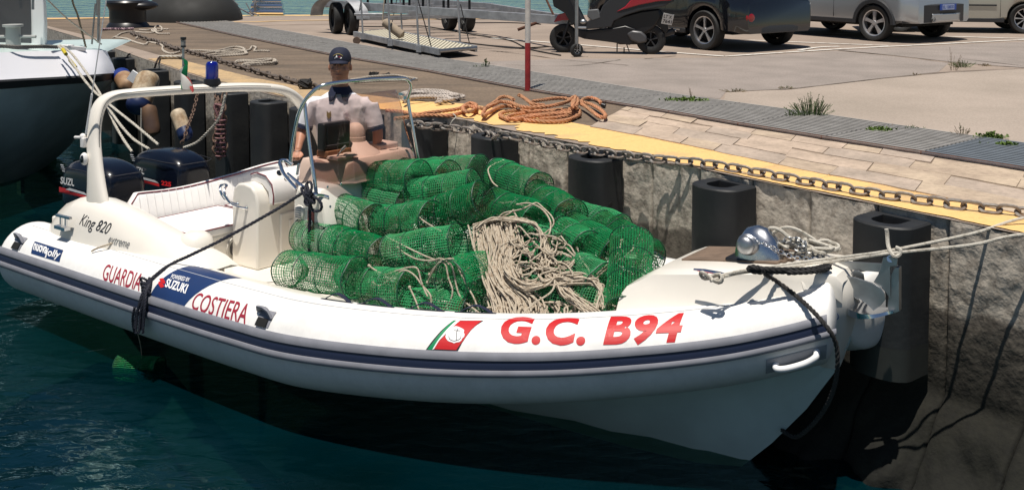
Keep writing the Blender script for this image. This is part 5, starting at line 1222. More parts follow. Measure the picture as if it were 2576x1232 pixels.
# ------------------------------------------------------------ the pile of beige rope
rr = random.Random(12)
def region_y(px, py):                       # how far inboard the heap's surface lies under a sight line
    f = (py-540)/250; return -.13-.53*f+ (.30*(px-1300)/250 if px > 1300 else .16*(px-1300)/120*f)
def RP(px, py, lift=0): 
    y = region_y(px, py)-lift; return L(px, py, y=y)
mb = MB(); o0 = BM @ RP(1300, 650); bi = Matrix.Translation(o0).inverted() @ BM
def strand(pix, lift, r=.0066, jit=3.0):
    ph, am, fr_ = rr.uniform(0, 6), rr.uniform(1.0, 5.5), rr.uniform(.7, 1.8); q = spline([Vector((x+rr.uniform(-jit, jit), y+rr.uniform(-jit, jit), 0)) for x, y in pix], 4)
    P = [RP(v.x+am*math.sin(ph+i*fr_*.55), v.y+am*.5*math.cos(ph*1.7+i*fr_*.4), lift+.018*math.sin(ph*2+i*.5)) for i, v in enumerate(q)]; mb.tube([bi @ p for p in spline(P, 2)], r, 5)
for k in range(95):                         # the long fall at left
    u = rr.random(); x0 = 1185+u*110+rr.uniform(-8, 8); xb = 1235+u*130+rr.uniform(-10, 14); w_ = rr.uniform(-14, 14)
    strand([(x0, 575-u*22+rr.uniform(-8, 8)), (x0+8+w_*.3, 620), (1205+u*85+w_*.6, 665), (1215+u*95+w_, 710), (xb-10, 755), (xb, 800), (xb+5, 835)], rr.uniform(0, .10))
for k in range(26):                         # over the top, to the right leg
    u = rr.random(); strand([(1190+rr.uniform(0, 30), 578-rr.uniform(0, 14)), (1235, 560-u*14), (1290, 545+u*12), (1335+u*12, 560+u*8), (1368-u*10, 592), (1385-u*25, 630), (1390-u*30, 665+rr.uniform(-6, 10))], rr.uniform(.02, .12))
for k in range(40):                         # sweep across the middle
    u = rr.random(); strand([(1285-u*20, 620+u*60), (1290, 670+u*40), (1320, 706+u*22), (1365, 705+u*16), (1400, 690+u*10), (1430+rr.uniform(-10, 10), 680+u*30)], rr.uniform(.03, .14))
for k in range(46):                         # spill to the lower right
    u = rr.random(); strand([(1350+u*40, 660+u*30), (1385+u*20, 705), (1415+u*25, 735), (1440+u*40, 765), (1470+u*55, 795), (1480+u*50, 825)], rr.uniform(.0, .12), jit=7)
for k in range(30):
    u = rr.random(); strand([(1400, 700+u*20), (1450+u*10, 688+u*25), (1495+u*15, 700+u*20), (1508, 735+u*10), (1505+rr.uniform(-15, 15), 775)], rr.uniform(.02, .12), jit=5)
for k in range(34):                         # bottom tangle along the tube
    x = rr.uniform(1260, 1530); strand([(x, 820), (x+rr.uniform(-30, 30), 775), (x+rr.uniform(-40, 40), 765), (x+rr.uniform(-50, 50), 775), (x+rr.uniform(-20, 20), 825)], rr.uniform(0, .08), jit=8)
for k in range(26):                         # free loops
    x, y, r_ = rr.uniform(1290, 1420), rr.uniform(590, 700), rr.uniform(12, 30); P = [(x+r_*math.cos(a)*1.2, y+r_*math.sin(a)) for a in [j*.8+rr.random() for j in range(8)]]; strand(P, rr.uniform(.08, .14), jit=2)
strand([(1240, 560), (1265, 535), (1310, 528), (1350, 512), (1382, 535), (1390, 570), (1370, 585), (1350, 580)], .10, jit=1)
strand([(1238, 555), (1270, 540), (1290, 530), (1300, 545), (1275, 552), (1260, 570)], .10, jit=1)
strand([(1300, 515), (1330, 512), (1362, 525), (1385, 560), (1378, 590), (1350, 588)], .12, jit=1)
strand([(1385, 600), (1402, 608), (1400, 628), (1382, 636), (1372, 620), (1380, 590)], .14, jit=1)
strand([(1395, 690), (1385, 730), (1350, 760), (1310, 790)], .15, jit=1)
strand([(1395, 685), (1405, 665), (1412, 680), (1400, 700)], .15, jit=1)
pile = obj("rope_pile", mb, M.rope); pile.location = o0; tag(pile, "large tangled skein of beige rope spilling over the green traps down to the side tube", "rope")
# cords tied to single traps
cords = [([(1056, 549), (1075, 562), (1095, 574), (1110, 582)], -.35, -.5, "short cord knotted to the end of the level trap left of centre"),
 ([(972, 597), (1000, 610), (1040, 630), (1080, 648), (1110, 656), (1140, 650)], -.55, -.75, "long cord lying down to the right across two traps left of the skein"),
 ([(1000, 622), (1020, 638), (1050, 652), (1085, 655), (1110, 650), (1130, 665)], -.6, -.75, "lower cord running just under the long one towards the loops"),
 ([(928, 668), (945, 680), (970, 690), (1000, 680), (1030, 672), (1050, 676), (1060, 710), (1075, 745)], -.80, -.86, "cord arching from the lower left traps and dropping to the third strap"),
 ([(938, 710), (955, 718), (985, 700), (1015, 680), (1040, 690), (1060, 715), (1082, 742), (1084, 770)], -.82, -.86, "second cord arching beside it and ending at the tube's edge"),
 ([(1030, 722), (1045, 755), (1055, 783)], -.84, -.88, "straight cord falling between the two round trap ends"),
 ([(1075, 710), (1090, 680), (1105, 660), (1120, 665), (1128, 700), (1138, 730), (1130, 760), (1105, 790)], -.70, -.80, "pale double loop draped over the round ended trap"),
 ([(1080, 690), (1100, 665), (1130, 660), (1142, 690), (1148, 720), (1160, 750), (1190, 775), (1210, 790)], -.68, -.76, "outer cord looping over the trap then reaching the rope pile's foot"),
 ([(1110, 655), (1140, 652), (1160, 690), (1175, 720), (1190, 745), (1200, 770)], -.64, -.74, "cord slanting down to the right beside the skein's left edge"),
 ([(1265, 405), (1245, 412), (1228, 425), (1232, 445), (1240, 460), (1252, 470)], .62, .35, "pale cord curling round the left end of the topmost trap"),
 ([(1265, 512), (1290, 508), (1310, 516), (1330, 520)], .1, .05, "thin cord lying just above the rope skein's top"),
 ([(1563, 604), (1558, 625), (1545, 650), (1520, 672), (1500, 690)], .1, -.2, "left cord of the pair fanning down from the foredeck traps"),
 ([(1594, 625), (1570, 645), (1545, 660), (1515, 685), (1495, 705)], .15, -.25, "right cord of the pair slanting down to the skein"),
 ([(1452, 625), (1460, 650), (1475, 670), (1490, 700), (1500, 730), (1530, 750)], 0, -.35, "cord dropping from the dark trap to the low traps by the foredeck")]
for pix, y0, y1, lb in cords:
    n = len(pix); P = [L(x, y, y=(y0+(y1-y0)*k/(n-1))-.05) for k, (x, y) in enumerate(pix)]
    o = boat_rope("trap_cord", lb, P, .0062, M.rope, cat="cord"); 
    mbk = MB(); mbk.ball((BM @ P[0])-(BM @ P[0]), .013, 8, 6); k_ = obj("knot", mbk, M.rope, o)
# ============================================================ THE SKIPPER
D0 = 9.75
def mp_(px, py, dy=0.0): return atd(px, py, D0+dy)
mo = BM @ Vector((2.66, .30, .32))
man = thing("person", "man in navy cap and white polo shirt standing at the boat's helm", "person", tuple(mo))
mi = Matrix.Translation(mo).inverted()
hx = mp_(856, 160).x
def ell(c, a, b, n=18): return [Vector((c[0]+a*math.cos(2*math.pi*k/n), c[1]+b*math.sin(2*math.pi*k/n), c[2])) for k in range(n)]
cy = D0
bd = MB()
bd.loft([ell((hx, cy, z), a, b) for z, a, b in ((.92, .17, .12), (1.05, .185, .135), (1.25, .19, .14), (1.45, .205, .145), (1.62, .225, .145), (1.74, .225, .13), (1.81, .185, .11), (1.855, .11, .085), (1.88, .07, .07))])
bd.tube([(hx, cy+.01, 1.82), (hx, cy-.015, 1.93), (hx, cy-.025, 2.03)], [.085, .076, .074], 16)
hc_ = Vector((hx+.003, cy-.045, 2.115))
bd.ball(hc_+Vector((0, .015, .03)), (.094, .112, .12), 24, 16)
bd.ball(hc_+Vector((0, -.02, -.04)), (.086, .086, .105), 24, 14)
bd.ball(hc_+Vector((0, -.045, -.105)), (.052, .048, .036), 16, 10)
bd.tube([hc_+Vector((0, -.095, .035)), hc_+Vector((0, -.115, .0)), hc_+Vector((0, -.126, -.022)), hc_+Vector((0, -.10, -.035))], [.009, .012, .017, .010], 10)
bd.ball(hc_+Vector((0, -.083, .045)), (.055, .022, .014), 16, 8)
for k in (-1, 1):
    bd.ball(hc_+Vector((.100*k, .015, -.015)), (.012, .022, .034), 12, 8); bd.ball(hc_+Vector((.05*k, -.078, -.028)), (.028, .02, .024), 12, 8)
bd.tube([hc_+Vector((-.026, -.096, -.066)), hc_+Vector((0, -.106, -.064)), hc_+Vector((.026, -.096, -.066))], [.005, .009, .005], 8)
def arm(S, E, W_, H, side):
    bd.tube(spline([S, S.lerp(E, .5), E, E.lerp(W_, .5), W_], 5), [.062]*5+[.060, .058, .055, .052, .05]+[.05, .05, .048, .045, .042]+[.040, .037, .034, .032, .031]+[.029], 14)
    f = (H-W_).normalized(); s_ = f.cross(Vector((0, 1, 0))).normalized(); n_ = s_.cross(f)
    bd.loft([[W_.lerp(H, t)+s_*(a*math.cos(q))+n_*(b*math.sin(q)) for q in [2*math.pi*k/12 for k in range(12)]] for t, a, b in ((-.1, .027, .022), (.3, .036, .020), (.8, .044, .019), (1.05, .042, .017))])
    for j, (o_, ln_) in enumerate(((-.033, .068), (-.011, .078), (.011, .074), (.032, .06))):
        p0 = H+s_*o_*1.0; p1 = p0+f*ln_*.45+n_*(-.010); p2 = p1+f*ln_*.15-n_*.030; p3 = p2-f*.016-n_*.022
        bd.tube([p0-f*.02, p0, p1, p2, p3], [.0105, .0105, .010, .009, .0078], 8)
    t0 = W_.lerp(H, .35)+s_*.033*side; bd.tube([t0, t0+s_*.022*side+f*.025-n_*.008, t0+s_*.012*side+f*.055-n_*.022, t0-s_*.006*side+f*.072-n_*.03], [.014, .013, .011, .0085], 8)
arm(mp_(775, 262, .0), mp_(760, 328, -.03), mp_(749, 378, -.20), mp_(745, 396, -.25), 1)
arm(mp_(936, 264, .0), mp_(950, 335, .04), mp_(945, 392, .0), mp_(938, 415, -.04), -1)
for k in (-1, 1):
    bd.tube([(hx+.09*k, cy, 1.0), (hx+.10*k, cy, .85), (hx+.11*k, cy-.02, .60), (hx+.11*k, cy, .42)], [.095, .088, .06, .045], 14); bd.ball((hx+.115*k, cy-.06, .37), (.045, .12, .045), 14, 8)
bd.v = [tuple(mi @ Vector(v)) for v in bd.v]
o = obj("body", bd, M.skin, man, smooth=80); m = o.modifiers.new("r", 'REMESH'); m.mode = 'VOXEL'; m.voxel_size = .007; m.use_smooth_shade = True
m = o.modifiers.new("s", 'SMOOTH'); m.factor = .5; m.iterations = 3
sh = MB()
rg = []
for z, a, b in ((1.0, .205, .155), (1.06, .21, .165), (1.15, .205, .16), (1.25, .205, .16), (1.45, .222, .165), (1.62, .243, .165), (1.74, .243, .15), (1.815, .20, .128), (1.862, .125, .10), (1.882, .085, .085)):
    rg.append([Vector((p.x+.006*math.sin(z*31+k*1.7), p.y-.010*max(0, math.sin(z*23+k*2.1)), p.z)) for k, p in enumerate(ell((hx, cy, z), a, b, 28))])
sh.loft(rg)
def slv(S, E, k):
    T = spline([S+Vector((.05*-k*-1*0, 0, .0)), S, S.lerp(E, .45), S.lerp(E, .80)], 4); sh.tube([S+Vector((-.06*k, 0, -.01))]+T, [.085, .078, .078, .078, .078, .08, .082, .084, .084, .083, .082, .081, .081, .081], 16)
    a = S.lerp(E, .80); d = (E-S).normalized(); hm = MB(); hm.tube([mi @ (a-d*.012), mi @ (a+d*.016)], .084, 20); obj("sleeve_hem", hm, M.navycloth, man)
    hm = MB(); hm.tube([mi @ (a-d*.024), mi @ (a-d*.019)], .0845, 20); obj("sleeve_piping", hm, M.navycloth, man)
slv(mp_(782, 262, 0), mp_(760, 333, -.03), -1); slv(mp_(930, 264, 0), mp_(948, 338, -.02), 1)
sh.v = [tuple(mi @ Vector(v)) for v in sh.v]
o = obj("polo_shirt", sh, M.shirt, man, smooth=80); m = o.modifiers.new("r", 'REMESH'); m.mode = 'VOXEL'; m.voxel_size = .010; m.use_smooth_shade = True
m = o.modifiers.new("s", 'SMOOTH'); m.factor = .5; m.iterations = 4
tx = bpy.data.textures.new("cloth_folds", 'CLOUDS'); tx.noise_scale = .13; m = o.modifiers.new("d", 'DISPLACE'); m.texture = tx; m.strength = .015; m.mid_level = .5
co_ = MB(); R_ = []
for z, a, b, dy in ((1.862, .098, .105, -.005), (1.90, .088, .095, -.008), (1.925, .082, .086, -.01), (1.905, .096, .10, -.01), (1.868, .112, .122, -.01)): R_.append([mi @ p for p in ell((hx, cy+dy, z), a, b, 24)])
co_.loft(R_, caps=False); obj("collar", co_, M.navycloth, man)
pk = MB()
for k in (-1, 1): pk.add([mi @ Vector((hx+.018*k, cy-.128, 1.885)), mi @ Vector((hx+.10*k, cy-.085, 1.875)), mi @ Vector((hx+.085*k, cy-.135, 1.80)), mi @ Vector((hx+.045*k, cy-.148, 1.815))], [(0, 1, 2, 3)])
obj("collar_points", pk, M.navycloth, man, smooth=False, solid=.008)
tr = MB(); tr.loft([[mi @ p for p in ell((hx, cy, z), a, b)] for z, a, b in ((.84, .18, .14), (.95, .195, .15), (1.06, .20, .155))])
for k in (-1, 1): tr.tube([mi @ Vector((hx+.09*k, cy, .95)), mi @ Vector((hx+.11*k, cy, .65)), mi @ Vector((hx+.115*k, cy, .40))], [.11, .085, .07], 16)
obj("trousers", tr, M.navycloth, man)
# cap
cp_ = MB(); R_ = []
for f in range(9):
    a = math.pi/2*f/8; R_.append([mi @ (p+Vector((0, -.006, 0))) for p in ell((hx+.003, cy-.03, 2.172+.118*math.sin(a)), max(.104*math.cos(a)**.75, .003), max(.122*math.cos(a)**.75, .003), 24)])
R_.insert(0, [mi @ p for p in ell((hx+.003, cy-.036, 2.158), .103, .121, 24)])
cp_.loft(R_); cap = obj("cap", cp_, mat("navy_cap_cloth", (.012, .015, .035), .8, bump=.3, bscale=120), man, smooth=80)
br = MB(); R_ = []
for j in range(6):
    f = j/5; R_.append([mi @ Vector((hx+.003+(.100+.004*f)*math.sin(a)*(1-.12*f), cy-.036-(.118+.06*f)*math.cos(a), 2.176-.008*f-.018*math.sin(a)**2-.014*f)) for a in [rad(-62+124*k/16) for k in range(17)]])
br.loft(R_, closed=False, caps=False); obj("cap_brim", br, cap.data.materials[0], cap, smooth=80, solid=.005)
em = MB(); ez = 2.215
def cp_pt(x, z): 
    a = math.asin(min(1, max(0, (z-2.172)/.118))); ry = .122*math.cos(a)**.75; rx = .104*math.cos(a)**.75; return Vector((hx+.003+x, cy-.036-ry*math.sqrt(max(0, 1-(x/rx)**2))-.003, z))
def cpatch(pts, m, nm): 
    mb = MB(); mb.add([mi @ cp_pt(x, z) for x, z in pts], [tuple(range(len(pts)))]); obj(nm, mb, m, cap, smooth=False)
cpatch([(-.035, 2.196), (.03, 2.196), (.036, 2.206), (-.03, 2.204)], M.white, "cap_emblem"); cpatch([(-.028, 2.205), (.028, 2.207), (.02, 2.218), (-.005, 2.216)], mat("emblem_red", (.4, .03, .05), .7), "cap_emblem")
cpatch([(-.022, 2.206), (-.004, 2.206), (-.012, 2.23)], M.white, "cap_emblem")
mb = MB(); mb.tube([mi @ cp_pt(.045*math.sin(a), 2.205+.032*math.cos(a)) for a in [rad(-70+140*k/12) for k in range(13)]], .0022, 4); obj("cap_lettering_arc", mb, mat("gold_thread", (.45, .33, .08), .6), cap)
for k in (-1, 1):
    mb = MB(); c = hc_+Vector((.036*k, -.1005, .020)); mb.ball(mi @ c, (.0155, .008, .0065), 12, 8); obj("eye", mb, mat("eye", (.10, .07, .06), .3), man)
    mb = MB(); mb.tube([mi @ (hc_+Vector((.016*k, -.108, .040))), mi @ (hc_+Vector((.038*k, -.1075, .046))), mi @ (hc_+Vector((.060*k, -.094, .039)))], [.003, .0045, .003], 6); obj("eyebrow", mb, M.ink, man)
mb = MB(); mb.tube([mi @ (hc_+Vector((x, -.1115+abs(x)*.35, -.068))) for x in (-.028, -.014, 0, .014, .028)], [.002, .0042, .0045, .0042, .002], 6); obj("mouth", mb, M.dirtyskin, man)
hr = MB(); hr.loft([[mi @ p for p in ell((hx+.003, cy-.012, z), a, b, 24)][1:12] for z, a, b in ((2.06, .078, .09), (2.10, .092, .105), (2.16, .0945, .112))], closed=False, caps=False); obj("hair", hr, M.ink, man, solid=.004)
mb = MB(); W_ = mp_(748, 378, -.20); mb.tube([mi @ (W_+Vector((.033*math.cos(a), .030*math.sin(a), .006*math.sin(a)))) for a in [2*math.pi*k/16 for k in range(16)]], .004, 5, closed=True); obj("bracelet", mb, M.ink, man)
def chest(x, z): 
    b = float(np.interp(z, [1.45, 1.62, 1.74], [.165, .165, .15])); a = .243; return mi @ Vector((hx+x, cy-b*math.sqrt(max(0, 1-(x/a)**2))-.013, z))
mb = MB(); mb.add([chest(-.105, 1.715), chest(-.085, 1.695), chest(-.065, 1.715), chest(-.065, 1.665), chest(-.085, 1.64), chest(-.105, 1.665)], [(0, 1, 4, 5), (1, 2, 3, 4)]); obj("chevron_badge", mb, mat("khaki_badge", (.22, .17, .08), .7), man, smooth=False, solid=.003)
mb = MB(); [mb.tube([chest(.08+r_*math.cos(a), 1.685+r_*math.sin(a)) for a in [2*math.pi*k/20 for k in range(20)]], .0018, 4, closed=True) for r_ in (.03, .018)]
mb.tube([chest(.07, 1.675), chest(.09, 1.695)], .002, 4); mb.tube([chest(.09, 1.675), chest(.07, 1.695)], .002, 4); obj("round_logo", mb, mat("pale_print", (.45, .38, .42), .8), man)
tl = MB(); c = mp_(752, 412, -.30); tl.tube([mi @ c, mi @ (c+Vector((-.02, 0, -.10)))], .014, 8)
o = obj("throttle_lever", tl, M.chrome); o.data.transform(Matrix.Translation(mo)); o.data.transform(BI); o.parent = boat
# ============================================================ LEFT BOAT
lbk = thing("motorboat", "large white motorboat at the left edge with a black rubbing band round its bow", "boat", tuple(atz(100, 415, 0)))
li = lbk.matrix_basis.inverted()
def lp_(px, py, d): return li @ atd(px, py, d)
ST = [((268, 128, 16.5), (283, 160, 16.45), (291, 184, 16.35), (290, 200, 16.35), (272, 220, 16.6), (250, 243, 16.9)),
      ((240, 126, 16.0), (258, 160, 15.75), (262, 186, 15.65), (262, 205, 15.7), (245, 250, 16.3), (228, 290, 16.9)),
      ((195, 126, 15.6), (205, 168, 15.3), (208, 190, 15.2), (208, 210, 15.25), (198, 270, 15.8), (192, 345, 16.7)),
      ((130, 128, 15.1), (136, 177, 14.85), (138, 194, 14.75), (138, 214, 14.8), (132, 300, 15.3), (125, 412, 16.9)),
      ((40, 131, 14.5), (42, 184, 14.2), (42, 199, 14.1), (42, 222, 14.15), (40, 335, 14.6), (38, 460, 16.2)),
      ((-60, 136, 13.8), (-60, 192, 13.5), (-60, 206, 13.4), (-60, 230, 13.45), (-60, 370, 13.9), (-60, 485, 15.6)),
      ((-300, 150, 12.4), (-300, 215, 12.1), (-300, 228, 12.0), (-300, 255, 12.05), (-300, 420, 12.5), (-300, 560, 13.9))]
def col(i): return spline([lp_(*s_[i]) for s_ in ST], 6)
cs = [col(i) for i in range(6)]
mb = MB(); mb.loft(list(zip(*cs[3:])), closed=False, caps=False)
dv = Vector((-.75, 1.5, 0)); 
mb2 = MB()
mb.loft([(cs[5][i], cs[5][i]+Vector((-.3, .9, -.1)), cs[3][i]+Vector((-1.0, 2.0, 0))) for i in range(len(cs[0]))], closed=False, caps=False)
obj("hull", mb, mat("left_boat_hull_teal_bounce", (.48, .60, .60), .35, var=.3, scale=1.4), lbk, smooth=50)  # white hull in shade: the water's teal bounce is mixed into its colour
mb = MB(); mb.loft(list(zip(*cs[0:3])), closed=False, caps=False); obj("bulwark", mb, mat("left_boat_white", (.74, .74, .78), .4), lbk, smooth=40)
mb = MB(); mb.loft([[a+Vector((0, -.01, 0)), a+Vector((.0, -.09, -.02)), b+Vector((.0, -.09, .02)), b+Vector((0, -.01, 0))] for a, b in zip(cs[2], cs[3])], closed=False, caps=False); obj("rubbing_band", mb, M.rubber, lbk, smooth=30)
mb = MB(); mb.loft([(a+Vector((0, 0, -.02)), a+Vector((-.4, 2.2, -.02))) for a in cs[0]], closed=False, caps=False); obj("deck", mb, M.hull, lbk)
mb = MB(); b0 = lp_(-200, 118, 15.6); w0 = lp_(80, 118, 15.6); 
mb.add([lp_(-250, 122, 14.6), lp_(80, 122, 15.9), lp_(78, 0, 15.9), lp_(72, -260, 15.9), lp_(-250, -260, 14.6)], [tuple(range(5))]); obj("cabin_window", mb, mat("grey_window", (.085, .09, .10), .25, coat=.5), lbk, smooth=False, solid=.03)
mb = MB(); mb.loft([[lp_(x0, y, d_), lp_(x1, y, d_-.02), lp_(x1+6, y, d_+.25), lp_(x1+2, y, d_+.7), lp_(x0, y, d_+.7)] for x0, x1, y, d_ in ((79, 112, 120, 15.85), (79, 113, 60, 15.85), (78, 110, 10, 15.85), (74, 100, -60, 15.9), (60, 80, -260, 16.0))]); obj("cabin_side", mb, M.white, lbk, bevel=.03, seg=3)
mb = MB(); mb.lathe([(0, .0), (.10, .0), (.10, .30), (.14, .31), (.14, .34), (0, .34)], 20, Matrix.Translation(lp_(34, 122, 15.0))); c = lp_(34, 93, 15.0); mb.tube([c+Vector((-.32, 0, 0)), c+Vector((.32, 0, 0))], .022, 8); obj("mooring_bitt", mb, mat("bitt_grey", (.36, .37, .36), .5), lbk)
mb = MB(); mb.tube([lp_(83, 0, 15.7), lp_(83, 25, 15.7)], .02, 8); obj("hinge", mb, M.steel, lbk)
mb = MB(); [mb.tube([lp_(*a), lp_(*b)], r_, 6) for a, b, r_ in (((247, -80, 16.2), (244, 40, 16.2), .018), ((240, 10, 16.2), (231, 112, 16.2), .014), ((251, -80, 16.3), (247, 108, 16.3), .02))]; obj("pulpit_rods", mb, M.steel, lbk)
mb = MB(); mb.beam(lp_(150, 118, 15.4), lp_(215, 124, 15.7), .05, .06); mb.box(lp_(168, 118, 15.6), (.18, .12, .05)); obj("fairlead", mb, M.vinyl, lbk, bevel=.01)
wr("stay_line", "thin pale line sloping from the top left across the left boat's bow", [atd(100, -20, 14.9), atd(160, 40, 15.4), atd(205, 75, 15.9), atd(255, 112, 16.3)], .012, M.ropew, cat="line")
wr("knotted_line", "dark frayed line hanging over the left boat's bow with a clump halfway", [atd(178, -20, 16.2), atd(184, 10, 16.2), atd(195, 38, 16.2), atd(206, 80, 16.2), atd(216, 120, 16.2)], .016, mat("frayed_brown_rope", (.10, .085, .06), .9, bump=.5, bscale=50), twist=True, cat="line")
for dy, lb in ((0, "grey rope lying along the left boat's deck edge"), (4, "lower of the two grey ropes lying along the left boat's deck edge")): wr("deck_rope", lb, [atd(-50, 116+dy, 14.0), atd(0, 115+dy, 14.3), atd(50, 117+dy, 14.5), atd(100, 116+dy, 14.8), atd(145, 117+dy, 15.1)], .017, mat("grey_deck_rope", (.22, .21, .19), .9), twist=True)
P1 = [atd(146, 116, 15.0), atd(165, 135, 14.9), atd(200, 185, 14.6), atd(235, 228, 14.2), atd(290, 275, 13.6), atd(340, 315, 13.2), atd(398, 364, 12.9)]
P2 = [atd(150, 114, 15.1), atd(180, 135, 15.0), atd(215, 180, 14.7), atd(245, 225, 14.3), atd(285, 290, 13.6), atd(330, 345, 13.2), atd(375, 375, 12.9)]
P3 = [atd(270, 270, 13.9), atd(290, 315, 13.5), atd(310, 350, 13.3), atd(332, 382, 13.1)]
P4 = [atd(462, 372, 13.0), atd(495, 358, 12.9), atd(525, 330, 12.8), atd(550, 298, 12.7), atd(562, 262, 12.7), atd(566, 240, 12.7)]
for P_, lb in ((P1, "upper of two pale ropes running down from the left boat's bow"), (P2, "lower of two pale ropes running down from the left boat's bow"), (P3, "grey twisted rope slanting down to the left engine inside the arch"), (P4, "pale twisted rope rising from the engines to the hanging chains on the wall")):
    wr("mooring_rope", lb, P_, .018, M.ropew, twist=True)
for k, (a, b) in enumerate((((158, 125), (166, 137)), ((176, 152), (190, 170)))):
    mb = MB(); p0, p1 = atd(a[0], a[1], 14.88), atd(b[0], b[1], 14.72); mb.tube([Vector((0, 0, 0)), p1-p0], .026, 10); o = obj("rope_sleeve", mb, mat("yellow_sleeve", (.5, .4, .03), .6)); o.location = p0; tag(o, ("short upper" if k == 0 else "longer lower")+" yellow sleeve on the left boat's mooring rope", "sleeve")
# ============================================================ FLOATS AND HANGING GEAR
def capsule_float(name, label, a, b, r, navy_at, m1=None, m2=None, cat="fender"):
    a = Vector(a); b = Vector(b); ln_ = (b-a).length; root = thing(name, label, cat, tuple(a)); q = (b-a).to_track_quat('Z', 'Y').to_matrix().to_4x4()
    def prof(z0, z1, n=10):
        out = []
        for k in range(n+1):
            z = z0+(z1-z0)*k/n; e_ = min(z, ln_-z)
            rr_ = r if e_ > r*.8 else r*math.sqrt(max(0.0, 1-(1-e_/(r*.8))**2))*1.0
            out.append((max(rr_, .002), z))
        return out
    mb = MB(); mb.lathe(prof(0, ln_*navy_at), 20, q); obj("float_body", mb, m1 or M.fenderw, root)
    if navy_at < 1: mb = MB(); mb.lathe([(p*1.006, z) for p, z in prof(ln_*navy_at, ln_)], 20, q); obj("navy_end", mb, m2 or M.fendernavy, root)
    return root
capsule_float("float", "stained white float with navy end hanging tilted in front of the black fenders", atd(443, 276, 12.3), atd(471, 352, 12.1), .088, .66)
capsule_float("float", "big stained cream buoy hanging by the left boat's bow, navy end down", atd(379, 182, 15.0), atd(340, 286, 14.6), .17, .72)
capsule_float("float", "brown stained buoy low in the gap behind the left rope", atd(372, 262, 14.6), atd(386, 345, 14.5), .11, 1.0, mat("brown_stained", (.16, .09, .05), .6, col2=(.07, .04, .03), scale=4))
capsule_float("float", "blue and orange stained buoy squeezed under the left boat's bow tip", atd(300, 184, 16.4), atd(328, 226, 16.0), .14, .35, mat("royal_blue_cap", (.01, .03, .18), .4), mat("orange_stained", (.36, .24, .14), .6, col2=(.20, .10, .05), scale=6))
mb = MB(); mb.box((0, 0, 0), (.22, .05, .16)); o = obj("white_board", mb, M.white); o.location = atd(342, 198, 15.9); o.rotation_euler = (0, rad(35), 0); tag(o, "small white board edge showing between the two big buoys", "board")
rchain = mat("rusty_link", (.20, .13, .10), .85, .1, col2=(.10, .06, .04), scale=30)
chain("hanging_chain", "rusty chain hanging in loops down the pale wall strip, left strand", "chain", spline([at_wall(548, 215, .1) or atd(548, 240, 13), atd(545, 275, 13.0), atd(550, 310, 12.95), atd(542, 345, 12.9), atd(540, 375, 12.9), atd(552, 398, 12.85)], 6), .10, .065, .012, rchain, seed=3, jit=.8)
chain("hanging_chain", "rusty chain hanging in loops down the pale wall strip, right strand", "chain", spline([atd(566, 232, 13.0), atd(560, 262, 12.95), atd(564, 300, 12.9), atd(560, 340, 12.9), atd(566, 375, 12.85), atd(552, 400, 12.85)], 6), .10, .065, .012, rchain, seed=6, jit=.8)
chain("thin_chain", "thin dark chain running down to the navy end of the tilted float", "chain", [atd(497, 235, 12.6), atd(485, 285, 12.4), atd(471, 318, 12.1), atd(465, 345, 12.0), atd(456, 362, 12.0)], .05, .034, .006, rchain, seed=2, jit=.5)
mb = MB(); rr = random.Random(9)
for k in range(12): mb.tube([Vector((rr.uniform(-.07, .07), rr.uniform(-.03, .03), 0)), Vector((rr.uniform(-.07, .07), rr.uniform(-.03, .03), -.03)), Vector((rr.uniform(-.06, .06), 0, -.05-.02*k))], .010, 5)
for k in range(9): mb.tube([Vector((.06*math.cos(a), .05*math.sin(a), -.20-.055*k)) for a in [2*math.pi*j/10 for j in range(11)]], .012, 5)
o = obj("rope_lashing", mb, mat("pink_brown_rope", (.26, .14, .13), .9, col2=(.12, .05, .07), scale=20)); o.location = atd(553, 262, 12.85); tag(o, "reddish rope wound round the hanging rusty chains", "rope")
mb = MB(); mb.tube([Vector((0, 0, 0)), Vector((0, -.02, -.25)), Vector((0.01, -.02, -.62))], .008, 6); o = obj("thin_line", mb, M.ropew); o.location = atd(355, 272, 14.0); tag(o, "thin white line hanging from the navy end of the big cream buoy", "line")
for k, (px, py, lb) in enumerate([(396, 140, "dark rope dropping over the quay edge left of the flag"), (318, 134, "dark rope end hanging over the far quay edge")]):
    wr("hanging_rope", lb, [atz(px+8, py+2, QZ+.02), at_wall(px, py+12, .05) or atz(px, py+12, QZ), (at_wall(px-12, py+45, .08) or atz(px, py+30, 1.2))], .016, mat("dark_brown_rope", (.05, .035, .03), .9), twist=True)
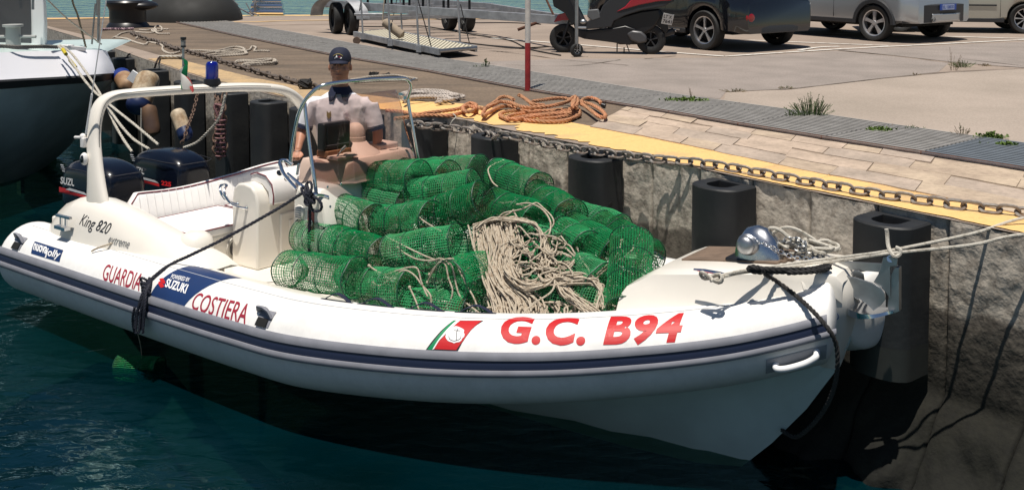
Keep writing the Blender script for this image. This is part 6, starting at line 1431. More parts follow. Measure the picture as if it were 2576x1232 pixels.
# ============================================================ ON THE QUAY
def gp_(px, py, h=.02): return atz(px, py, QZ+h)
def qrope(name, label, paths, r, m, twist=True, step=6, closed=False):
    o0 = paths[0][0].copy(); mb = MB()
    for P in paths:
        Q = [p-o0 for p in spline(P, step)]
        mb.rope(Q, r) if twist else mb.tube(Q, r, 6)
    o = obj(name, mb, m); o.location = o0; return tag(o, label, "rope")
def z7(pts, h0=.025, h1=None):
    n = len(pts); return [atz(1005.8+x*.2343, 201+y*.2343, QZ+(h0 if h1 is None else h0+(h1-h0)*i/(n-1))) for i, (x, y) in enumerate(pts)]
rz = .0215
or_paths = [z7([(-150, 330), (40, 345), (170, 375), (300, 355), (480, 335), (640, 310), (700, 275), (760, 250), (820, 275), (800, 320), (740, 345), (690, 330), (680, 300), (730, 280), (830, 300), (920, 305), (1010, 265), (1090, 235), (1200, 250), (1290, 285), (1400, 300), (1560, 290), (1700, 265), (1800, 235), (1860, 190), (1885, 185), (1870, 250), (1850, 300)], .03, .13),
 z7([(-60, 420), (100, 400), (300, 385), (450, 385), (560, 380), (640, 360), (740, 340), (830, 350)], .025),
 z7([(1250, 300), (1150, 285), (1050, 300), (960, 350), (900, 385), (890, 360), (940, 290), (1020, 240), (1080, 190), (1160, 185), (1220, 215)], .03, .12),
 z7([(1850, 390), (1930, 360), (1900, 315), (1780, 320), (1600, 330), (1400, 335), (1200, 335), (1090, 360), (1080, 385), (1150, 415), (1250, 425), (1400, 400), (1600, 375), (1780, 365), (1840, 360)], .03, .05),
 z7([(1850, 360), (1700, 355), (1500, 375), (1300, 400), (1180, 425), (1150, 405), (1250, 370), (1450, 345), (1650, 335), (1830, 335), (1930, 370), (1880, 400), (1780, 440), (1600, 450), (1400, 440), (1280, 420)], .05, .03),
 z7([(1320, 425), (1450, 445), (1650, 450), (1800, 430), (1870, 405), (1840, 385), (1700, 405), (1500, 425)], .025),
 z7([(1270, 165), (1310, 180), (1380, 230), (1430, 265), (1550, 275)], .16, .10),
 z7([(1420, 235), (1550, 215), (1700, 200), (1800, 205), (1880, 240), (1950, 260), (2050, 330), (2130, 390), (2190, 405), (2205, 380), (2150, 320), (2040, 260), (1950, 240), (1980, 205), (2060, 195), (2130, 220), (2160, 255)], .10, .03),
 z7([(1850, 300), (1900, 270), (1910, 210), (1870, 200), (1850, 270), (1900, 310)], .12, .10)]
qrope("orange_rope", "thick faded orange rope coiled in a pile on the yellow quay edge", or_paths, rz, M.ropeor)
mb = MB(); mb.tube([Vector((0, 0, 0)), Vector((.04, -.02, -.01))], .026, 10); o = obj("rope_end_tape", mb, M.black); o.location = z7([(2165, 270)], .04)[0]; tag(o, "black taped end of the orange rope at the right of its pile", "tape")
wp = []
rr = random.Random(4)
for k in range(7):
    y0 = 130+k*14; x1 = 690-abs(k-2)*60
    wp.append(z7([(10+k*6, y0+20), (80, y0), (200, y0-12+rr.uniform(-8, 8)), (350, y0-14+rr.uniform(-8, 8)), (500, y0-4), (x1-40, y0+8), (x1, y0+22), (x1-70, y0+30), (400, y0+26)], .03+.03*(k % 3), .03+.02*((k+1) % 3)))
qrope("white_rope", "thick off-white rope folded in long bights on the quay behind the windscreen", wp, .019, mat("grubby_white_rope", (.55, .49, .44), .9, col2=(.36, .31, .27), scale=12, bump=.5, bscale=90))
cz = mat("dusty_rope", (.42, .37, .31), .9, bump=.5, bscale=60)
def z2(pts, h=.02): return [atz(268+x*.196, y*.196, QZ+h) for x, y in pts]
qrope("coiled_rope", "pale rope lying in long loops on the old pavement right of the light mast", [z2([(960, 650), (1150, 650), (1400, 655), (1550, 625), (1650, 605), (1750, 620), (1770, 660), (1650, 670), (1450, 665), (1300, 680), (1220, 700), (1260, 720), (1450, 695), (1700, 695), (1790, 690), (1780, 665), (1840, 640), (1870, 600), (1920, 615), (1900, 655), (2000, 655), (2090, 660)]), z2([(1230, 735), (1400, 725), (1600, 715), (1780, 700), (1800, 680), (1750, 650), (1600, 640), (1400, 680)])], .020, cz)
qrope("coiled_rope", "small bundled pale rope on the old pavement above the blue beacon", [z2([(1650, 815), (1700, 780), (1900, 775), (2100, 760), (2150, 790), (2190, 800), (2100, 820), (1900, 835), (1750, 845), (1800, 815), (2000, 800), (2130, 770)], .03), z2([(1660, 800), (1800, 790), (2000, 790), (2140, 765), (2160, 800), (1950, 815), (1750, 830)], .05)], .020, cz)
qrope("coiled_rope", "pale rope piled beside the big black bollard", [z2([(80, 490), (130, 470), (200, 430), (320, 410), (450, 420), (580, 425), (640, 400), (620, 360), (660, 335), (710, 360), (700, 400), (620, 410), (580, 390), (640, 375), (800, 380)]), z2([(100, 480), (250, 500), (330, 530), (420, 560), (500, 575), (540, 545), (640, 560), (720, 590), (720, 640), (780, 680), (860, 690), (940, 670)]), z2([(420, 385), (520, 390), (600, 380), (640, 420), (680, 435), (810, 437)], .03), z2([(380, 500), (420, 460), (450, 480), (520, 500), (600, 505)])], .020, cz)
qrope("white_rope", "short thick white rope lying by the quay edge left of the flag", [z2([(670, 740), (740, 745), (850, 742), (980, 735)], .03), z2([(680, 735), (780, 730), (900, 728), (980, 722)], .05)], .028, M.ropew)
qrope("red_flecked_rope", "red flecked rope at the foot of the big black bollard", [z2([(-60, 385), (40, 375), (150, 375), (260, 378), (340, 372)], .04)], .03, mat("red_fleck_rope", (.40, .28, .30), .9, col2=(.10, .06, .08), scale=16, lo=.45, hi=.55))
qrope("black_cable", "thin black cable lying across the drain grating behind the skipper", [[gp_(698, 103), gp_(735, 104), gp_(765, 108), gp_(780, 104), gp_(800, 107), gp_(830, 112), gp_(862, 118)]], .012, M.ropeblk, twist=False)
qrope("grey_rope", "grey rope stretched over the quay behind the windscreen's upper edge", [[gp_(880, 202, .06), gp_(930, 194, .08), gp_(985, 190, .08), gp_(1020, 194, .05), gp_(1050, 199, .03)], [gp_(890, 208, .04), gp_(960, 204, .05), gp_(1030, 203, .03)]], .017, cz)
def rag(px, py, label, n=14, s=.06, wd=.12):
    rr = random.Random(px); mb = MB()
    for k in range(n):
        P = [Vector((rr.uniform(-wd, wd), rr.uniform(-.05, .05), rr.uniform(0, s*1.6))) for j in range(4)]; mb.tube(spline(P, 3), rr.uniform(.008, .02), 4)
    o = obj("black_rag", mb, M.ropeblk); o.location = gp_(px, py, .02); tag(o, label, "rag")
rag(768, 222, "black ragged cloth tied round the dark chain's end", 22, .07, .08); rag(940, 197, "black rag tied on the grey rope, left one of the pair", 12, .05, .07); rag(972, 199, "black rag tied on the grey rope, right one of the pair", 12, .05, .08)
wr("wall_string", "pale string hanging over the quay edge at the left end of the orange rope", [z7([(570, 365)], .05)[0], z7([(600, 400)], .02)[0], at_wall(1137, 305, .06) or z7([(550, 440)], 0)[0], at_wall(1129, 322, .08) or z7([(530, 500)], 0)[0]], .006, M.ropew, cat="string")
# big bollard
bl = thing("bollard", "big black mooring bollard with overhanging head at the far left of the quay", "bollard", tuple(gp_(322, 69, 0)))
mb = MB(); mb.lathe([(0, 0), (.50, 0), (.48, .05), (.42, .12), (.42, .40), (.44, .47), (.49, .53), (.50, .60), (.46, .645), (0, .65)], 32); o = obj("bollard_body", mb, M.black, bl)
mb = MB(); mb.ball((.28, 0, .52), (.44, .36, .13), 24, 12); obj("bollard_head", mb, M.black, bl)
# black dome at the far edge
dm = MB(); dm.lathe([(1.30*math.cos(a), .85*math.sin(a)) for a in [math.pi/2*k/10 for k in range(11)]]+[(0, .85)], 48); o = obj("black_dome", dm, mat("dark_rubber_sheet", (.016, .016, .015), .7, var=.3, scale=2)); o.location = gp_(484, 51, 0); tag(o, "large black rounded mound standing on the far edge of the quay", "dome")
# shiny tubes
tb = thing("metal_tube_stack", "stack of shiny ribbed metal tubes by the far water's edge", "tubes", tuple(gp_(672, 40, 0)))
for k, (z, r_) in enumerate(((.10, .085), (.26, .08), (.41, .08), (.56, .075))):
    mb = MB(); mb.tube([Vector((-.48+.02*k, .1*k, z)), Vector((.5-.05*k, .1*k-.1, z))], r_, 20); obj("metal_tube", mb, M.chrome, tb)
mb = MB(); mb.box((-.32, -.08, .30), (.07, .03, .62)); obj("strap", mb, M.galv, tb)
fm = thing("aluminium_frame", "tangled aluminium frame between the black mound and the shiny tubes", "frame", tuple(gp_(610, 42, 0))); rr = random.Random(31)
for k in range(14):
    a = Vector((rr.uniform(-.5, .3), rr.uniform(-.2, .2), rr.uniform(.0, .55))); b = a+Vector((rr.uniform(-.4, .4), rr.uniform(-.1, .1), rr.uniform(-.3, .3))); b.z = max(b.z, .02)
    mb = MB(); mb.beam(a, b, .05, .03); obj("frame_bar", mb, M.galv, fm, smooth=False)
# striped pole
pl = thing("striped_pole", "red and white painted pole standing upright on the quay in front of the scooter", "pole", tuple(gp_(1327, 230, 0)))
R0 = .036
mb = MB(); mb.tube([(0, 0, 0), (0, 0, .62)], R0, 20); obj("red_section", mb, mat("faded_red_paint", (.38, .03, .035), .5, var=.35, scale=7), pl)
mb = MB(); mb.tube([(0, 0, .62), (0, 0, 1.9)], R0, 20); obj("white_section", mb, mat("grubby_white_paint", (.66, .64, .61), .55, var=.2, scale=6), pl)
mb = MB(); mb.tube([(0, 0, 1.9), (0, 0, 2.5)], R0, 20); obj("red_section", mb, bpy.data.materials["faded_red_paint"], pl)
mb = MB(); mb.tube([(0, 0, 0), (0, 0, .012)], .055, 20); obj("base_plate", mb, M.rust, pl)
# ---- gangway
def z4(x, y, h): return atz(804.7+x*.2395, y*.2395, QZ+h)
H_ = .17
A, B, C_2, D_ = z4(360, 338, H_), z4(1252, 520, H_), z4(1640, 488, H_), z4(700, 308, H_)
gw = thing("gangway", "aluminium boarding gangway with chequered deck and upright posts lying on the lot", "gangway", tuple(A)); gwi = gw.matrix_basis.inverted()
a, b, c, d = [gwi @ p for p in (A, B, C_2, D_)]
mb = MB(); mb.add([a, b, c, d], [(0, 1, 2, 3)]); mb.v = [(v[0], v[1], v[2]-.02) for v in mb.v]; obj("deck_plate", mb, M.steel, gw, smooth=False)
mb = MB(); NU, NV = 64, 16
for i in range(NU):
    for j in range(NV):
        if (i+j) % 2: continue
        u0, u1, v0, v1 = i/NU, (i+1)/NU, j/NV, (j+1)/NV
        Q = [a.lerp(b, u).lerp(d.lerp(c, u), v) for u, v in ((u0, v0), (u1, v0), (u1, v1), (u0, v1))]; mb.add(Q+[q_+Vector((0, 0, -.015)) for q_ in Q], [(0, 1, 2, 3), (0, 4, 5, 1), (1, 5, 6, 2), (2, 6, 7, 3), (3, 7, 4, 0)])
obj("grip_tread", mb, mat("cream_tread", (.66, .60, .46), .7), gw, smooth=False)["kind"] = "stuff"
for p, q_ in ((a, b), (d, c)):
    mb = MB(); mb.beam(p+Vector((0, 0, -.045)), q_+Vector((0, 0, -.045)), .05, .11); obj("side_beam", mb, M.galv, gw, smooth=False, bevel=.006)
for p, q_ in ((a, d), (b, c)):
    mb = MB(); mb.tube([p+Vector((0, 0, -.03)), q_+Vector((0, 0, -.03))], .035, 10); obj("end_roller", mb, M.steel, gw)
for (x, y) in ((452, 362), (738, 428), (1038, 490)):
    p = gwi @ z4(x, y, H_); mb = MB(); mb.tube([p+Vector((0, 0, -.09)), p+Vector((-.05, 0, 1.0))], .018, 8); mb.box(p+Vector((0, -.01, -.04)), (.09, .06, .12)); obj("rail_post", mb, M.galv, gw)
for (x, y) in ((862, 328), (1153, 388), (1472, 448)):
    p = gwi @ z4(x, y, H_); mb = MB(); mb.tube([p+Vector((0, 0, -.05)), p+Vector((-.05, 0, 1.0))], .018, 8); obj("rail_post", mb, M.galv, gw)
for (x0, y0, x1, y1) in ((808, -10, 757, 240), (1025, -10, 1170, 500), (1475, 50, 1570, 462), (432, -10, 388, 300)):
    d_ = z4(x1, y1, .17).y; mb = MB(); mb.tube([gwi @ atd(804.7+x0*.2395, y0*.2395, d_+.1), gwi @ atd(804.7+x1*.2395, y1*.2395, d_)], .010, 6); obj("tension_strap", mb, M.ropeblk, gw)
mb = MB(); p = gwi @ z4(385, 430, .08); mb.lathe([(0, -.02), (.07, -.02), (.075, 0), (.07, .02), (0, .02)], 16, Matrix.Translation(p) @ Matrix.Rotation(math.pi/2, 4, 'X')); obj("gangway_wheel", mb, mat("brown_rubber", (.12, .08, .06), .8), gw)
dgw = z4(738, 400, .2).y
capsule_float("hanging_fender", "beige stained fender hanging against the gangway posts", atd(962, 52, dgw), atd(1016, 93, dgw-.1), .085, 1.0, mat("beige_fender", (.34, .27, .20), .7, var=.2, scale=5))
wr("thin_line", "thin pale line holding the beige fender on the gangway", [atd(967, -5, dgw), atd(963, 40, dgw), atd(962, 54, dgw)], .012, M.rope, cat="line")
# ---- wheels
def wheel(parent, loc, rz, r=.34, w_=.22, rim=.24, spokes=5, m=None, side=1, tilt=0, spw=.34, name="wheel"):
    e = bpy.data.objects.new(name, None); COL.objects.link(e); e.parent = parent; e.location = loc; e.rotation_euler = (0, 0, rz)
    RX = Matrix.Rotation(math.pi/2, 4, 'X')
    mb = MB(); h = w_/2; mb.lathe([(rim, -h*.85), (r*.93, -h), (r*.985, -h*.8), (r, -h*.5), (r, h*.5), (r*.985, h*.8), (r*.93, h), (rim+.015, h*.95), (rim, h*.8), (rim, -h*.85)], 40, RX); obj("tyre", mb, M.tyre, e, smooth=50)
    mb = MB(); mb.lathe([(rim*1.0, h*.86), (rim*.93, h*.80), (rim*.90, h*.3), (rim*.88, -h*.5)], 40, RX)
    zf = h*.72
    for k in range(spokes):
        a = 2*math.pi*k/spokes+.3; c, s = math.cos(a), math.sin(a); q = []
        for rr_, ww, zz in ((rim*.12, rim*spw*.55, zf*.9), (rim*.5, rim*spw*.5, zf), (rim*.93, rim*spw*.8, zf)):
            for sg in (-1, 1): q.append((c*rr_-s*ww*.5*sg, -(zz), s*rr_+c*ww*.5*sg))
        qq = q+[(x, y+.04, z) for x, y, z in q]
        mb.add(qq, [(0, 1, 3, 2), (2, 3, 5, 4), (6, 8, 9, 7), (8, 10, 11, 9), (0, 2, 8, 6), (2, 4, 10, 8), (1, 7, 9, 3), (3, 9, 11, 5)])
    mb.v = [(x, -abs(y) if False else y, z) for x, y, z in mb.v]
    mb.lathe([(0, zf+.006), (rim*.16, zf+.004), (rim*.2, zf-.02)], 16, RX); obj("rim", mb, m or M.alloy, e, smooth=35)
    mb = MB(); mb.lathe([(0, -.01), (rim*.9, -.01), (rim*.9, -.03), (0, -.03)], 24, RX); obj("brake_disc", mb, M.darkhole, e)
    return e
# ---- trailer
N1, N2, F1, F2 = gp_(846, 85, 0), gp_(884, 88, 0), gp_(1130, 77, 0), gp_(1174, 80, 0)
cpl = gp_(1437, 132, 0)
tw = thing("boat_trailer", "galvanised twin axle boat trailer parked on the lot behind the gangway", "trailer", tuple((N1+F2)/2)); ti = tw.matrix_basis.inverted()
ax = (F1-N1); ang = math.atan2(ax.y, ax.x)
for p, s in ((N1, -1), (N2, -1), (F1, 1), (F2, 1)):
    wheel(tw, ti @ (p+Vector((0, 0, .345))), ang-math.pi/2+math.pi/2, r=.345, rim=.20, w_=.20, spokes=8, m=M.steel, spw=.5) if False else wheel(tw, ti @ (p+Vector((0, 0, .345))), ang+math.pi/2 if s < 0 else ang+math.pi/2, r=.345, rim=.20, w_=.20, spokes=8, m=M.steel, spw=.5)
def V(p, h): q = ti @ p; return Vector((q.x, q.y, h))
Nm, Fm = (N1+N2)/2, (F1+F2)/2; dr_ = (cpl-(Nm+Fm)/2).normalized()
inn = (Fm-Nm).normalized()*.28
mb = MB(); mb.beam(V(Nm+inn-dr_*1.6, .62), V(Nm+inn+dr_*1.8, .62), .08, .16); mb.beam(V(Nm+inn+dr_*1.8, .62), V(cpl, .56), .08, .16); obj("side_rail", mb, M.galv, tw, smooth=False, bevel=.006)
mb = MB(); mb.beam(V(Fm-inn-dr_*1.6, .62), V(Fm-inn+dr_*1.8, .62), .08, .16); mb.beam(V(Fm-inn+dr_*1.8, .62), V(cpl, .58), .08, .14); obj("side_rail", mb, M.galv, tw, smooth=False, bevel=.006)
for t in (-1.4, -.5, .5, 1.6, 2.3):
    mb = MB(); mb.beam(V(Nm+inn*.8+dr_*t, .56), V(Fm-inn*.8+dr_*t, .56), .08, .08); obj("cross_member", mb, M.galv, tw, smooth=False)
for p in (N1, N2):
    q_ = F1 if p is N1 else F2; mb = MB(); mb.beam(V(p, .34), V(q_, .34), .07, .07); obj("axle", mb, M.galv, tw, smooth=False)
for k in range(5):
    c = (Nm+Fm)/2+dr_*(-1+k*.8); mb = MB(); mb.tube([V(c-inn*1.2, .78+.02*k), V(c+inn*1.2, .78+.02*k)], .05, 12); mb.beam(V(c-inn, .58), V(c-inn, .8), .05, .05); mb.beam(V(c+inn, .58), V(c+inn, .8), .05, .05); obj("keel_roller", mb, M.black, tw)
for base in (Nm-inn*.35, ):
    for dz in (0,):
        mb = MB(); fd = (N2-N1).normalized(); P = [V(base-fd*.80, .38), V(base-fd*.72, .58), V(base-fd*.45, .74), V(base, .76), V(base+fd*.45, .74), V(base+fd*.72, .56), V(base+fd*.80, .36)]
        w2 = inn.normalized()*.14
        mb.loft([[p-w2, p+w2, p+w2+Vector((0, 0, .012)), p-w2+Vector((0, 0, .012))] for p in spline(P, 4)]); obj("mudguard", mb, M.galv, tw, smooth=60)
mb = MB(); c = V(Nm+inn*.3+dr_*1.1, .48); mb.box(c, (.75, .10, .05), rz=math.atan2(dr_.y, dr_.x)*0); obj("step_plate", mb, M.galv, tw, bevel=.01)
mb = MB(); c = Nm+inn+(cpl-(Nm+inn))*.80; mb.box(V(c-inn*.22, .60), (.13, .05, .08)); obj("amber_marker", mb, M.orange, tw, bevel=.008)
mb = MB(); mb.beam(V(cpl-dr_*.6, .56), V(cpl+dr_*.25, .56), .11, .12); mb.ball(V(cpl+dr_*.32, .56), (.07, .07, .05)); obj("coupling", mb, M.steel, tw, bevel=.01)
mb = MB(); mb.tube([V(cpl-dr_*.5, .62), V(cpl-dr_*.75, .95)], .02, 8); mb.tube([V(cpl-dr_*.55, .60), V(cpl-dr_*.9-inn*1.6, .36)], .028, 8); obj("brake_lever", mb, M.rust, tw)
jp = gp_(1450, 144, 0)
mb = MB(); mb.tube([V(jp, .18), V(jp, .98)], .032, 10); mb.tube([V(jp, .5)+Vector((.0, 0, 0)), V(jp, .5)+Vector((.16, -.03, .0))], .02, 8); mb.tube([V(jp, .98), V(jp, .98)+Vector((-.12, 0, .02))], .012, 6); obj("jockey_post", mb, M.steel, tw)
mb = MB(); mb.tube([V(jp, .20)+Vector((-.055, 0, 0)), V(jp, .10)+Vector((-.055, 0, 0))], .015, 6); mb.tube([V(jp, .20)+Vector((.055, 0, 0)), V(jp, .10)+Vector((.055, 0, 0))], .015, 6); mb.tube([V(jp, .20)+Vector((.055, 0, 0)), V(jp, .20)+Vector((-.055, 0, 0))], .015, 6); obj("jockey_fork", mb, M.steel, tw)
jw = wheel(tw, V(jp, .115), rad(25), r=.115, rim=.06, w_=.06, spokes=5, m=M.steel, name="jockey_wheel")
for pts in ([(930, 44), (1000, 50), (1060, 46), (1115, 51), (1180, 58), (1280, 58), (1360, 62)], [(870, 66), (950, 68), (1050, 66), (1100, 72), (1190, 88), (1280, 102), (1330, 124), (1410, 140)], [(1130, 104), (1210, 113), (1300, 122), (1380, 118)]):
    qrope("ground_cable_and_shadow", {44: "dark line of cable and trailer shadow snaking over the lot under the beam", 66: "dark line of cable and trailer shadow running from the gangway towards the scooter", 104: "short dark line of cable and trailer shadow on the lot right of the gangway"}[pts[0][1]], [[gp_(x, y, .012) for x, y in pts]], .014, M.ropeblk, twist=False)  # dark tubes standing in for the trailer's thin shadow lines as well as cables
# ---- cars
def car(name, label, P0, fwd, left_y, paint, wb=2.6, W_=1.82, r=.34, rim=.24, spokes=5, Lr=.88, Lf=.9, clad=None, spw=.34, sill=.30, hgt=1.6, alloy=None, belt=.98, bot=.26):
    """P0 is the ground point under the middle of the rear axle"""
    t = thing(name, label, "car", tuple(P0), math.atan2(fwd.y, fwd.x)); ra = r+.055; xs = []
    X_ = sorted(set([-Lr, -Lr+.03, -Lr+.10, -Lr+.22, -Lr+.4]+[ra*math.cos(math.pi*k/12) for k in range(13)]+[.6, 1.0, 1.4, 1.8]+[wb+ra*math.cos(math.pi*k/12) for k in range(13)]+[wb+Lf-.3, wb+Lf-.12, wb+Lf-.03, wb+Lf]))
    def zb(x):
        for c in (0, wb):
            if abs(x-c) <= ra+1e-6: return max(bot, r*.95+math.sqrt(max(0, ra*ra-(x-c)**2)))
        return bot if -ra < x < wb+ra else bot+.03
    def ring(x):
        e0 = (x+Lr); e1 = (wb+Lf-x); k = min(1, min(e0, e1)/.30); w = W_/2*(.80+.20*math.sin(min(1, k)*math.pi/2))
        top = belt if e0 > .12 else belt-.12*(1-e0/.12)
        rf = float(np.interp(e0, [0, .1, .35, .8], [belt-.05, belt+.1, hgt-.12, hgt])) if e1 > 1.6 else float(np.interp(e1, [0, .3, 1.0, 1.6], [belt-.25, belt-.08, belt+.02, hgt-.1]))
        rf = max(rf, top+.01); z0 = zb(x)
        hf = [(w*.92, z0), (w*.985, z0+.05), (w, z0+(top-z0)*.35), (w*1.0, z0+(top-z0)*.6), (w*.985, top-.03), (w*.95, top), (w*.86, top+(rf-top)*.5), (w*.76, rf-.03), (w*.6, rf), (0, rf+.01)]
        return [Vector((x, y, z)) for y, z in hf]+[Vector((x, -y, z)) for y, z in reversed(hf[:-1])]
    mb = MB(); mb.loft([ring(x) for x in X_]); obj("body", mb, paint, t, smooth=40)
    mb = MB(); mb.box((wb/2, 0, .50), (wb+Lr*1.2, W_*.80, .40)); obj("underbody", mb, M.darkhole, t)
    # window band sits proud of the roof sides
    for sd in (-1, 1):
        mb = MB(); mb.add([(-.35, sd*(W_/2*.945), belt+.03), (wb*.85, sd*(W_/2*.945), belt+.03), (wb*.6, sd*(W_/2*.80), hgt-.14), (-.2, sd*(W_/2*.80), hgt-.14)], [(0, 1, 2, 3)]); obj("side_window", mb, M.carglass, t, smooth=False)
        for x in (0, wb):
            wheel(t, (x, sd*(W_/2-.11), r), 0 if sd < 0 else math.pi, r=r, rim=rim, spokes=spokes, spw=spw, m=alloy)
            if clad:
                mb = MB(); R_ = []
                for k in range(17):
                    a = math.pi*k/16; R_.append([Vector((x+(ra+o)*math.cos(a), sd*(W_/2+y), r*.95+(ra+o)*math.sin(a))) for o, y in ((-.01, -.06), (-.01, .018), (.06, .02), (.085, .0), (.085, -.04))])
                mb.loft(R_, closed=False, caps=False); obj("arch_trim", mb, clad, t, smooth=40)
        for xd in (wb*.38, wb*.80):
            mb = MB(); mb.beam((xd, sd*(W_/2+.001), bot+.10), (xd, sd*(W_/2*.99), belt), .006, .012); obj("door_seam", mb, M.darkhole, t, smooth=False)
        mb = MB(); mb.beam((ra+.05, sd*(W_/2*.97), bot+.03), (wb-ra-.05, sd*(W_/2*.97), bot+.03), .05, .09); obj("sill", mb, clad or M.plastic, t, bevel=.01)
    return t
def axle(n, g, wd): mid = (n+g)/2; v = (g-n).normalized(); return mid, v
n_, g_ = gp_(1779, 126, 0), gp_(1952, 113, 0); mid, v = axle(n_, g_, 1.6); fw = Vector((-v.y, v.x, 0))
bc_ = car("parked_car", "black hatchback parked right of the scooter, rear wheel and red reflector showing", mid, fw, 1, M.blackcar, W_=(g_-n_).length+.24, r=.365, rim=.255, spokes=5, spw=.30, bot=.30)
w_ = (g_-n_).length+.24
mb = MB(); mb.ball((-.86, w_/2*.72, .62), (.03, .12, .10), 14, 8); obj("rear_reflector", mb, M.redlens, bc_)
mb = MB(); R_ = []
for y in np.linspace(-w_/2*.80, w_/2*.80, 15):
    e_ = (abs(y)/(w_/2*.8))**3*.10; R_.append([Vector((-.90+e_, float(y), z)) for z in (.34, .42)]+[Vector((-.885+e_, float(y), .46))])
mb.loft(R_, closed=False, caps=False); obj("bumper_lip", mb, M.plastic, bc_)
mb = MB(); mb.beam((.6, w_/2*.99, .34), (1.9, w_/2*.99, .34), .02, .03); obj("chrome_sill_strip", mb, M.chrome, bc_)
n_, g_ = gp_(2204, 104, 0), gp_(2345, 94, 0); mid, v = axle(n_, g_, 1.6); fw = Vector((-v.y, v.x, 0)); w_ = (g_-n_).length+.24
sc_ = car("parked_car", "silver off-roader with black lower trim and blue number plate, five spoke wheel", mid, fw, 1, M.silvercar, W_=w_, r=.37, rim=.265, spokes=5, spw=.42, clad=M.plastic, bot=.36, alloy=mat("bright_alloy", (.6, .6, .62), .3, .7))
mb = MB(); R_ = []
for y in np.linspace(-w_/2*.97, w_/2*.97, 21):
    q_ = abs(float(y))/(w_/2*.97); e_ = q_**4*.28; R_.append([Vector((-.93+e_, float(y), z)) for z in (.40, .50, .62, .74)]+[Vector((-.86+e_, float(y), .77))])
mb.loft(R_, closed=False, caps=False); rb_ = obj("rear_bumper", mb, M.plastic, sc_, smooth=50)
mb = MB(); mb.loft([[Vector((-.945+(abs(y)/.55)**3*.03, y, z)) for z in (.40, .46, .55, .57)] for y in [-.45+.9*k/12 for k in range(13)]], closed=False, caps=False); obj("skid_plate", mb, M.silvercar, sc_, solid=.02)
mb = MB(); mb.lathe([(.045, -.05), (.045, .02), (.035, .02), (.035, -.05)], 16, Matrix.Translation((-.94, .42, .46)) @ Matrix.Rotation(-math.pi/2, 4, 'Y')); obj("exhaust_tip", mb, M.steel, sc_)
mb = MB(); mb.box((-.955, -.02, .70), (.015, .52, .12)); pt_ = obj("number_plate", mb, M.blueplate, sc_)
mb = MB(); mb.box((-.964, -.02, .70), (.004, .38, .105)); obj("plate_field", mb, mat("plate_field_blue_white", (.35, .42, .6), .4), pt_, smooth=False)
flat_text("EL 128DD", (-.968, .155, .67), (0, -1, 0), (0, 0, 1), .35, .06, M.blueplate, parent=sc_, bold=.02)
c0 = gp_(2577, 86, 0); fw = Vector((1, -.22, 0)).normalized(); lf = Vector((-fw.y, fw.x, 0))
vc = car("parked_car", "dusty champagne estate car at the right edge, black strip along its door", c0-fw*2.6+lf*.85, fw, 1, M.tancar, wb=2.6, W_=1.8, r=.33, rim=.23, spokes=9, spw=.18, bot=.26, belt=1.0)
mb = MB(); mb.beam((.5, -.915, .62), (2.0, -.915, .62), .012, .035); obj("rub_strip", mb, M.plastic, vc)
# ---- scooter
R0_ = gp_(1640, 137, 0); sf = Vector((-1.0, .22, 0)).normalized()
scn = thing("scooter", "black and red scooter on its centre stand between the striped pole and the black car", "scooter", tuple(R0_), math.atan2(sf.y, sf.x)); sci = scn.matrix_basis.inverted()
so = sci @ C0
def SP(px, py, y=.0):
    r = sci.to_3x3() @ ray(px, py); return so+r*((y-so.y)/r.y)
def z5(x, y): return (1354.5+x*.2863, y*.2863)
def sprism(name, pts, y0, y1, m, bevel=.015):
    yy = max(y0, y1); P = [SP(*z5(*p), y=yy) for p in pts]; n = len(P); mb = MB()
    mb.add([(p.x, y1, p.z) for p in P]+[(p.x, y0, p.z) for p in P], [tuple(range(n)), tuple(reversed(range(n, 2*n)))]+[(i, (i+1) % n, n+(i+1) % n, n+i) for i in range(n)])
    return obj(name, mb, m, scn, bevel=bevel, seg=2, smooth=40)
sprism("body_fairing", [(300, 175), (350, 245), (400, 262), (520, 255), (640, 240), (660, 190), (760, 140), (900, 95), (1100, 60), (1180, 20), (1185, -120), (700, -140), (660, -40), (560, 60), (520, 150), (400, 200), (330, 60), (260, -150), (180, -160), (220, 0), (260, 110)], -.14, .16, M.plastic)
sprism("lower_fairing", [(300, 190), (345, 260), (420, 272), (660, 250), (760, 230), (850, 260), (880, 330), (800, 400), (640, 375), (400, 345), (330, 320)], -.13, .14, M.black)
sprism("red_side_panel", [(680, 108), (760, 60), (830, -20), (860, -120), (1190, -120), (1165, 8), (1050, 15), (880, 48), (760, 82)], .10, .175, M.redpaint)
sprism("seat", [(560, 60), (600, -20), (700, -90), (1100, -100), (1150, -60), (900, -60), (720, 20), (640, 80)], -.12, .12, M.black)
sprism("grey_panel", [(430, 92), (520, 84), (545, 160), (470, 185), (425, 150)], .05, .165, mat("scooter_grey", (.11, .115, .12), .5))
sprism("tail_light", [(1000, -10), (1060, 5), (1165, 8), (1180, -25), (1100, -50)], -.08, .165, M.orange)
for px_, nm in ((z5(985, 375), "rear"), ((1418, 84), "front")):
    c = SP(*px_, y=0); c.z = .255; wheel(scn, (c.x, 0, .255), math.pi, r=.255, rim=.14, w_=.12, spokes=5, m=M.plastic, spw=.3)
sprism("rear_mudguard", [(1010, 110), (1075, 95), (1110, 160), (1140, 270), (1110, 300), (1070, 250), (1020, 210)], -.06, .05, M.black)
sprism("engine_block", [(600, 240), (680, 160), (900, 100), (1060, 80), (1080, 150), (1010, 250), (930, 300), (880, 395), (700, 395), (620, 330)], -.09, .09, M.black, .03)
sprism("engine_case", [(770, 300), (820, 270), (900, 280), (945, 320), (950, 375), (880, 385), (810, 360)], .05, .16, mat("engine_alloy", (.10, .10, .105), .45, .5), .03)
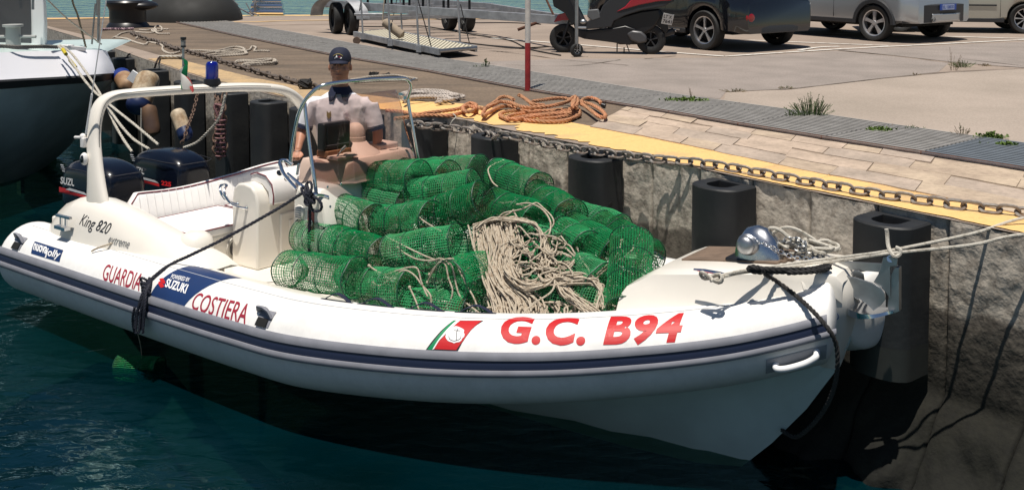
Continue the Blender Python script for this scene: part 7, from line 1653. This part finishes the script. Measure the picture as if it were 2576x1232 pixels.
mb = MB(); a_, b_ = SP(*z5(1020, 330), y=-.05), SP(*z5(1185, 275), y=-.02); mb.tube([a_, b_], [.05, .058], 16); mb.tube([b_, b_+(b_-a_).normalized()*.03], .03, 12); obj("exhaust", mb, M.plastic, scn)
mb = MB(); q_ = b_+(b_-a_).normalized()*.032; mb.tube([q_, q_+(b_-a_).normalized()*.012], .024, 12); obj("exhaust_tip", mb, M.chrome, scn)
mb = MB(); s0_ = SP(*z5(690, 370), y=.08); mb.tube([s0_, Vector((s0_.x, .10, .0))], .012, 6); mb.tube([s0_+Vector((-.15, 0, 0)), Vector((s0_.x-.22, .10, .03))], .010, 6); mb.tube([Vector((s0_.x-.10, -.12, .1)), Vector((s0_.x-.10, -.12, 0))], .012, 6); obj("centre_stand", mb, M.plastic, scn)
mb = MB(); f0 = SP(1418, 84, y=0); mb.tube([Vector((f0.x, .07, .26)), Vector((f0.x-.12, .05, .62)), Vector((f0.x-.22, 0, .9))], .02, 8); mb.tube([Vector((f0.x, -.07, .26)), Vector((f0.x-.12, -.05, .62))], .02, 8); obj("front_fork", mb, M.plastic, scn)
sprism("front_mudguard", [(130, 200), (170, 130), (250, 110), (330, 150), (350, 210), (290, 180), (210, 180)], -.07, .07, M.redpaint, .01)
sprism("leg_shield", [(95, -150), (180, -160), (300, 60), (330, 200), (290, 230), (230, 120), (130, 60)], -.2, .2, M.black)
pc = [SP(*z5(x, y), y=.0) for x, y in ((1070, 122), (1138, 114), (1186, 214), (1112, 222))]
# number plate at the tail, turned a little towards the water
mid_ = (pc[0]+pc[1]+pc[2]+pc[3])/4
pe = bpy.data.objects.new("number_plate", None); COL.objects.link(pe); pe.parent = scn; pe.location = (mid_.x-.02, .02, mid_.z)
pe.rotation_euler = (rad(-10), rad(14), rad(-75) + math.pi)
pe.location.y = .10; pe.scale = (1, 1.1, 1.1)
mb = MB(); mb.box((0, 0, 0), (.012, .17, .175)); obj("plate_board", mb, M.plate, pe, smooth=False)
for o_ in (1,):
    flat_text("LT X", (.0085, -.07, .012), (0, 1, 0), (0, 0, 1), .13, .055, M.ink, parent=pe, bold=.02); flat_text("7641", (.0085, -.072, -.068), (0, 1, 0), (0, 0, 1), .145, .06, M.ink, parent=pe, bold=.02)
# ============================================================ WEEDS
def plant(px, py, h, w_, label, kind="tuft", n=40, seed=0, m=None):
    rr = random.Random(seed+px); root = thing("weed", label, "plant", tuple(gp_(px, py, 0))); lf, stn = MB(), MB()
    for k in range(n):
        a = rr.uniform(0, 6.28); rd = rr.random()**.7*w_; b = Vector((math.cos(a)*rd*.6, math.sin(a)*rd*.35, 0)); hh = h*rr.uniform(.45, 1)*(1-.5*rd/w_)
        tip = b+Vector((math.cos(a)*rd*.6+rr.uniform(-.03, .03), math.sin(a)*rd*.3, hh)); P = spline([b, b.lerp(tip, .5)+Vector((0, 0, hh*.08)), tip], 4); stn.tube(P, [.0025]*(len(P)-1)+[.0008], 3)
        if kind == "dry" and rr.random() < .4: continue
        nl = int(4+hh*40)
        for j in range(nl):
            t = rr.uniform(.15, 1); p = P[min(int(t*(len(P)-1)), len(P)-1)]; d = Vector((rr.uniform(-1, 1), rr.uniform(-1, 1), rr.uniform(.2, 1.2))).normalized(); s = rr.uniform(.012, .03)*(1.3 if kind == "leafy" else .8); n_ = d.cross(Vector((rr.uniform(-1, 1), rr.uniform(-1, 1), rr.uniform(-1, 1)))).normalized()*s*.16*(1.8 if kind == "leafy" else 1)
            lf.add([p, p+d*s*.5+n_, p+d*s, p+d*s*.5-n_], [(0, 1, 2, 3)])
    obj("stems", stn, M.drystem if kind == "dry" else M.leaf, root, smooth=False); o = obj("leaves", lf, m or (M.drystem if kind == "dry" else M.leaf), root, smooth=False); o["kind"] = "stuff"
    return root
yg = mat("yellow_green_leaf", (.12, .20, .03), .6, var=.4, scale=20); gg = mat("grey_green_leaf", (.10, .135, .06), .65, var=.4, scale=20)
plant(1222, 173, .20, .07, "leafy green weed growing at the far side of the grating behind the white rope", "leafy", 9, 1)
plant(1200, 173, .07, .09, "low weed sprigs left of the small leafy weed", "tuft", 12, 2)
plant(1722, 258, .07, .26, "low spreading green weed patch right of the striped pole", "leafy", 150, 3, yg)
plant(1737, 252, .24, .03, "tall thin dry stalk rising from the green weed patch", "dry", 4, 4)
plant(2038, 296, .30, .24, "largest grey-green weed tuft on the grating", "tuft", 110, 5, gg)
plant(1990, 298, .12, .10, "small weed beside the left foot of the largest tuft", "tuft", 24, 6, gg)
plant(1880, 284, .04, .12, "tiny green weed between the two bigger weed clumps", "tuft", 18, 7)
plant(2215, 334, .06, .16, "low green weed on the grating left of the blue-grey panel", "leafy", 80, 8, yg)
plant(2290, 330, .07, .16, "thin sparse weed just behind the grating", "tuft", 26, 9, gg)
plant(2420, 346, .19, .09, "dry brownish stalks at the grating's back edge near the right", "dry", 16, 10, gg)
plant(2490, 352, .08, .14, "bright green weed near the right edge of the picture", "leafy", 70, 11, yg)
plant(2532, 372, .07, .09, "small green weed low on the blue-grey grating", "leafy", 40, 12, yg)
plant(2462, 368, .05, .08, "tiny weed poking through the blue-grey grating", "tuft", 14, 13)
plant(2396, 178, .45, .12, "tall leafless dry weed at the corner of the pale concrete pour", "dry", 9, 14)
plant(2420, 170, .13, .20, "brownish green bushy weed beside the tall dry stalk", "tuft", 60, 15, gg)
plant(2475, 167, .05, .12, "low brown weed at the right end of the crack", "dry", 24, 16)
plant(1848, 232, .05, .18, "low dry weeds in the left end of the concrete crack", "dry", 30, 17, gg)
plant(1975, 224, .05, .14, "low dry weeds further along the concrete crack", "dry", 24, 18, gg)
plant(2302, 190, .06, .06, "small dry sprig in the crack left of the tall stalk", "dry", 10, 19)
plant(2170, 86, .08, .16, "brown dry weed behind the silver car's wheel", "dry", 24, 20)
plant(2105, 80, .05, .2, "low weed strip between the black and silver cars", "dry", 24, 21)
mb = MB(); h0 = Vector((f0.x-.26, 0, 1.02)); mb.tube([h0+Vector((0, -.33, .04)), h0+Vector((.04, -.12, .02)), h0+Vector((.04, .12, .02)), h0+Vector((0, .33, .04))], .018, 8); mb.ball(h0+Vector((.03, 0, 0)), (.09, .14, .09), 14, 8); obj("handlebar", mb, M.black, scn)
